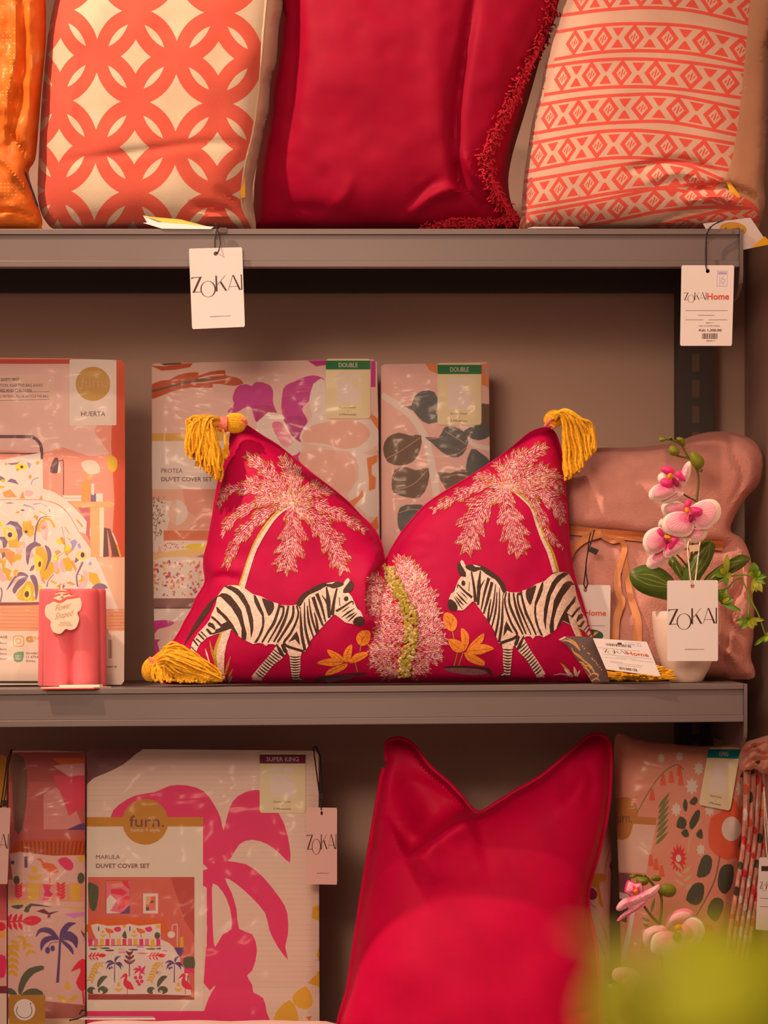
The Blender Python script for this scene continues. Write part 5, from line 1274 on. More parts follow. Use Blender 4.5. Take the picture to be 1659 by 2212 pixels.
# tassels
M_YARN = mat('yellow_yarn', (0.90, 0.50, 0.02), 0.7, 'thread'); M_WRAP = mat('pink_wrap', (0.85, 0.22, 0.20), 0.6, 'thread')
def tassel(head, hr, strands, wrap, label, rad=0.00125, curls=0.0012):
    b = MB()
    for P_ in strands:
        Q = cat([np.array(W(*p)) for p in P_], 5, False)
        ph = r.uniform(0, 6)
        pts = [(q[0] + curls * math.sin(ph + i * 1.3) * (i / len(Q)), q[1] + curls * .6 * math.cos(ph + i * 1.1), q[2] + curls * .5 * math.sin(2 * ph + i * 1.7) * (i / len(Q))) for i, q in enumerate(Q)]
        b.tube(pts, rad * r.uniform(.85, 1.2), 5)
    # wound head
    hx, hy, hd, ang = head; c = W(hx, hy, hd)
    for i in range(34):
        a = math.pi * 2 * i / 34; pts = []
        for j in range(9):
            u = -1 + 2 * j / 8.0; rr = math.sqrt(max(0, 1 - u * u * 0.93)) * hr[1]
            lx, lz = u * hr[0], rr * math.cos(a)
            pts.append((c[0] + lx * math.cos(ang) - lz * math.sin(ang), c[1] + rr * math.sin(a), c[2] + lx * math.sin(ang) + lz * math.cos(ang)))
        b.tube(pts, 0.0009, 5)
    tz = b.build('tassel', M_YARN, zt_, label=label)
    if wrap:
        b = MB(); wx, wy, wd, wr_, wa, wl = wrap; c = W(wx, wy, wd); rows = []
        n = 16; v = []
        for u in (-1, -.5, 0, .5, 1):
            for k in range(n):
                a = 2 * math.pi * k / n; rr = wr_ * (1 + .04 * (1 - u * u)); lx, lz = u * wl, rr * math.cos(a)
                v.append((c[0] + lx * math.cos(wa) - lz * math.sin(wa), c[1] + rr * math.sin(a), c[2] + lx * math.sin(wa) + lz * math.cos(wa)))
        b.add(v, [(i * n + k, i * n + (k + 1) % n, (i + 1) * n + (k + 1) % n, (i + 1) * n + k) for i in range(4) for k in range(n)] + [tuple(range(n)), tuple(range(4 * n, 5 * n))[::-1]])
        b.build('pink_binding', M_WRAP, tz)
    return tz
S_ = []
for i in range(210):
    u = r.random(); v_ = r.random()
    y0 = 903 + 26 * v_
    ex = 400 + 76 * u + r.uniform(-3, 3); ey = 990 + 50 * u + r.uniform(-22, 8) - 14 * (1 - u) + (r.random() < .3) * -12
    d_ = 0.045 + r.uniform(-.012, .014)
    S_.append([(480, y0, 0.06), (460 - 32 * (1 - u) + r.uniform(-8, 8), 897 + 24 * v_ + 12 * u, d_), (ex + 8 * (1 - u) + r.uniform(-6, 6), ey - 55 + 8 * u, d_ - .002), (ex, ey, d_)])
for i in range(7): S_.append([(480, 920, 0.06), (486, 950, 0.045), (492 + r.uniform(-8, 3), 975 + r.uniform(-8, 10), 0.048), (478 + r.uniform(-3, 14), 990, 0.05)])
tassel((508, 914, 0.066, 0.05), (0.0125, 0.0105), S_, (483, 916, 0.060, 0.0085, -0.05, 0.0042), 'yellow yarn tassel at the upper left corner')
S_ = []
for i in range(130):
    u = r.random(); d_ = 0.08 + r.uniform(-.012, .012)
    ex = 1222 + 62 * u + r.uniform(-2, 2); ey = 1034 - 64 * u ** 1.4 + r.uniform(-8, 5)
    S_.append([(1190 + 12 * r.random(), 895 + 12 * r.random(), d_), (1203 + 20 * u, 884 + 8 * (1 - u) + 3 * r.random(), d_ - .004), (1215 + 40 * u, 912 - 8 * u, d_ - .004), (ex - 4, ey - 50, d_), (ex, ey, d_)])
tassel((1196, 905, 0.085, 0.5), (0.0105, 0.0092), S_, None, 'yellow yarn tassel at the upper right corner')
b = MB(); b.tube([W(1178, 920, 0.074), W(1184, 912, 0.071), W(1192, 904, 0.072), W(1200, 900, 0.073)], 0.0019, 8); b.tube([W(1184, 921, 0.074), W(1190, 918, 0.071), W(1196, 922, 0.07), W(1192, 926, 0.074)], 0.0012, 8)
b.build('tassel_loop', M_WRAP, zt_, label='pink loop holding the right tassel')
b = MB(); b.tube([W(519, 903, 0.058), W(528, 908, 0.057), W(532, 914, 0.06), W(526, 924, 0.062)], 0.0016, 8); b.build('tassel_loop', M_WRAP, zt_, label='pink loop holding the left tassel')
S_ = []
for i in range(190):
    v_ = r.random(); u = r.random()
    ex = 400 + 82 * u + r.uniform(-6, 6); top = 1404 + (ex - 400) * 0.62
    ey = top + (1474 - top) * v_ ** .8
    d_ = 0.022 + r.uniform(0, .02) - 0.010 * math.sin(v_ * 3)
    S_.append([(332 + r.uniform(-4, 6), 1422 + 26 * v_, 0.035), (352 + 12 * u, 1402 + 50 * v_ * r.uniform(.6, 1), d_ - .004), (ex - 38, ey - 26 * (1 - v_) - 4, d_ - .004), (ex, min(ey, 1474), d_)])
for i in range(60):
    ex = 335 + 120 * r.random(); S_.append([(340 + r.uniform(-6, 20), 1425 + 12 * r.random(), 0.026), (ex - 6, 1448, 0.017), (ex, 1474 + r.uniform(-6, 1), 0.014)])
tassel((327, 1446, 0.036, 1.3), (0.0125, 0.0098), S_, (333, 1430, 0.034, 0.0075, 0.9, 0.002), 'yellow yarn tassel lying at the lower left corner')
S_ = []
for i in range(150):
    u = r.random(); v_ = r.random()
    ex = 1330 + 130 * u; top = 1466 - 34 * max(0, math.sin((u - .12) * 3.2)); ey = top + (1468 - top) * v_
    d_ = 0.03 + 0.03 * r.random() - .01 if ex < 1425 else 0.018
    S_.append([(1285, 1440 + 20 * v_, 0.06), (ex - 42, ey - 6 + 6 * v_, d_ + .01), (ex - 12, ey - 3, d_), (ex + r.uniform(-4, 4), ey + r.uniform(-4, 3), d_)])
tassel((1290, 1448, 0.062, 0.0), (0.010, 0.008), S_, None, 'yellow yarn tassel lying under the tags at the lower right corner', rad=0.0012, curls=0.0012)
print('tassels ok')
# ---------------------------------------------------------------- pink blanket
M_PINK = mat('pink_fleece', (0.72, 0.37, 0.33), 0.9, 'fleece')
J1 = lambda P_: zc(1300, 920, 3.95, P_)
bl = [(1205, 1010), (1235, 985), (1262, 972), (1300, 967), (1350, 967), (1410, 963), (1460, 955), (1500, 940), (1545, 932), (1590, 936), (1628, 952), (1645, 980), (1648, 1010), (1640, 1045), (1618, 1068), (1600, 1092), (1586, 1118), (1578, 1140), (1584, 1152), (1604, 1165), (1620, 1200), (1627, 1249), (1626, 1290), (1630, 1325), (1627, 1380), (1622, 1420), (1630, 1445), (1630, 1462), (1618, 1468)]
bl = cat(bl, 3, False) + [(1560, onshelf(MID(1560), .24)), (1400, onshelf(MID(1400), .24)), (1215, onshelf(MID(1215), .24)), (1205, 1300)]
bsurf = Surf(bl, 0.165, 0.10, T=0.062, k=1.7, g=6, ref=(1400, 1478), noise=[(0.0025, 60, 41), (0.001, 25, 12)],
             extra=[crease([(1200, 1146), (1300, 1150), (1400, 1166), (1500, 1180), (1560, 1182), (1590, 1175)], -0.026, 15),
                    crease([(1210, 1085), (1300, 1060), (1400, 1050), (1500, 1030), (1600, 990)], 0.008, 60),
                    crease([(1570, 960), (1600, 1010), (1600, 1050), (1575, 1090)], -0.007, 7), crease([(1590, 945), (1622, 990), (1622, 1040)], 0.005, 8),
                    crease([(1600, 955), (1632, 1000), (1628, 1045)], -0.004, 4), crease([(1560, 985), (1590, 1030)], 0.004, 7),
                    crease([(1560, 1190), (1575, 1300), (1560, 1470)], -0.006, 7), crease([(1590, 1190), (1600, 1260), (1570, 1330), (1620, 1390)], -0.012, 9),
                    crease([(1610, 1230), (1614, 1300), (1600, 1350)], 0.006, 9), crease([(1580, 1310), (1600, 1340), (1625, 1330)], -0.006, 6),
                    crease([(1262, 985), (1290, 1060), (1275, 1120)], -0.004, 12), crease([(1320, 1200), (1330, 1350), (1320, 1460)], -0.003, 15), crease([(1560, 1400), (1590, 1430), (1610, 1475)], 0.008, 9)])
t = thing('blanket', 'rolled dusty pink fleece blanket tied with a peach ribbon, behind the orchid', 'blanket', W(1420, MID(1420), 0.18))
art('fleece', bsurf, bl, M_PINK, [], t, back=0.05, step=6)
M_RIB = mat('peach_ribbon', (0.78, 0.36, 0.16), 0.5, 'satin')
def ribbon(P_, w0, w1, w2, off, nm='ribbon', extra_off=None):
    Q = np.array(cat(P_, 8, False)); T_ = np.gradient(Q, axis=0); T_ /= np.linalg.norm(T_, axis=1)[:, None] + 1e-9
    N_ = np.stack([-T_[:, 1], T_[:, 0]], 1); tt_ = np.linspace(0, 1, len(Q)); wd = np.interp(tt_, [0, .5, 1], [w0, w1, w2])[:, None] / 2
    rows = [zz for zz in (Q + N_ * wd, Q, Q - N_ * wd)]
    of = off + (np.array([extra_off(t__) for t__ in tt_]) if extra_off else 0)
    W3 = [bsurf.P(r_[:, 0], r_[:, 1], 0.0) for r_ in rows]
    for w3 in W3: w3[:, 1] = w3[:, 1] - of
    n = len(Q); V = np.concatenate(W3).tolist(); back = [(v[0], v[1] + 0.0008, v[2]) for v in V]; m = len(V)
    F = [(k * n + i, k * n + i + 1, (k + 1) * n + i + 1, (k + 1) * n + i) for k in range(2) for i in range(n - 1)]
    F += [tuple(m + a for a in f)[::-1] for f in F[:]]
    F += [(i, m + i, m + i + 1, i + 1) for i in range(n - 1)] + [(2 * n + i + 1, m + 2 * n + i + 1, m + 2 * n + i, 2 * n + i) for i in range(n - 1)]
    return V + back, F
b = MB()
for args in (([(1205, 1142), (1290, 1152), (1330, 1155), (1400, 1162), (1470, 1172), (1560, 1180)], 19, 20, 20, 0.006), ([(1228, 1210), (1240, 1185), (1262, 1165), (1300, 1152)], 8, 15, 18, 0.009),
             ([(1300, 1160), (1322, 1170), (1340, 1168), (1348, 1185), (1340, 1215), (1332, 1245), (1335, 1280), (1342, 1300), (1330, 1340), (1326, 1400)], 8, 14, 17, 0.008), ([(1344, 1180), (1352, 1230), (1362, 1290), (1376, 1340), (1375, 1400)], 10, 14, 22, 0.004)):
    b.add(*ribbon(*args))
b.build('ribbon', M_RIB, t, sharp=60)

# the tag hanging from the ribbon
t = thing('price_tag', 'white tag with green oval seal hanging from the ribbon of the pink blanket', 'tag', W(1275, 1310, 0.085), g_tags)
pol, txt = tag_back()
pol = [(m, p) for m, p in pol if m is None or max(q[1] for q in p) < 0.63 and min(q[1] for q in p) > 0.3]
pol += [(mat('seal_green', (0.01, 0.10, 0.07), 0.4), ell(0.61, 0.70, 0.26, 0.088, 24)), (M_GOLD, [(0.45, 0.66), (0.53, 0.66), (0.55, 0.71), (0.60, 0.66), (0.64, 0.70), (0.70, 0.645), (0.78, 0.645), (0.64, 0.745), (0.58, 0.71), (0.55, 0.75)])]
txt = [x for x in txt if x[0] == 'Home']
cor = [(1210, 1263), (1319, 1264), (1317, 1420), (1208, 1420)]
card(t, cor, 0.088, pol, txt, 'tag_card')
b = MB()
loop(b, [(1265, 1272, .086), (1261, 1262, .084), (1264, 1240, .085), (1267, 1210, .086), (1270, 1190, .087), (1272, 1170, .090), (1276, 1150, .094)], 0.0007)
loop(b, [(1265, 1272, .087), (1270, 1260, .086), (1266, 1240, .0865), (1266, 1215, .085), (1270, 1192, .088), (1277, 1172, .090), (1284, 1144, .094)], 0.0007)
b.build('cord', M_CORD, t)
v = [W(*p) for p in ((1277, 1181, .084), (1294, 1188, .084), (1288, 1199, .083), (1271, 1191, .083))]; b = MB(); b.add(v + [(x, y + .003, z) for x, y, z in v], [(3, 2, 1, 0), (4, 5, 6, 7), (0, 1, 5, 4), (1, 2, 6, 5), (2, 3, 7, 6), (3, 0, 4, 7)]); b.build('cord_clip', M_CORD, t, smooth=False)

# booklet and price tag in front of the zebra cushion corner
t = thing('booklet', 'dark grey folded leaflet with gold drawing leaning on the zebra cushion corner', 'leaflet', W(1290, 1478, 0.01))
K5 = lambda P_: zc(1180, 1140, 5.53, P_)
cor = K5([(145, 1335), (220, 1298), (560, 1305), (600, 1420), (720, 1700), (760, 1840), (545, 1850), (430, 1660), (300, 1480), (240, 1400)])
sf = Surf(cor, 0.002, 0.05, T=0.002, g=5, ref=(1290, 1476))
bk = mat('booklet_grey', (0.11, 0.075, 0.08), 0.35); gd = mat('gold_line', (0.55, 0.30, 0.09), 0.4)
pol = [(mat('card_edge', (0.7, 0.5, 0.35), 0.6), K5([(145, 1335), (220, 1298), (240, 1310), (170, 1345)]))]
for q in ([(190, 1350), (260, 1350), (330, 1390), (400, 1470)], [(250, 1320), (330, 1360), (390, 1440), (405, 1470)], [(300, 1430), (340, 1500), (430, 1570), (470, 1620)], [(330, 1480), (400, 1530), (440, 1580), (540, 1660), (560, 1720)], [(420, 1640), (500, 1650), (560, 1700), (590, 1760)], [(440, 1660), (500, 1700), (530, 1760)], [(500, 1780), (560, 1740), (620, 1760), (600, 1800)], [(540, 1830), (600, 1800), (640, 1830)], [(380, 1600), (440, 1620), (500, 1700)]):
    pol.append((gd, stroke(K5(q), 1.2, 4.0, w2=.8)))
for x, y in ((435, 1415), (455, 1443), (500, 1498), (515, 1505), (545, 1560), (555, 1570), (578, 1590), (600, 1615), (615, 1640), (640, 1665), (660, 1695)): pol.append((M_GOLD, K5(ell(x, y, 11, 8, 6, .7))))
art('leaflet_cover', sf, cor, bk, pol, t, thick=0.0012, step=8)
t = thing('price_tag', 'cream price tag with two barcodes, lying against the dark leaflet', 'tag', W(1350, 1430, 0.0), g_tags)
cor = K5([(556, 1318), (1200, 1362), (1366, 1776), (715, 1692)])
def g5(P_): return K5(P_)
pol = [(M_INK, K5(ell(876, 1385, 30, 14, 12, .1)))]
f5 = unit_map(cor)
rr_ = random.Random(4)
def barc(x0, y0, x1, y1):
    x = x0; out = []
    while x < x1: w_ = rr_.choice([.006, .012, .02]); out.append((M_INK, f5(rect(x, y0, x + w_, y1)))); x += w_ + rr_.choice([.006, .01])
    return out
pol += barc(0.19, 0.135, 0.66, 0.215) + barc(0.26, 0.86, 0.58, 0.945)
for y, xa, xb in ((0.30, .02, .8), (.505, .06, .97), (.555, .3, .66), (.60, .06, .47), (.60, .55, .97), (.71, .14, .38), (.745, .14, .74), (.80, .25, .70)): pol.append((M_INK, f5(rect(xa, y - .004, xb, y + .004))))
blu = mat('stamp_blue')
for q in (rect(.58, .06, .86, .07), rect(.58, .15, .86, .16), rect(.58, .06, .595, .16), rect(.845, .06, .86, .16), rect(.80, .06, .815, .16), rect(.63, .10, .76, .125)): pol.append((blu, f5(q)))
pol += [(M_INK, f5(q)) for q in zokai(0.10, 0.325, 0.42, 0.85)]
tl, tr, br_, bl_ = [np.array(p) for p in cor]
sf = Surf(cor, -0.012, 0.25, g=8, ref=(1350, 1455))
art('tag_card', sf, f5(rrect(0, 0, 1, 1, .02, 2)), M_TAG, pol, t, thick=0.0006, step=8, mapping=lambda P_: P_)
tv, tf = text_tris('Home', 0.02); q = np.array(f5([(0.53 + a * .40, 0.335 + c * .115) for a, c in tv])); mesh_obj('tag_words', sf.P(q[:, 0], q[:, 1], .0003), tf, M_INKR, bpy.data.objects[bpy.data.objects.find([o.name for o in bpy.data.objects if o.parent == t][0])], smooth=False)

# ---------------------------------------------------------------- orchids
M_POT = mat('white_ceramic', (0.88, 0.74, 0.66), 0.35, spec=0.5)
M_PW = mat('petal_white', (0.92, 0.84, 0.76), 0.5, 'cloth'); M_PP = mat('petal_pink', (0.88, 0.20, 0.42), 0.5, 'cloth'); M_PL = mat('petal_blush', (0.92, 0.50, 0.62), 0.5, 'cloth')
M_PM = mat('petal_magenta', (0.85, 0.04, 0.27), 0.45, 'cloth'); M_PD = mat('petal_dark', (0.38, 0.005, 0.09), 0.45, 'cloth'); M_PO = mat('flower_orange', (0.85, 0.32, 0.01), 0.5)
M_ST = mat('orchid_stem', (0.12, 0.13, 0.02), 0.5, 'leaf'); M_BUD = mat('orchid_bud', (0.20, 0.24, 0.015), 0.5, 'leaf')
M_LF = mat('orchid_leaf', (0.08, 0.15, 0.02), 0.35, 'leaf'); M_LL = mat('orchid_leaf_vein', (0.22, 0.27, 0.07), 0.4, 'leaf'); M_SP = mat('sprig_green', (0.14, 0.32, 0.02), 0.45, 'leaf'); M_SY = mat('sprig_yellow', (0.36, 0.42, 0.03), 0.45, 'leaf')
def petal(par, outl, d0, heart, base=None, inner=None, T=0.006, lean=0.0, yaw=0.0, name='petal', veins=True):
    """petal with pink flushed heart fading by streaks into a pale rim"""
    sf = Surf(outl, d0, lean, yaw, T=T, k=.8, g=4, power=.8)
    C_ = np.array(outl); hx, hy = heart
    pol = []
    sc = lambda s_, m_: pol.append((m_, [tuple(np.array([hx, hy]) + (p - np.array([hx, hy])) * s_) for p in C_]))
    if inner is not False:
        sc(0.86, M_PL); sc(0.6, inner or M_PP if False else M_PL)
        Q = C_[::max(1, len(C_) // 22)]
        for p in Q:
            v_ = p - np.array([hx, hy])
            if np.hypot(*v_) > 8: pol.append((inner or M_PP, stroke([(hx, hy), tuple(np.array([hx, hy]) + v_ * r.uniform(.62, .84))], 3.2, 1.6, w2=.3, smooth=False)))
        sc(0.36, inner or M_PP)
    return art(name, sf, outl, base or M_PW, pol, par, thick=0.0007, step=5, label=None)
def blob(par, name, outl, d0, m, T=0.005, lean=0.0, yaw=0.0, label=None):
    sf = Surf(outl, d0, lean, yaw, T=T, k=.8, g=3); return art(name, sf, outl, m, [], par, back=T * .5, step=4, label=label)
t = thing('potted_orchid', 'pink and white artificial orchid in a white pot, right end of the middle shelf', 'potted plant', W(1482, MID(1482), 0.066))
pcx, pcd = 1482, 0.062; px_, _, _ = W(pcx, 0, pcd); zb_ = W(pcx, MID(pcx), 0)[2] + 0.0003
def pot(par, cx, cy, z0, h, r0, r1, name='pot', m=None):
    n = 48; prof = [(0, 0), (r0 * .82, 0), (r0 * .95, 0.002), (r0 * 1.05, 0.006)]
    for i in range(1, 9):
        u = i / 8.0; prof.append((r0 * 1.05 + (r1 - r0 * 1.05) * math.sin(u * math.pi / 2) ** .75, 0.006 + (h - .006) * u))
    prof += [(r1 - .0012, h + .0008), (r1 - .003, h - .001), (r1 - .004, h - .012), (0, h - .014)]
    v = [(cx + a * math.cos(2 * math.pi * k / n), cy + a * math.sin(2 * math.pi * k / n), z0 + zz) for a, zz in prof for k in range(n)]
    b = MB(); b.add(v, [(i * n + k, i * n + (k + 1) % n, (i + 1) * n + (k + 1) % n, (i + 1) * n + k) for i in range(len(prof) - 1) for k in range(n)]); return b.build(name, m or M_POT, par, sharp=60)
ph = W(0, 1322, pcd)[2] - zb_
pot(t, px_, pcd, zb_, ph, 0.0195, 0.0375)
b = MB(); b.box(px_ - .002, px_ + .002, pcd - .002, pcd + .002, zb_ + ph - .03, zb_ + ph - .01)
# leaves
for outl, d0, yw in ((J1([(235, 1290), (250, 1240), (320, 1195), (400, 1185), (500, 1210), (570, 1260), (620, 1330), (600, 1480), (480, 1470), (350, 1430), (270, 1370)]), 0.035, .2), (J1([(565, 1165), (610, 1110), (660, 1170), (720, 1230), (700, 1320), (660, 1300), (600, 1220)]), 0.06, 0), (J1([(720, 1180), (790, 1080), (860, 990), (920, 975), (965, 1010), (960, 1080), (920, 1180), (850, 1290), (800, 1360), (690, 1340)]), 0.05, 0), (J1([(870, 1310), (950, 1230), (1060, 1160), (1160, 1105), (1215, 1100), (1268, 1132), (1200, 1210), (1100, 1265), (1000, 1320), (900, 1360)]), 0.055, 0)):
    oo = cat(outl, 3); sf = Surf(oo, d0, 0.0, yw, T=0.006, k=.8, g=4); c_ = np.array(oo).mean(0)
    a_ = np.array(oo); far = a_[np.argmax(np.hypot(*(a_ - np.array([1480, 1265])).T))]; near = a_[np.argmin(np.hypot(*(a_ - np.array([1480, 1265])).T))]
    pol = [(M_LL, stroke([tuple(near), tuple(c_), tuple(far)], 3, 2.2, w2=.4))]
    for s_ in (-1, 1):
        nrm = np.array([-(far - near)[1], (far - near)[0]]); nrm = nrm / np.hypot(*nrm) * 11 * s_
        pol.append((M_LL, stroke([tuple(near), tuple(c_ + nrm), tuple(far * .9 + c_ * .1)], .8, 3.2, w2=.4)))
    art('leaf', sf, oo, M_LF, pol, t, thick=0.001, step=5)
b = MB(); T3 = lambda P_, ds: [W(x, y, d_) for (x, y), d_ in zip(J1(P_), ds)]
b.tube([Vector(p) for p in cat([np.array(q) for q in T3([(740, 1600), (745, 1350), (760, 1150), (790, 900), (810, 650), (825, 500), (820, 410), (790, 330), (745, 280), (710, 220), (680, 165), (630, 130), (575, 115), (520, 112)], [.06, .06, .05, .045, .045, .045, .045, .045, .045, .045, .045, .045, .045, .045])], 4, False)], 0.0013, 7)
for P_, ds in (([(745, 275), (700, 268), (640, 255)], [.045, .043, .04]), ([(790, 330), (830, 385), (850, 390), (855, 370)], [.045, .04, .04, .04]), ([(800, 640), (740, 610), (690, 580)], [.045, .04, .03]), ([(720, 1190), (680, 1140), (640, 1100)], [.05, .04, .03])): b.tube(T3(P_, ds), 0.0011, 6)
b.build('stem', M_ST, t)
for outl, d0 in ((J1([(570, 200), (590, 170), (630, 175), (665, 215), (655, 245), (620, 258), (580, 240)]), .038), (J1([(750, 260), (765, 222), (820, 235), (870, 285), (872, 330), (835, 370), (790, 355), (758, 310)]), .040), (J1([(485, 115), (505, 95), (545, 108), (540, 130), (500, 135)]), .042), (J1([(635, 105), (660, 95), (700, 110), (715, 170), (690, 165), (650, 130)]), .040), (J1([(570, 100), (580, 93), (598, 103), (590, 118)]), .042)):
    blob(t, 'bud', cat(outl, 3), d0, M_BUD, T=.005)
def flower(par, spec, lab):
    f = thing_part('flower', par, lab)
    for kind, outl, d0, extra in spec:
        o_ = cat(outl, 4)
        if kind == 'petal': petal(f, o_, d0, extra[0], **(extra[1] if len(extra) > 1 else {}))
        else: blob(f, kind, o_, d0, extra[0], T=extra[1] if len(extra) > 1 else .004)
def thing_part(name, par, lab=None):
    o = bpy.data.objects.new(name, None); COL.objects.link(o); o.parent = par
    if lab: o['label'] = lab
    return o
h = J1([(745, 760)])[0]
flower(t, [('petal', J1([(505, 690), (540, 655), (620, 640), (690, 660), (730, 720), (720, 780), (600, 770), (530, 760)]), .026, (h,)), ('petal', J1([(760, 860), (800, 870), (880, 865), (905, 890), (890, 950), (840, 990), (770, 998), (710, 970), (730, 920)]), .024, (h,)),
           ('petal', J1([(750, 700), (800, 660), (880, 628), (960, 630), (1010, 680), (1015, 760), (970, 830), (900, 880), (820, 875), (770, 830), (745, 770)]), .014, (h,)), ('petal', J1([(750, 770), (700, 735), (630, 732), (560, 755), (515, 810), (520, 880), (580, 930), (680, 948), (750, 930), (785, 870), (780, 810)]), .012, (h,)),
           ('petal', J1([(480, 850), (490, 810), (520, 790), (540, 850), (500, 870)]), .03, (h,)),
           ('lip', J1([(700, 700), (710, 650), (745, 622), (775, 640), (760, 680), (745, 710)]), .004, (M_PM,)), ('lip', J1([(750, 700), (800, 690), (850, 705), (857, 740), (820, 765), (770, 755)]), .004, (M_PM,)), ('lip', J1([(745, 760), (775, 755), (790, 790), (765, 825), (740, 805)]), .002, (M_PD,)), ('column', J1([(710, 700), (740, 698), (750, 730), (735, 752), (712, 740)]), -.001, (M_PO,))], 'middle open orchid flower')
h = J1([(600, 460)])[0]
flower(t, [('petal', J1([(475, 440), (490, 410), (520, 400), (560, 440), (540, 480), (490, 490)]), .032, (h, dict(inner=False))), ('petal', J1([(620, 470), (670, 400), (700, 340), (745, 300), (765, 340), (755, 420), (720, 500), (690, 540), (640, 530)]), .022, (h,)), ('petal', J1([(500, 655), (560, 600), (640, 560), (700, 565), (680, 610), (610, 650), (540, 662)]), .02, (h,)),
           ('petal', J1([(600, 500), (520, 490), (450, 510), (405, 560), (402, 610), (440, 638), (520, 638), (600, 600), (640, 560)]), .014, (h,)), ('lip', J1([(500, 370), (540, 340), (590, 345), (620, 380), (610, 410), (560, 420), (530, 400)]), .010, (M_PM,)), ('lip', J1([(500, 470), (530, 445), (580, 450), (620, 480), (600, 520), (560, 532), (510, 510)]), .010, (M_PM,)), ('lip', J1([(625, 410), (660, 380), (700, 430), (710, 470), (660, 460)]), .010, (M_PM,)), ('lip', J1([(600, 450), (630, 445), (662, 495), (640, 522), (610, 500)]), .006, (M_PD,)), ('column', J1([(562, 415), (590, 402), (605, 430), (590, 455), (562, 450)]), .003, (M_PO,))], 'upper orchid flower')
h = J1([(560, 980)])[0]
flower(t, [('petal', J1([(530, 1050), (470, 1070), (400, 1120), (378, 1180), (400, 1215), (440, 1223), (500, 1200), (560, 1150), (590, 1110)]), .030, (h,)), ('petal', J1([(560, 960), (520, 880), (480, 862), (400, 890), (355, 950), (352, 1020), (390, 1080), (450, 1092), (520, 1060), (560, 1010)]), .020, (h,)), ('petal', J1([(560, 1000), (620, 960), (700, 950), (730, 1000), (720, 1040), (640, 1100), (560, 1128), (525, 1100), (530, 1050)]), .020, (h, dict(inner=M_PM))),
           ('lip', J1([(470, 890), (500, 870), (530, 920), (520, 950), (480, 930)]), .016, (M_PM,)), ('lip', J1([(575, 1010), (600, 950), (650, 960), (610, 1040), (570, 1050)]), .014, (M_PM,)), ('lip', J1([(530, 940), (560, 940), (570, 990), (550, 1010), (530, 975)]), .012, (M_PD,)), ('column', J1([(530, 935), (570, 935), (588, 955), (570, 972), (545, 965)]), .009, (M_PO,))], 'lower orchid flower')
# trailing sprig
b = MB(); SPR = [([(880, 1330), (1000, 1330), (1080, 1290), (1180, 1270), (1260, 1280), (1330, 1310)], .05), ([(900, 1400), (1010, 1400), (1080, 1380), (1130, 1320), (1200, 1295)], .045), ([(1180, 1290), (1230, 1380), (1280, 1500), (1340, 1620), (1380, 1740), (1405, 1800)], .04), ([(1250, 1430), (1258, 1520), (1252, 1600), (1262, 1640)], .04)]
for P_, d_ in SPR: b.tube([Vector(W(x, y, d_)) for x, y in cat(J1(P_), 4, False)], 0.0009, 6)
b.build('sprig_stem', M_SP, t)
b = MB()
def lf3(b, x0, y0, x1, y1, w_, d_, mi, dz=.006):
    n = 7; up = []; v = []
    dx, dy = x1 - x0, y1 - y0; L_ = math.hypot(dx, dy); nx, ny = -dy / L_, dx / L_
    for i in range(n):
        s_ = i / (n - 1.0); hw = w_ / 2 * math.sin(math.pi * min(.97, s_ * .85 + .1)) if i < n - 1 else 0.2
        dd = d_ - dz * math.sin(s_ * 2.4)
        for k in (-1, 0, 1): v.append(W(x0 + dx * s_ + nx * hw * k, y0 + dy * s_ + ny * hw * k, dd + (.0016 if k == 0 else 0)))
    f = [(i * 3 + k, i * 3 + k + 1, i * 3 + k + 4, i * 3 + k + 3) for i in range(n - 1) for k in (0, 1)]
    m = len(v); v += [(x, y + .0005, z) for x, y, z in v]; f += [tuple(m + a for a in q)[::-1] for q in f]
    b.add(v, f, mi)
for (cx, cy, ls) in ((1300, 1290, [(1295, 1160, 90), (1350, 1230, 60), (1415, 1280, 45), (1405, 1350, 40), (1370, 1420, 60), (1320, 1420, 50), (1280, 1440, 40), (1250, 1240, 45)]), (1060, 1270, [(1070, 1095, 55), (1010, 1210, 50), (950, 1260, 60), (1060, 1360, 50), (1110, 1290, 60)]), (1010, 1500, [(1060, 1390, 75), (1090, 1440, 70), (1130, 1470, 60), (1190, 1580, 50), (1000, 1400, 60)]),
                     (1260, 1650, [(1140, 1665, 45), (1180, 1735, 55), (1290, 1735, 60), (1390, 1655, 40), (1240, 1600, 40), (1330, 1700, 45)]), (1400, 1790, [(1385, 1850, 45), (1300, 1875, 35), (1440, 1770, 45), (1430, 1840, 40)])):
    for (x, y, w_) in ls:
        (ax, ay), (bx, by) = J1([(cx, cy), (x, y)]); lf3(b, ax, ay, bx, by, w_ / 3.95, .04, 0 if r.random() < .5 else 1)
b.build('sprig_leaves', [M_SP, M_SY], t, sharp=70)
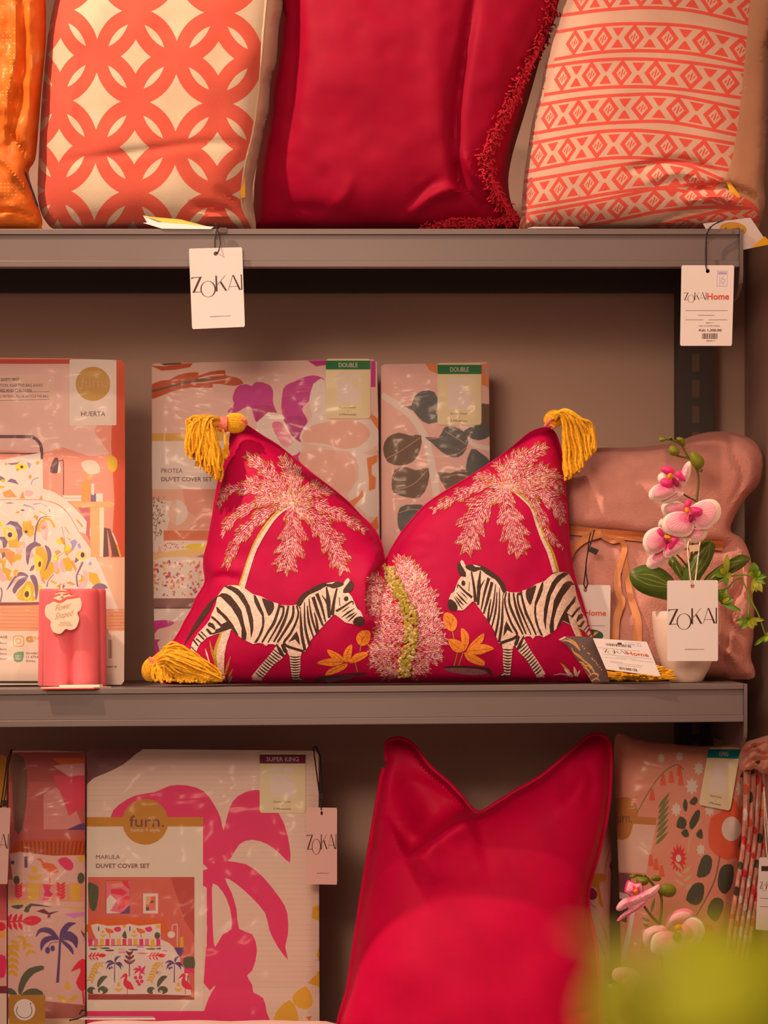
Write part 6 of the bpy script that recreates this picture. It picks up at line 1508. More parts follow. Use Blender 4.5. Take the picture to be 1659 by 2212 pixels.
# tag on the orchid
t = thing('price_tag', 'white logo tag on white string hanging in front of the orchid pot', 'tag', W(1496, 1340, -0.004), g_tags)
pol, txt = tag_front()
card(t, [(1441, 1254), (1551, 1253), (1551, 1428), (1441, 1428)], -0.006, pol, txt, 'tag_card')
b = MB(); M_STR = mat('white_string', (0.85, 0.76, 0.68), 0.7, 'thread')
loop(b, [(1496, 1264, -.005), (1492, 1255, -.007), (1488, 1220, -.004), (1485, 1185, .0), (1487, 1170, .004), (1492, 1165, .012)], .0008)
loop(b, [(1497, 1264, -.004), (1502, 1255, -.005), (1506, 1220, -.003), (1510, 1185, .0), (1512, 1172, .006), (1512, 1166, .014)], .0008)
b.build('cord', M_STR, t)
v = [W(*p) for p in ((1488, 1178, -.002), (1511, 1176, -.002), (1511, 1190, -.002), (1490, 1192, -.002))]; b = MB(); b.add(v + [(x, y + .003, z) for x, y, z in v], [(3, 2, 1, 0), (4, 5, 6, 7), (0, 1, 5, 4), (1, 2, 6, 5), (2, 3, 7, 6), (3, 0, 4, 7)]); b.build('cord_clip', mat('clear_clip', (0.7, 0.55, 0.45), 0.3), t, smooth=False)
print('orchid ok')
# ---------------------------------------------------------------- lowest shelf
L1 = lambda P_: zc(0, 1560, 2.183, P_)
L2 = lambda P_: zc(0, 1580, 3.5, P_)
L3 = lambda P_: zc(180, 1880, 6.381, P_)
M3 = lambda P_: zc(700, 1540, 1.7299, P_)
N3 = lambda P_: zc(1250, 1560, 3.394, P_)
q_ = .72
mar = pc(214, 165, 135, q_); hot = pc(222, 40, 80, q_); plum = pc(100, 52, 50, .6); cr = pc(232, 190, 150, .8); gd3 = pc(180, 110, 30, .72); mus2 = pc(205, 140, 35, .72); coral3 = pc(196, 84, 66, .72); navy = pc(85, 50, 85, .66); grn3 = pc(75, 70, 45, .62); red3 = pc(230, 35, 50, .74); wh3 = pc(235, 190, 160, .76); yel3 = pc(215, 150, 50, .74); or3 = pc(222, 90, 45, .74); pk3 = pc(225, 95, 100, .74); lil3 = pc(200, 110, 150, .72); dk3 = pc(110, 35, 45, .66)
yb = onshelf(BOTY, 0.26)
P = [(plum, L1(cat([(395, 120), (660, 120), (640, 150), (580, 200), (500, 240), (440, 265), (405, 300), (395, 300)], 2))),
     (hot, L1(cat([(520, 450), (560, 390), (640, 345), (730, 330), (800, 300), (880, 298), (960, 325), (1010, 390), (1040, 450), (1055, 510), (1080, 410), (1120, 350), (1190, 320), (1240, 330), (1290, 390), (1340, 480), (1365, 580), (1367, 662), (1320, 620), (1260, 575), (1190, 555), (1130, 575), (1090, 640), (1075, 655), (1160, 670), (1240, 730), (1320, 830), (1355, 900), (1358, 1000), (1345, 1060), (1358, 1120), (1310, 1060), (1270, 980), (1250, 900), (1180, 820), (1110, 760), (1060, 735), (1090, 800), (1115, 880), (1128, 975), (1190, 1000), (1212, 1080), (1190, 1170), (1165, 1195), (1190, 1240), (1195, 1275), (1240, 1300), (1258, 1370), (1255, 1440), (970, 1440), (970, 1340), (1000, 1270), (1015, 1240), (960, 1230), (950, 700), (540, 560)], 2))),
     (mar, L1(cat([(1092, 975), (1085, 880), (1050, 800), (1005, 760), (1000, 830), (1005, 1000), (1015, 1060), (1050, 1000)], 2))), (mar, L1([(955, 770), (975, 780), (975, 1060), (955, 1080)])), (mar, L1([(958, 668), (980, 690), (958, 700)])),
     (mus2, L1([(1475, 870), (1500, 860), (1515, 940), (1470, 925)])), (mus2, L1(cat([(1380, 1290), (1440, 1245), (1470, 1290), (1470, 1340), (1430, 1355), (1390, 1330)], 2))), (mus2, L1(cat([(1300, 1370), (1365, 1310), (1400, 1360), (1400, 1430), (1300, 1430)], 2))), (mus2, L1([(1450, 1230), (1510, 1170), (1510, 1250)])), (or3, L1([(1440, 1390), (1470, 1385), (1460, 1410)])), (mus2, L1([(1490, 1100), (1515, 1050), (1515, 1130)])),
     (gd3, L1(rect(395, 448, 957, 492))), (gd3, L1(ell(685, 470, 108, 108, 40))), (cr, L1(rect(395, 492, 957, 1362))), (gd3, L1(ell(685, 470, 108, 108, 40))), (hot, L1(rect(395, 1362, 1000, 1440)))]
for i in range(52): P.insert(0, (pc(206, 156, 127, q_), rect(188, 1628 + i * 11.2, 690, 1629.6 + i * 11.2)))
# printed bedroom picture
P += [(coral3, L3(rect(62, 92, 1532, 1785))), (pc(175, 62, 50, .7), L3([(1200, 92), (1532, 92), (1532, 900), (1400, 700)])),
      (pc(150, 70, 50, .66), L3(rect(305, 138, 645, 600))), (pk3, L3(rect(318, 148, 638, 595))), (wh3, L3([(320, 400), (370, 330), (460, 420), (370, 560), (520, 590), (320, 595)])), (red3, L3([(380, 260), (520, 250), (600, 300), (560, 350), (380, 320)])), (red3, L3([(530, 148), (620, 148), (638, 270), (560, 200)])), (red3, L3([(500, 400), (600, 350), (638, 360), (638, 470), (480, 540)])), (or3, L3([(318, 148), (530, 148), (480, 180), (360, 190)])), (navy, L3([(500, 595), (560, 560), (620, 490), (638, 490), (638, 595)])), (pc(228, 120, 110, .74), L3([(380, 190), (520, 170), (560, 220), (400, 250)])),
      (wh3, L3(rect(825, 318, 1030, 595))), (or3, L3(rect(862, 360, 996, 556))), (pc(225, 140, 100, .74), L3(rect(862, 360, 930, 470))), (pk3, L3(rect(910, 490, 996, 556))), (grn3, L3(rect(862, 506, 906, 556))), (grn3, L3([(905, 460), (940, 415), (990, 430), (960, 450)])),
      (pc(200, 80, 30, .7), L3(cat([(62, 740), (130, 680), (260, 660), (1000, 660), (1100, 700), (1180, 800), (1200, 1010), (1170, 1010), (1120, 860), (62, 860)], 2))), (grn3, L3(cat([(66, 170), (130, 180), (210, 230), (200, 420), (160, 560), (90, 520), (66, 300)], 2))),
      (wh3, L3([(105, 755), (190, 735), (330, 765), (580, 755), (620, 735), (760, 765), (1065, 735), (1065, 950), (1180, 1000), (1320, 1130), (1340, 1280), (1440, 1420), (1490, 1710), (1380, 1740), (1000, 1715), (62, 1700), (62, 1000), (180, 950), (130, 850)])),
      (pc(140, 50, 45, .66), L3([(62, 1712), (900, 1705), (1480, 1725), (1532, 1785), (62, 1785)])), (wh3, L3(ell(1212, 885, 52, 48))), (wh3, stroke(L3([(1225, 830), (1225, 770), (1260, 748), (1295, 770), (1295, 1050)]), 1.6)), (navy, L3([(1250, 1065), (1400, 1070), (1340, 1200), (1300, 1160)])), (grn3, L3(cat([(1380, 1210), (1500, 1190), (1532, 1220), (1532, 1350), (1400, 1350)], 2))), (hot, L3(rect(1390, 1350, 1532, 1420))), (mus2, L3(rect(1330, 920, 1380, 1060)))]
def palm(T_, m, cx, cy, s_, h_):
    out = [(m, stroke(T_([(cx, cy), (cx - 2, cy + h_ * .5), (cx - 4, cy + h_)]), 1.6 * s_, 2.0 * s_, w2=2.6 * s_))]
    for dx, dy, bx, by in ((-140, 10, -90, -80), (-115, 95, -100, -20), (90, -100, 20, -90), (120, 60, 110, -50), (90, 100, 60, 10)):
        out.append((m, T_(leaf(cx, cy, cx + dx * 1.0, cy + dy, 34, 6, skew=0.16 if dx > 0 else -0.16))))
        out[-1] = (m, T_(leaf(cx, cy, cx + dx, cy + dy, 36, 6, skew=-0.22 if dx > 0 else 0.22)))
    out += [(m, T_(ell(cx - 70, cy + 70, 16, 20, 10))), (m, T_(ell(cx - 40, cy + 60, 14, 17, 10)))]
    return out
def frond(T_, m, x0, y0, x1, y1, n, L_, w_):
    out = [(m, stroke(T_([(x0, y0), (x1, y1)]), w_ * .4, smooth=False))]; a = math.atan2(y1 - y0, x1 - x0)
    for i in range(n):
        t_ = (i + .5) / n; cx, cy = x0 + (x1 - x0) * t_, y0 + (y1 - y0) * t_
        for sd in (-1, 1): out.append((m, T_(leaf(cx, cy, cx + L_ * math.cos(a + sd * .8), cy + L_ * math.sin(a + sd * .8), L_ * .38, 5))))
    return out
def bird(T_, m, cx, cy, s_):
    B_ = [(-5, -140), (30, -160), (60, -130), (50, -60), (100, -30), (150, 60), (140, 80), (60, 70), (0, 10), (0, -60), (20, -110), (-40, -80), (-60, -70), (-20, -120)]
    return [(m, T_(cat([(cx + x * s_, cy + y * s_) for x, y in B_], 2))), (m, stroke(T_([(cx + 50 * s_, cy + 60 * s_), (cx + 55 * s_, cy + 150 * s_)]), 1.6 * s_, smooth=False))]
for cx in (0, 430):
    P += bird(L3, or3, 340 + cx, 880, .62)[:0]
    P += [(or3, L3(cat([(300 + cx, 795), (340 + cx, 800), (400 + cx, 820), (425 + cx, 855), (370 + cx, 870), (320 + cx, 850)], 2))), (or3, stroke(L3([(360 + cx, 860), (368 + cx, 930)]), 2, smooth=False)), (hot, L3(cat([(415 + cx, 800), (500 + cx, 775), (520 + cx, 830), (460 + cx, 850)], 2))), (yel3, L3(ell(270 + cx, 850, 20, 26, 8))), (yel3, L3(cat([(225 + cx, 880), (270 + cx, 895), (325 + cx, 880), (270 + cx, 925)], 2))), (navy, L3(rect(203 + cx, 775, 220 + cx, 838)))]
P += [(grn3, L3(cat([(535, 900), (575, 830), (600, 930), (560, 935)], 2))), (grn3, L3(ell(1020, 900, 42, 50, 9))), (yel3, L3(rect(540, 755, 585, 790))), (yel3, L3(rect(1000, 755, 1060, 800)))]
x = 70
for i in range(13):
    m = [hot, pk3, yel3][i % 3]; P.append((m, L3([(x, 945), (x + 55, 945), (x + 55, 1035), (x, 1040)]))); x += 78
P += [(dk3, stroke(L3([(62, 1044), (700, 1034), (1080, 1046)]), 1.2))] + [(m, L3(cat([(x0, y0), (x0 + w_, y0 - 8), (x0 + w_ * 1.2, y0 + 12), (x0 + w_ * .4, y0 + 16)], 2))) for m, x0, y0, w_ in ((grn3, 80, 1080, 90), (dk3, 290, 1100, 110), (grn3, 230, 1070, 110), (yel3, 470, 1085, 90), (lil3, 470, 1125, 100), (navy, 620, 1090, 110), (pk3, 740, 1140, 130), (grn3, 860, 1080, 110), (grn3, 1000, 1075, 60), (lil3, 1080, 1105, 60), (yel3, 880, 1045, 90), (yel3, 140, 1050, 100), (lil3, 720, 1050, 100))]
for cx in (0, 825):
    P += [(red3, L3(cat([(200 + cx, 1165), (260 + cx, 1145), (315 + cx, 1165), (280 + cx, 1200), (220 + cx, 1195)], 2))), (red3, stroke(L3([(65 + cx, 1185), (220 + cx, 1175)]), 2, smooth=False))] + [(red3, L3(leaf(80 + cx + i * 45, 1185, 110 + cx + i * 45 + (8 if sd > 0 else 25), 1185 + sd * 60, 22, 5))) for i in range(3) for sd in (-1, 1)]
    P += palm(L3, navy, 432 + cx, 1280, 1.0, 270)
    P += frond(L3, mus2, 190 + cx, 1280, 95 + cx, 1520, 6, 70, 3) + frond(L3, mus2, 150 + cx, 1290, 260 + cx, 1300, 3, 55, 3)
    P += [(grn3, L3(cat([(190 + cx, 1600), (200 + cx, 1520), (260 + cx, 1455), (335 + cx, 1460), (300 + cx, 1500), (250 + cx, 1560), (210 + cx, 1610)], 2))), (grn3, L3(ell(270 + cx, 1650, 72, 55, 12))), (grn3, L3(ell(110 + cx, 1655, 60, 50, 12))), (wh3, L3(ell(150 + cx, 1670, 22, 34, 8))), (wh3, L3(ell(240 + cx, 1680, 30, 26, 8)))]
    P += [(yel3, L3(ell(485 + cx, 1575, 22, 34, 8))), (yel3, L3(cat([(425 + cx, 1625), (485 + cx, 1635), (550 + cx, 1620), (490 + cx, 1680)], 2)))]
    P += bird(L3, red3, 555 + cx * .97, 1570, .95)
P += [(dk3, stroke(L3([(636, 1150), (636, 1300), (634, 1465)]), 2.0))] + [(dk3, L3(cat([(636, 1300 - i * 60), (575 + i * 12, 1265 - i * 60), (560 + i * 14, 1225 - i * 60), (636, 1250 - i * 60), (712 - i * 14, 1225 - i * 60), (700 - i * 12, 1265 - i * 60)], 2))) for i in range(3)]
P += [(hot, L3(leaf(790, 1370, 790 + dx, 1370 + dy, 34, 6, skew=.15))) for dx, dy in ((-115, 10), (-90, 70), (70, -60), (70, 60), (-40, -60), (60, 10))] + [(hot, stroke(L3([(790, 1370), (770, 1500)]), 3.0, smooth=False))] + [(hot, L3(ell(x_, y_, 26, 26, 8))) for x_, y_ in ((720, 1480), (790, 1475), (745, 1530), (805, 1530), (770, 1570))]
P += [(grn3, L3(rect(1435, 1450, 1448, 1535)))]
tx = [('furn.', *L1([(610, 440)])[0], 75, 25, plum, 0.005), ('home + style', *L1([(617, 500)])[0], 63, 10, cr, 0.0), ('MARULA', *L1([(453, 626)])[0], 51.5, 9, plum, 0.0), ('DUVET COVER SET', *L1([(453, 667)])[0], 116, 9.5, plum, 0.018)]
t, sf = pack('wrapped duvet set with big hot pink palm print and plum SUPER KING card', [(188, 1624), (196, 1618), (400, 1619), (680, 1622), (688, 1630), (689, 1900), (690, 2200), (690, yb - 4), (684, yb), (196, yb), (188, yb - 4), (187, 2000)], 0.20, 0.045, 0.05, mar, P, tx, film=FILM_SOFT, group='packed duvet cover sets')
sticker(t, sf, 561, 1626, 660, 1756, 'SUPER KING', M_PLUM)
print('marula ok')

# narrow pack with large palm print
yb = onshelf(BOTY, 0.29)
q_ = .62
base = pc(205, 130, 105, .62); wm = pc(210, 140, 118, .62)
P = [(pc(150, 60, 50, .6), rect(15, 1625, 190, 1900)), (pc(165, 70, 60, .6), L2(rect(60, 380, 660, 900))), (pc(100, 60, 45, .58), L2(cat([(80, 180), (180, 200), (210, 400), (170, 740), (110, 740), (90, 400)], 2))), (pc(190, 110, 95, .62), L2([(330, 480), (420, 420), (540, 520), (620, 700), (560, 740), (330, 740)])), (pc(195, 50, 65, .62), L2([(400, 330), (640, 330), (640, 560), (520, 640), (480, 520)])), (pc(205, 120, 110, .62), L2([(400, 260), (640, 230), (640, 330), (520, 340)])), (pc(190, 80, 30, .62), L2([(390, 200), (640, 200), (640, 240), (460, 250)])), (navy, L2([(500, 745), (600, 700), (640, 690), (640, 745)])),
     (pc(170, 60, 20, .62), L2(cat([(70, 940), (110, 850), (220, 820), (660, 825), (660, 960), (70, 980)], 2)))]
for i in range(16): P.append((pc(125, 45, 18, .6), L2([(160 + i * 32, 830), (172 + i * 32, 830), (184 + i * 30, 935), (172 + i * 30, 935)])))
P += [(wm, L2([(75, 925), (150, 910), (400, 940), (640, 935), (660, 1160), (660, 2070), (640, 2065), (60, 2000), (60, 1160), (100, 1160)])),
      (or3, L2(cat([(270, 965), (310, 960), (330, 990), (400, 1000), (445, 1060), (400, 1070), (330, 1040), (310, 985)], 2))), (or3, stroke(L2([(375, 1060), (378, 1145)]), 3, smooth=False)), (navy, L2(rect(185, 945, 208, 1030))), (yel3, L2(ell(262, 1045, 24, 30, 8))), (yel3, L2(cat([(200, 1075), (262, 1095), (330, 1070), (290, 1120), (230, 1120)], 2))), (yel3, L2(cat([(190, 1140), (262, 1150), (330, 1140), (300, 1170), (220, 1170)], 2))), (hot, L2(cat([(435, 975), (500, 950), (555, 1000), (540, 1050), (490, 1040)], 2))), (grn3, L2(ell(125, 1125, 25, 35, 8))), (grn3, L2(ell(612, 1110, 28, 45, 8))), (yel3, L2([(580, 950), (640, 935), (640, 980), (600, 990)])), (navy, L2(ell(95, 990, 14, 16, 8))),
      (pc(222, 120, 95, .64), L2([(65, 1155), (650, 1150), (650, 1290), (65, 1275)])), (yel3, L2([(210, 1155), (300, 1155), (290, 1275), (210, 1275)])), (yel3, L2([(530, 1155), (610, 1155), (600, 1280), (530, 1280)])), (hot, L2([(320, 1155), (400, 1155), (370, 1200), (400, 1230), (360, 1280), (320, 1280), (340, 1210)]))]
P += frond(L2, red3, 140, 1270, 140, 1165, 5, 45, 4) + frond(L2, red3, 460, 1280, 460, 1160, 5, 50, 4)
P += [(yel3, L2([(70, 1275), (230, 1275), (200, 1300), (70, 1300)])), (grn3, L2(cat([(80, 1320), (180, 1310), (140, 1345)], 2))), (grn3, L2(cat([(180, 1360), (230, 1300), (400, 1330), (240, 1320), (220, 1365)], 2))), (dk3, L2([(275, 1360), (330, 1340), (370, 1370), (450, 1355), (385, 1385), (375, 1410), (360, 1410), (360, 1385)])), (lil3, L2([(480, 1380), (640, 1365), (640, 1400), (590, 1400), (560, 1415), (530, 1400)])), (yel3, L2([(470, 1330), (640, 1325), (600, 1345)])),
      (red3, L2(cat([(165, 1440), (210, 1400), (270, 1395), (310, 1415), (305, 1440), (240, 1470)], 2))), (red3, stroke(L2([(60, 1440), (220, 1430)]), 4, smooth=False))]
P += [(red3, L2(leaf(60 + i * 40, 1440, 90 + i * 40, 1440 + sd * 65, 30, 5))) for i in range(3) for sd in (-1, 1)]
def bigleaf(q): P.append((navy, L2(cat(q, 3))))
bigleaf([(450, 1570), (400, 1500), (340, 1480), (290, 1500), (270, 1555), (310, 1520), (370, 1530), (420, 1570)]); bigleaf([(450, 1575), (390, 1545), (330, 1560), (305, 1600), (310, 1660), (340, 1610), (390, 1580)]); bigleaf([(450, 1570), (460, 1500), (510, 1445), (575, 1450), (530, 1480), (480, 1550)]); bigleaf([(455, 1575), (510, 1510), (560, 1530), (590, 1570), (580, 1640), (550, 1600), (510, 1580)]); bigleaf([(455, 1580), (500, 1590), (550, 1640), (555, 1690), (520, 1650), (490, 1620)])
P += [(navy, stroke(L2([(455, 1570), (445, 1750), (435, 1900)]), 5, 5.5, w2=7)), (navy, L2(ell(360, 1655, 20, 27, 10))), (navy, L2(ell(398, 1640, 18, 24, 10))), (navy, stroke(L2([(365, 1640), (385, 1600), (440, 1590)]), 1.6))]
P += frond(L2, mus2, 215, 1545, 60, 1650, 3, 70, 5) + frond(L2, mus2, 100, 1590, 90, 1830, 5, 75, 5) + frond(L2, mus2, 190, 1580, 230, 1680, 2, 60, 4)
P += [(grn3, L2(cat([(135, 1960), (160, 1860), (220, 1790), (320, 1770), (330, 1800), (260, 1830), (200, 1900), (160, 1990)], 2))), (grn3, L2(cat([(160, 1990), (210, 1950), (280, 1945), (330, 1990), (160, 1995)], 2))), (grn3, L2(cat([(60, 1940), (100, 1950), (130, 1990), (60, 1985)], 2))), (red3, L2(cat([(535, 1820), (590, 1740), (645, 1725), (645, 1880), (645, 1950), (610, 1960), (575, 1900), (600, 1840), (605, 1790)], 2))), (red3, stroke(L2([(625, 1940), (635, 2065)]), 4, smooth=False)),
      (yel3, L2(leaf(510, 1960, 510, 1885, 50, 6))), (yel3, L2(cat([(425, 1995), (480, 2000), (510, 2030), (560, 1995), (590, 2010), (540, 2045), (470, 2045)], 2))), (dk3, L2([(610, 1500), (640, 1530), (640, 1570), (615, 1520)])), (pc(150, 75, 60, .6), L2([(60, 2010), (640, 2070), (660, 2070), (660, 2500), (60, 2500)])), (pc(215, 150, 110, .66), rect(15, 2200, 190, 2420))]
pack('narrow wrapped pack with big navy palm bed print, left of the hot pink palm pack', [(19, 1628), (26, 1622), (100, 1621), (180, 1624), (184, 1630), (184, 2000), (184, yb - 4), (180, yb), (24, yb), (18, yb - 4), (17, 2000)], 0.23, 0.045, 0.05, base, P, film=FILM)
yb = onshelf(BOTY, 0.31)
P = [(pc(170, 110, 30, .6), rect(-260, 1635, 14, 1760)), (pc(180, 80, 75, .6), rect(-260, 1760, 14, 1990)), (wm, rect(-260, 1988, 14, 2130)), (red3, L2(cat([(-20, 1450), (30, 1445), (45, 1490), (0, 1510)], 2))), (hot, L2(cat([(-20, 1700), (40, 1700), (48, 1780), (30, 1860), (-20, 1840)], 2))), (yel3, L2([(-20, 1520), (40, 1515), (40, 1560), (-20, 1560)])), (dk3, rect(-260, 2130, 14, 2146)), (cr, rect(-260, 2146, 14, 2400))]
pack('mustard topped wrapped pack cut off by the left edge of the lowest shelf', [(-260, 1632), (10, 1631), (15, 1638), (15, yb - 3), (10, yb), (-260, yb)], 0.25, 0.045, 0.05, pc(175, 90, 75, .6), P, film=FILM_SOFT)
t = thing('price_tag', 'pinkish logo tag at the left edge, hanging over the narrow pack', 'tag', W(0, 1830, 0.17), g_tags)
pol, txt = tag_front(); M_TAGP = mat('tag_card_blush', (0.80, 0.56, 0.54), 0.5)
card(t, [(-46, 1744), (23, 1745), (16, 1910), (-52, 1907)], 0.165, pol, txt, 'tag_card', base=M_TAGP)
b = MB(); loop(b, [(-12, 1757, .166), (2, 1740, .165), (8, 1700, .17), (16, 1640, .175), (24, 1620, .20)], .0008); loop(b, [(-12, 1757, .167), (8, 1738, .166), (14, 1700, .17), (18, 1650, .176), (26, 1619, .20)], .0008); b.build('cord', M_CORD, t)
v = [W(*p) for p in ((5, 1729, .163), (15, 1729, .163), (14, 1742, .163), (5, 1742, .163))]; b = MB(); b.add(v + [(x, y + .003, z) for x, y, z in v], [(3, 2, 1, 0), (4, 5, 6, 7), (0, 1, 5, 4), (1, 2, 6, 5), (2, 3, 7, 6), (3, 0, 4, 7)]); b.build('cord_clip', M_CORD, t, smooth=False)
t = thing('price_tag', 'pinkish logo tag hanging from the right side of the hot pink palm pack', 'tag', W(694, 1830, 0.16), g_tags)
pol, txt = tag_front()
card(t, [(662, 1744), (728, 1745), (728, 1911), (660, 1910)], 0.165, pol, txt, 'tag_card', base=M_TAGP)
b = MB(); loop(b, [(693, 1756, .166), (694, 1740, .165), (688, 1700, .18), (680, 1640, .19), (677, 1615, .205), (683, 1613, .21), (692, 1635, .19), (694, 1680, .178), (695, 1720, .166), (694, 1750, .165)], .0008); b.build('cord', M_CORD, t)
b = MB(); p = W(694, 1720, .165); b.box(p[0] - .002, p[0] + .002, p[1] - .002, p[1] + .002, p[2] - .003, p[2] + .003); b.build('cord_clip', M_CORD, t, smooth=False)

# things in front at the very bottom
t = thing('folded_textile_pack', 'pale pink folded pack lying flat in front of the hot pink palm pack', 'bedding pack', W(460, 2400, 0.08))
z1 = W(0, 2198, 0.145)[2]; z0 = ZC + (CY - BOTY) * S
x0, x1 = W(172, 0, .08)[0], W(727, 0, .08)[0]
b = MB(); nx, nz = 24, 16; prof = []
for k in range(nz + 1):
    a = math.pi * k / nz; prof.append((0.02 - 0.013 * math.sin(a) , z0 + .001 + (z1 - .006 - z0) * k / nz))
v = []; hz = z1 - z0
nn = 28; ring = []
for k in range(nn):
    a = 2 * math.pi * k / nn; ca, sa = math.cos(a), math.sin(a)
    ring.append((0.085 + 0.062 * math.copysign(abs(ca) ** .35, ca), (z0 + z1) / 2 + hz / 2 * math.copysign(abs(sa) ** .35, sa)))
for i in range(nx + 1):
    u = i / nx; x = x0 + (x1 - x0) * u; e = min(1, min(u, 1 - u) * 14) ** .5
    for (y, z) in ring: v.append((x, .085 + (y - .085) * (.9 + .1 * e) + .001 * math.sin(i * 1.7), (z0 + z1) / 2 + (z - (z0 + z1) / 2) * (.93 + .07 * e) - 0.0006 * math.cos(i * .9) * (1 if z > z0 + .02 else 0)))
f = [(i * nn + k, i * nn + (k + 1) % nn, (i + 1) * nn + (k + 1) % nn, (i + 1) * nn + k) for i in range(nx) for k in range(nn)] + [tuple(range(nn))[::-1], tuple(nx * nn + k for k in range(nn))]
b.add(v, f); b.build('wrapped_cloth', pc(222, 165, 140, .8), t)
t = thing('price_card', 'thin white card with black cord lying at the foot of the hot pink palm pack', 'card', W(250, 2188, 0.15))
b = MB(); zc_ = z1 + .0008
vv = [W(165, 2190, .12), W(336, 2190, .12), W(330, 2190, .150), W(190, 2190, .150)]
vv = [(x, y, zc_ + .001 * (i in (0, 1))) for i, (x, y, _) in enumerate(vv)]; b.add(vv + [(x, y, z - .0009) for x, y, z in vv], [(0, 1, 2, 3), (7, 6, 5, 4), (0, 4, 5, 1), (1, 5, 6, 2), (2, 6, 7, 3), (3, 7, 4, 0)]); b.build('card_body', M_TAG, t, smooth=False)
b = MB(); loop(b, [(150, 2204, .115), (170, 2200, .112), (188, 2190, .118), (186, 2182, .13), (176, 2183, .13), (172, 2190, .125)], .001); b.build('cord', M_CORD, t)
t = thing('price_card', 'mustard square card with round white seal at the bottom left corner', 'card', W(58, 2250, 0.12))
mc = mat('mustard_card', (0.42, 0.22, 0.03), 0.5)
co = [(20, 2149), (96, 2150), (98, 2330), (22, 2330)]
pol = [(M_TAG, ell(53, 2181, 23, 23, 28)), (M_INK, stroke([(38, 2174), (36, 2186), (43, 2196), (55, 2199), (66, 2193), (69, 2182), (66, 2172)], 1.4, n=6)), (M_INK, ell(66, 2168, 2, 1.5, 8))]
sf = Surf(co, 0.13, 0.02, g=10); art('card_body', sf, rrect(20, 2149, 98, 2420, 3), mc, pol, t, thick=0.001, step=12)
t2 = onshelf(BOTY, .13)

# plain red velvet cushion
M_R3 = mat('hot_red_velvet', (0.66, 0.001, 0.07), 0.55, 'velvet', sheen=0.3, tint=(0.95, 0.04, 0.16), scale=28, spec=0.15)
yb = onshelf(BOTY, 0.21)
ol = M3([(233, 180), (232, 125), (245, 103), (270, 96), (300, 100), (330, 118), (365, 160), (400, 205), (470, 265), (520, 320), (572, 374), (640, 340), (720, 290), (800, 245), (870, 190), (940, 130), (985, 92), (1015, 82), (1045, 88), (1065, 115), (1071, 180), (1066, 300), (1050, 420), (1015, 560), (990, 640), (985, 720), (1000, 800), (1015, 880), (1024, 980), (1026, 1080), (1030, 1163)])
ol = cat(ol, 2, False) + [(1296, 2300), (1290, yb), (1000, yb), (740, yb), (732, 2300)] + M3([(52, 1163), (88, 1040), (110, 900), (130, 760), (155, 600), (180, 450), (200, 330), (215, 240)])
rs = Surf(ol, 0.135, 0.09, T=0.085, k=1.15, g=5, ref=(1010, yb), noise=[(0.0025, 110, 51)],
          extra=[fold(M3([(300, 545), (330, 528), (372, 495), (430, 440), (480, 405), (530, 385), (572, 374)])[::-1], -0.05, 8, 80, .25), crease(M3([(300, 120), (330, 260), (400, 380), (370, 470)]), -0.030, 50), crease(M3([(360, 520), (450, 450), (560, 390), (640, 350)]), 0.016, 26),
                 crease(M3([(340, 530), (400, 560), (420, 640)]), 0.004, 20), crease(M3([(1030, 100), (1010, 200), (940, 300), (860, 380)]), 0.006, 22), crease(M3([(900, 200), (920, 260), (880, 330)]), -0.006, 20), crease(M3([(980, 180), (1000, 240), (990, 330)]), -0.005, 12),
                 crease(M3([(930, 1130), (1000, 1110), (1040, 1080)]), -0.006, 10), crease(M3([(440, 590), (560, 600), (700, 570)]), 0.003, 30), crease(M3([(1010, 600), (985, 700), (990, 850)]), -0.004, 12)])
t = thing('cushion', 'plain hot red velvet cushion with piped edge on the lowest shelf', 'cushion', W(1010, yb, 0.14))
art('cover', rs, ol, M_R3, [], t, back=0.06, step=6)
b = MB(); b.tube([tuple(rs.P([x], [y], back=-0.001)[0]) for x, y in cat(ol, 2)], 0.0027, 8, caps=False); b.build('piping', M_R3, t)
# magenta edge of another cushion peeking out at lower left of it
# floral cushion edge behind it
yb = onshelf(BOTY, 0.29)
fl = cat([(1180, 1790), (1240, 1765), (1290, 1752), (1306, 1748), (1318, 1790), (1321, 1860), (1317, 1980), (1319, 2080), (1315, 2150), (1322, 2230), (1324, 2330), (1322, yb), (1180, yb), (1175, 2000)], 2)
fs = Surf(fl, 0.25, 0.06, T=0.035, k=1.3, g=8)
t = thing('cushion', 'pale pink patterned cushion, only its edge showing behind the plain hot red one', 'cushion', W(1260, yb, 0.27))
ol3 = pc(190, 125, 30, .7); mg3 = pc(130, 20, 60, .7); tn = pc(170, 110, 70, .66)
P = [(ol3, N3(cat([(60, 1130), (140, 1110), (200, 1120), (190, 1170), (150, 1180), (170, 1300), (180, 1360), (150, 1330), (130, 1220), (80, 1200)], 2))), (mg3, N3(cat([(80, 1210), (130, 1240), (130, 1290), (80, 1300)], 2))), (mg3, N3([(225, 1050), (245, 1000), (245, 1140)])), (hot, N3(cat([(190, 2170), (240, 2130), (270, 2060), (270, 2160), (220, 2210)], 2)))]
for q in ([(160, 960), (130, 1040), (110, 1120)], [(240, 900), (200, 1040), (190, 1110)], [(170, 720), (160, 850), (140, 960)], [(150, 1440), (200, 1560), (220, 1700)], [(180, 1980), (170, 2080), (110, 2150), (120, 2200)], [(60, 1300), (110, 1350), (130, 1360)], [(130, 1560), (190, 1700), (210, 1840)]): P.append((tn if len(q) % 2 else ol3, stroke(N3(q), .6, 2.4, w2=.5)))
art('cover', fs, fl, pc(226, 160, 135, .74), P, t, back=0.03)

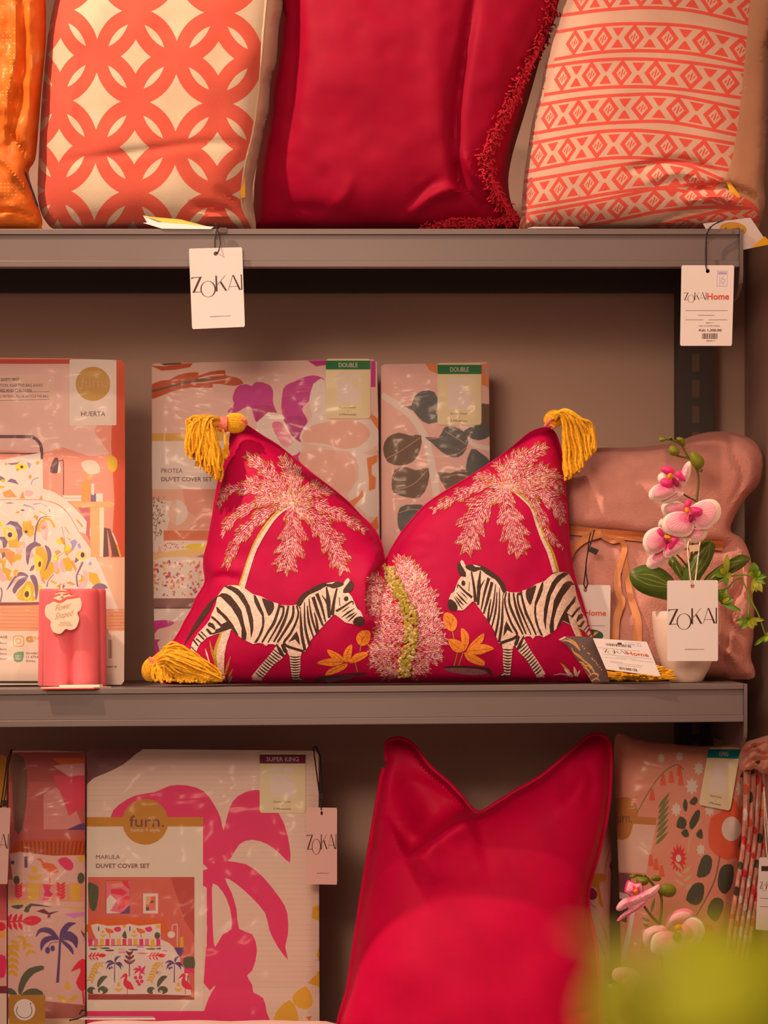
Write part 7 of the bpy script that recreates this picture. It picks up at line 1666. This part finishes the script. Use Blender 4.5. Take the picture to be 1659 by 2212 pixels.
# KING floral pack
yb = onshelf(BOTY, 0.28)
ko = cat([(1326, 1640), (1330, 1590), (1350, 1588), (1383, 1598), (1440, 1606), (1515, 1612), (1598, 1611), (1618, 1640), (1614, 1720), (1604, 1820), (1592, 1900), (1578, 1990), (1562, 2100), (1545, 2250)], 3, False) + [(1535, yb), (1350, yb), (1337, 1900)]
ks = Surf(ko, 0.22, 0.03, T=0.022, k=1.6, g=8, noise=[(0.002, 60, 61)], extra=[crease(N3([(1240, 200), (1200, 700), (1120, 1400)]), -0.004, 5)])
fb = pc(224, 118, 88, .66); wh4 = pc(232, 175, 145, .7); rd4 = pc(205, 45, 45, .68); or4 = pc(215, 78, 45, .68); gr4 = pc(62, 58, 40, .6); gn4 = pc(100, 95, 45, .62); sg = pc(190, 145, 95, .66); tl4 = pc(110, 75, 60, .6)
P = [(pc(165, 95, 40, .62), N3(cat([(215, 690), (230, 590), (330, 550), (410, 580), (435, 680), (400, 750), (380, 840), (300, 865), (225, 800)], 3))), (pc(165, 95, 40, .62), N3([(400, 690), (570, 700), (565, 755), (400, 745)])), (pc(205, 145, 115, .64), N3([(240, 860), (320, 860), (390, 745), (565, 755), (530, 960), (495, 1105), (250, 1095)])), (pc(165, 95, 40, .62), N3(cat([(225, 690), (250, 590), (330, 550), (410, 580), (430, 680), (400, 750), (370, 840), (300, 862), (235, 800)], 3))), (pc(110, 60, 60, .6), N3([(250, 1100), (390, 1110), (370, 1260), (245, 1230)])), (pc(85, 45, 45, .6), N3([(245, 1290), (370, 1300), (350, 1470), (245, 1440)])), (wh4, N3([(245, 1240), (370, 1260), (365, 1300), (245, 1285)])), (wh4, N3([(380, 1400), (420, 1350), (350, 1740), (300, 1780)])),
     (gn4, stroke(N3([(430, 660), (520, 500), (620, 370), (720, 310), (770, 350)]), 2.2)), (or4, N3(cat([(950, 820), (970, 700), (1040, 660), (1100, 570), (1140, 560), (1180, 640), (1240, 600), (1230, 1000), (1150, 990), (1100, 1010), (1030, 990), (960, 920)], 2))), (wh4, N3(ell(1120, 782, 72, 90, 18))),
     (rd4, N3(ell(732, 1000, 45, 70, 14)))]
for a in range(0, 360, 26): P.append((rd4, N3(leaf(732, 1000, 732 + 66 * math.cos(math.radians(a)), 1000 + 112 * math.sin(math.radians(a)), 24, 5))))
P.append((wh4, N3(ell(732, 998, 20, 28, 10))))
for x, y, s_ in ((715, 640, 40), (895, 935, 35), (830, 470, 50), (1200, 490, 50), (960, 640, 40), (740, 250, 30), (605, 265, 30), (880, 340, 40)):
    for a in range(0, 360, 45): P.append((wh4, N3(leaf(x, y, x + s_ * math.cos(math.radians(a)), y + s_ * 1.3 * math.sin(math.radians(a)), s_ * .6, 4))))
for x, y in ((540, 530), (620, 420), (680, 400), (750, 420), (740, 350), (530, 1010), (570, 1040), (610, 1090)): P.append((or4, N3([(x - 12, y - 40), (x + 8, y - 40), (x + 22, y + 45), (x - 24, y + 45)])))
for q in ([(765, 600), (780, 560), (800, 600), (790, 655), (770, 640)], [(810, 590), (850, 545), (875, 570), (850, 610)], [(715, 760), (740, 690), (790, 720), (780, 780), (740, 780)], [(750, 810), (790, 780), (810, 830), (780, 845)], [(810, 740), (860, 650), (890, 650), (880, 720), (830, 790)], [(860, 820), (900, 780), (910, 850), (880, 850)], [(865, 1120), (900, 1000), (940, 970), (980, 1010), (960, 1110), (900, 1140)], [(1020, 1160), (1040, 1070), (1090, 1040), (1135, 1060), (1130, 1180), (1080, 1260), (1030, 1230)], [(785, 1300), (830, 1200), (880, 1175), (920, 1200), (910, 1300), (860, 1345)], [(940, 1400), (970, 1310), (1020, 1285), (1065, 1320), (1040, 1420), (1000, 1465)], [(1230, 440), (1280, 430), (1300, 520), (1270, 600)], [(1170, 940), (1190, 820), (1230, 800)], [(1180, 400), (1220, 350), (1260, 360), (1240, 410)]): P.append((gr4, N3(cat(q, 2))))
for q in ([(1035, 980), (1000, 1150), (930, 1300), (860, 1420)], [(800, 960), (820, 840), (900, 720)]): P.append((tl4 if q[0][0] > 900 else sg, stroke(N3(q), 3)))
for i in range(7): P.append((gn4, N3(leaf(560 + i * 4, 900 - i * 45, 660 + i * 2, 800 - i * 48, 28, 5))))
for i in range(6): P.append((sg, N3(leaf(780 - i * 4, 1230 - i * 30, (700 if i % 2 else 830), 1180 - i * 32, 24, 5))))
P += [(gn4, N3(leaf(520, 1460, 460, 1430, 24, 5))), (gn4, N3(leaf(530, 1400, 560, 1280, 24, 5))), (gn4, N3(leaf(520, 1500, 470, 1480, 24, 5))), (or4, N3(ell(950, 1510, 40, 30, 8))), (mus2, N3(ell(980, 1560, 40, 30, 8)))]
r_ = random.Random(8)
for i in range(60): P.append((r_.choice([mus2, wh4, or4, gn4]), N3(ell(r_.uniform(400, 1120), r_.uniform(1500, 2150), r_.uniform(10, 24), r_.uniform(8, 20), 7))))
tx = [('furn.', *N3([(264, 662)])[0], 37, 22, plum, 0.0)]
t = thing('duvet_pack', 'leaning peach floral duvet pack with teal KING card, lower right', 'bedding pack', W(1450, yb, 0.24), 'packed duvet cover sets')
art('printed_cover', ks, ko, fb, P, t, texts=tx, thick=0.05, step=8)
k2 = Surf(ko, 0.22, 0.03, T=0.026, k=1.5, g=8, noise=[(0.003, 50, 3)]); art('plastic_sleeve', k2, ko, FILM, [], t, off=0.002, step=8, label='clear crinkled plastic sleeve')
cor = N3([(955, 185), (1190, 185), (1110, 650), (880, 605)])
um = unit_map(cor); tl_ = lambda P_: um([((x - 1500) / 80.0, (y - 1600) / 100.0) for x, y in P_])
sticker(t, ks, 1500, 1600, 1580, 1700, 'KING', M_TEAL, off=0.008, tilt=tl_)
# pleated side of folded floral cloth beside it
t = thing('folded_floral_textile', 'folded peach floral textile with pleated edges and gathered top beside the KING pack', 'textile', W(1620, yb, 0.2))
M_FLW = pc(226, 130, 100, .72, 'cloth')
for i, (xa, xb) in enumerate(((1598, 1612), (1609, 1624), (1621, 1636), (1633, 1647), (1643, 1658))):
    o_ = cat([(xa + 8, 1640), (xb + 8, 1625), (xb + 9, 1700), (xb - 2, 1830), (xb - 22, 1960), (xb - 52, 2150), (xb - 70, 2400), (xa - 66, 2400), (xa - 46, 2150), (xa - 18, 1960), (xa + 2, 1830), (xa + 8, 1700)], 3)
    o_ = [(min(x, 1664), y) for x, y in o_]
    s_ = Surf(o_, 0.17 + .01 * i, 0.03, T=0.008, k=1, g=4)
    P = []
    for k in range(9):
        y = 1650 + k * 55 + i * 17; xx = np.interp(y, [1640, 1830, 1960, 2150], [(xa + xb) / 2 + 8, (xa + xb) / 2 + 1, (xa + xb) / 2 - 20, (xa + xb) / 2 - 49])
        P.append((r_.choice([rd4, gr4, wh4, or4, rd4]), ell(xx, y, r_.uniform(4, 8), r_.uniform(6, 14), 8)))
    art('fold', s_, o_, M_FLW, P, t, back=0.012, step=6)
o_ = cat([(1596, 1655), (1600, 1620), (1612, 1603), (1640, 1594), (1662, 1590), (1668, 1620), (1668, 1665), (1650, 1672), (1630, 1660), (1615, 1668)], 3)
s_ = Surf(o_, 0.16, 0, T=0.022, k=1, g=4, extra=[crease([(1600, 1640), (1625, 1615), (1655, 1605)], -.01, 4), crease([(1610, 1655), (1630, 1640), (1660, 1640)], -.01, 4), crease([(1622, 1600), (1640, 1625), (1660, 1628)], -.008, 3), crease([(1618, 1630), (1632, 1655), (1655, 1660)], .008, 4)])
art('gathered_top', s_, o_, M_FLW, [(gr4, N3(cat([(1290, 290), (1330, 280), (1320, 310)], 2))), (gr4, N3(leaf(1260, 350, 1180, 400, 40, 5)))], t, back=0.02, step=4)
t = thing('price_tag', 'white price tag with barcodes at the right edge beside the floral pack', 'tag', W(1642, 1950, 0.16), g_tags)
pol, txt = tag_back(); pol.append((M_INK, rect(0.08, .12, .85, .19)))
card(t, [(1640, 1852), (1712, 1852), (1705, 2014), (1632, 2008)], 0.10, pol, txt, 'tag_card')
b = MB(); loop(b, [(1660, 1862, .10), (1656, 1840, .10), (1652, 1780, .11), (1650, 1700, .12)], .0007); loop(b, [(1664, 1862, .10), (1662, 1840, .10), (1657, 1780, .11), (1650, 1700, .12)], .0007); b.build('cord', M_STR, t)
print('floral ok')

# second orchid, partly behind the foreground plant
t = thing('potted_orchid', 'second pink artificial orchid on the lowest shelf, half hidden by the blurred green plant', 'potted plant', W(1450, 2440, 0.08))
pz = ZC + (CY - BOTY) * S + .0003; pot(t, W(1450, 0, .075)[0], .075, pz, W(0, 2300, .075)[2] - pz, .02, .038)
b = MB(); TT = lambda P_, d_: [Vector(W(x, y, d_)) for x, y in cat(N3(P_), 4, False)]
for P_ in ([(370, 1130), (430, 1120), (500, 1140), (560, 1210), (600, 1260), (608, 1350), (595, 1480)], [(600, 1250), (640, 1245), (660, 1230)], [(595, 1480), (540, 1430), (480, 1350)], [(600, 1480), (615, 1800), (640, 2000), (660, 2200), (670, 2600)], [(630, 1950), (580, 1910), (540, 1880)]): b.tube(TT(P_, .06), .0015, 7)
b.build('stem', M_ST, t)
for o_ in ([(590, 1240), (610, 1190), (680, 1185), (715, 1220), (710, 1260), (670, 1285), (610, 1270)], [(420, 1160), (440, 1135), (500, 1140), (515, 1170), (490, 1195), (440, 1200)], [(370, 1130), (390, 1115), (430, 1125), (400, 1145)], [(530, 1145), (560, 1120), (605, 1140), (590, 1165), (550, 1165)], [(460, 1125), (480, 1115), (495, 1125), (480, 1135)]): blob(t, 'bud', N3(cat(o_, 3)), .055, M_BUD, T=.005)
h = N3([(430, 1240)])[0]
flower(t, [('petal', N3([(335, 1240), (360, 1160), (410, 1180), (460, 1180), (470, 1250), (400, 1290), (370, 1270)]), .05, (h, dict(base=M_PM, inner=M_PM))), ('petal', N3([(275, 1360), (320, 1300), (420, 1270), (520, 1220), (590, 1190), (570, 1260), (480, 1310), (380, 1350), (300, 1385)]), .04, (h, dict(base=M_PL))), ('petal', N3([(280, 1450), (340, 1390), (430, 1340), (500, 1300), (470, 1350), (380, 1410), (300, 1455)]), .045, (h, dict(base=M_PP))), ('column', N3([(400, 1240), (425, 1220), (435, 1245), (420, 1265)]), .032, (M_PO,))], 'upper flower, seen from the side')
h = N3([(720, 1520)])[0]
flower(t, [('petal', N3([(640, 1500), (660, 1420), (740, 1370), (820, 1375), (850, 1420), (800, 1470), (700, 1490)]), .05, (h, dict(base=M_PP, inner=M_PM))), ('petal', N3([(760, 1480), (830, 1430), (900, 1460), (925, 1540), (880, 1630), (800, 1650), (730, 1620), (720, 1550)]), .042, (h,)), ('petal', N3([(470, 1600), (480, 1530), (560, 1490), (640, 1500), (650, 1560), (560, 1580), (520, 1640), (490, 1640)]), .046, (h, dict(base=M_PL))), ('petal', N3([(525, 1640), (550, 1560), (640, 1530), (720, 1560), (760, 1650), (700, 1720), (600, 1710), (540, 1690)]), .038, (h,)), ('lip', N3([(740, 1510), (790, 1490), (830, 1520), (820, 1580), (760, 1590)]), .034, (M_PP,)), ('lip', N3([(690, 1560), (740, 1545), (755, 1600), (710, 1610)]), .032, (M_ST,)), ('column', N3([(705, 1495), (740, 1480), (755, 1510), (725, 1530), (705, 1520)]), .03, (M_PO,))], 'wide open middle flower')
h = N3([(330, 1880)])[0]
flower(t, [('petal', N3([(245, 1870), (260, 1810), (340, 1795), (420, 1820), (400, 1900), (350, 1920), (290, 1910)]), .045, (h, dict(base=M_PL))), ('petal', N3([(320, 1900), (380, 1830), (450, 1850), (430, 1920), (370, 1940)]), .04, (h,))], 'lower half closed flower')
for o_ in ([(200, 1950), (240, 1915), (320, 1920), (350, 1960), (300, 2020), (220, 1995)], [(400, 2020), (430, 1920), (540, 1890), (640, 1960), (660, 2040), (560, 2060), (440, 2060)]):
    oo = N3(cat(o_, 3)); art('leaf', Surf(oo, .05, 0, T=.005, k=.8, g=5), oo, M_LF, [], t, thick=.001, step=6)

# ---------------------------------------------------------------- green plant close to the camera, out of focus
t = thing('leafy_plant', 'bright yellow green leafy plant close to the camera, blurred at the lower right', 'plant', (0.04, -2.95, 0.75))
M_FG = mat('foreground_leaf', (0.40, 0.50, 0.012), 0.5, 'leaf'); M_FG2 = mat('foreground_leaf_dark', (0.30, 0.33, 0.012), 0.5, 'leaf')
def broad(px0, py0, px1, py1, wpx, d_, m, bend=0.2, sag=0.0):
    a = np.array(W(px0, py0, d_)); c = np.array(W(px1, py1, d_ + .03)); n = 16; v = []
    dx = c - a; L_ = np.linalg.norm(dx); side = np.cross(dx, (0, 1, 0)); side /= np.linalg.norm(side)
    hw = wpx * S * (DIST + d_) / DIST / 2
    for i in range(n + 1):
        s_ = i / n; q = a + dx * s_ + side * bend * L_ * math.sin(math.pi * s_) + np.array((0, 0, -sag * L_ * s_ * s_)); w_ = hw * math.sin(math.pi * min(.995, s_ * .93 + .04)) ** .8
        for k in (-1, -.5, 0, .5, 1): v.append(tuple(q + side * w_ * k + np.array((0, .12 * abs(k) * w_, 0))))
    m_ = len(v); v += [(x, y + .0008, z) for x, y, z in v]; f = [(i * 5 + k, i * 5 + k + 1, i * 5 + k + 6, i * 5 + k + 5) for i in range(n) for k in range(4)]
    f += [tuple(m_ + q for q in w2)[::-1] for w2 in f[:]]
    return mesh_obj('leaf', v, f, m, t)
DF = -2.95
for args in ((1420, 2320, 1330, 2060, 130, DF + .02, M_FG, .1), (1450, 2330, 1560, 1985, 200, DF + .05, M_FG, .05), (1580, 2330, 1780, 1990, 210, DF - .02, M_FG, .0), (1380, 2330, 1420, 2110, 130, DF, M_FG2, .15), (1500, 2330, 1700, 2030, 190, DF, M_FG, .1), (1470, 2300, 1440, 1990, 160, DF + .04, M_FG, -.1), (1600, 2350, 1560, 2000, 210, DF - .03, M_FG, .05), (1400, 2290, 1800, 2140, 150, DF - .05, M_FG, -.12), (1640, 2330, 1690, 2000, 170, DF + .02, M_FG, 0.0),
             (1480, 2380, 1225, 2010, 60, DF + .04, M_FG2, -.22), (1450, 2330, 1300, 2170, 60, DF + .06, M_FG2, -.2), (1560, 2400, 1350, 2130, 70, DF, M_FG, -.25)):
    broad(*args)
b = MB()
for (x, y) in ((1500, 2330), (1470, 2300), (1600, 2350), (1640, 2330), (1480, 2380)): b.tube([W(x, y - 30, DF), W(x + 10, y + 200, DF), (W(1540, 0, DF)[0], DF, 0.75)], .0015, 6)
b.build('stem', M_FG2, t)
print('all ok')
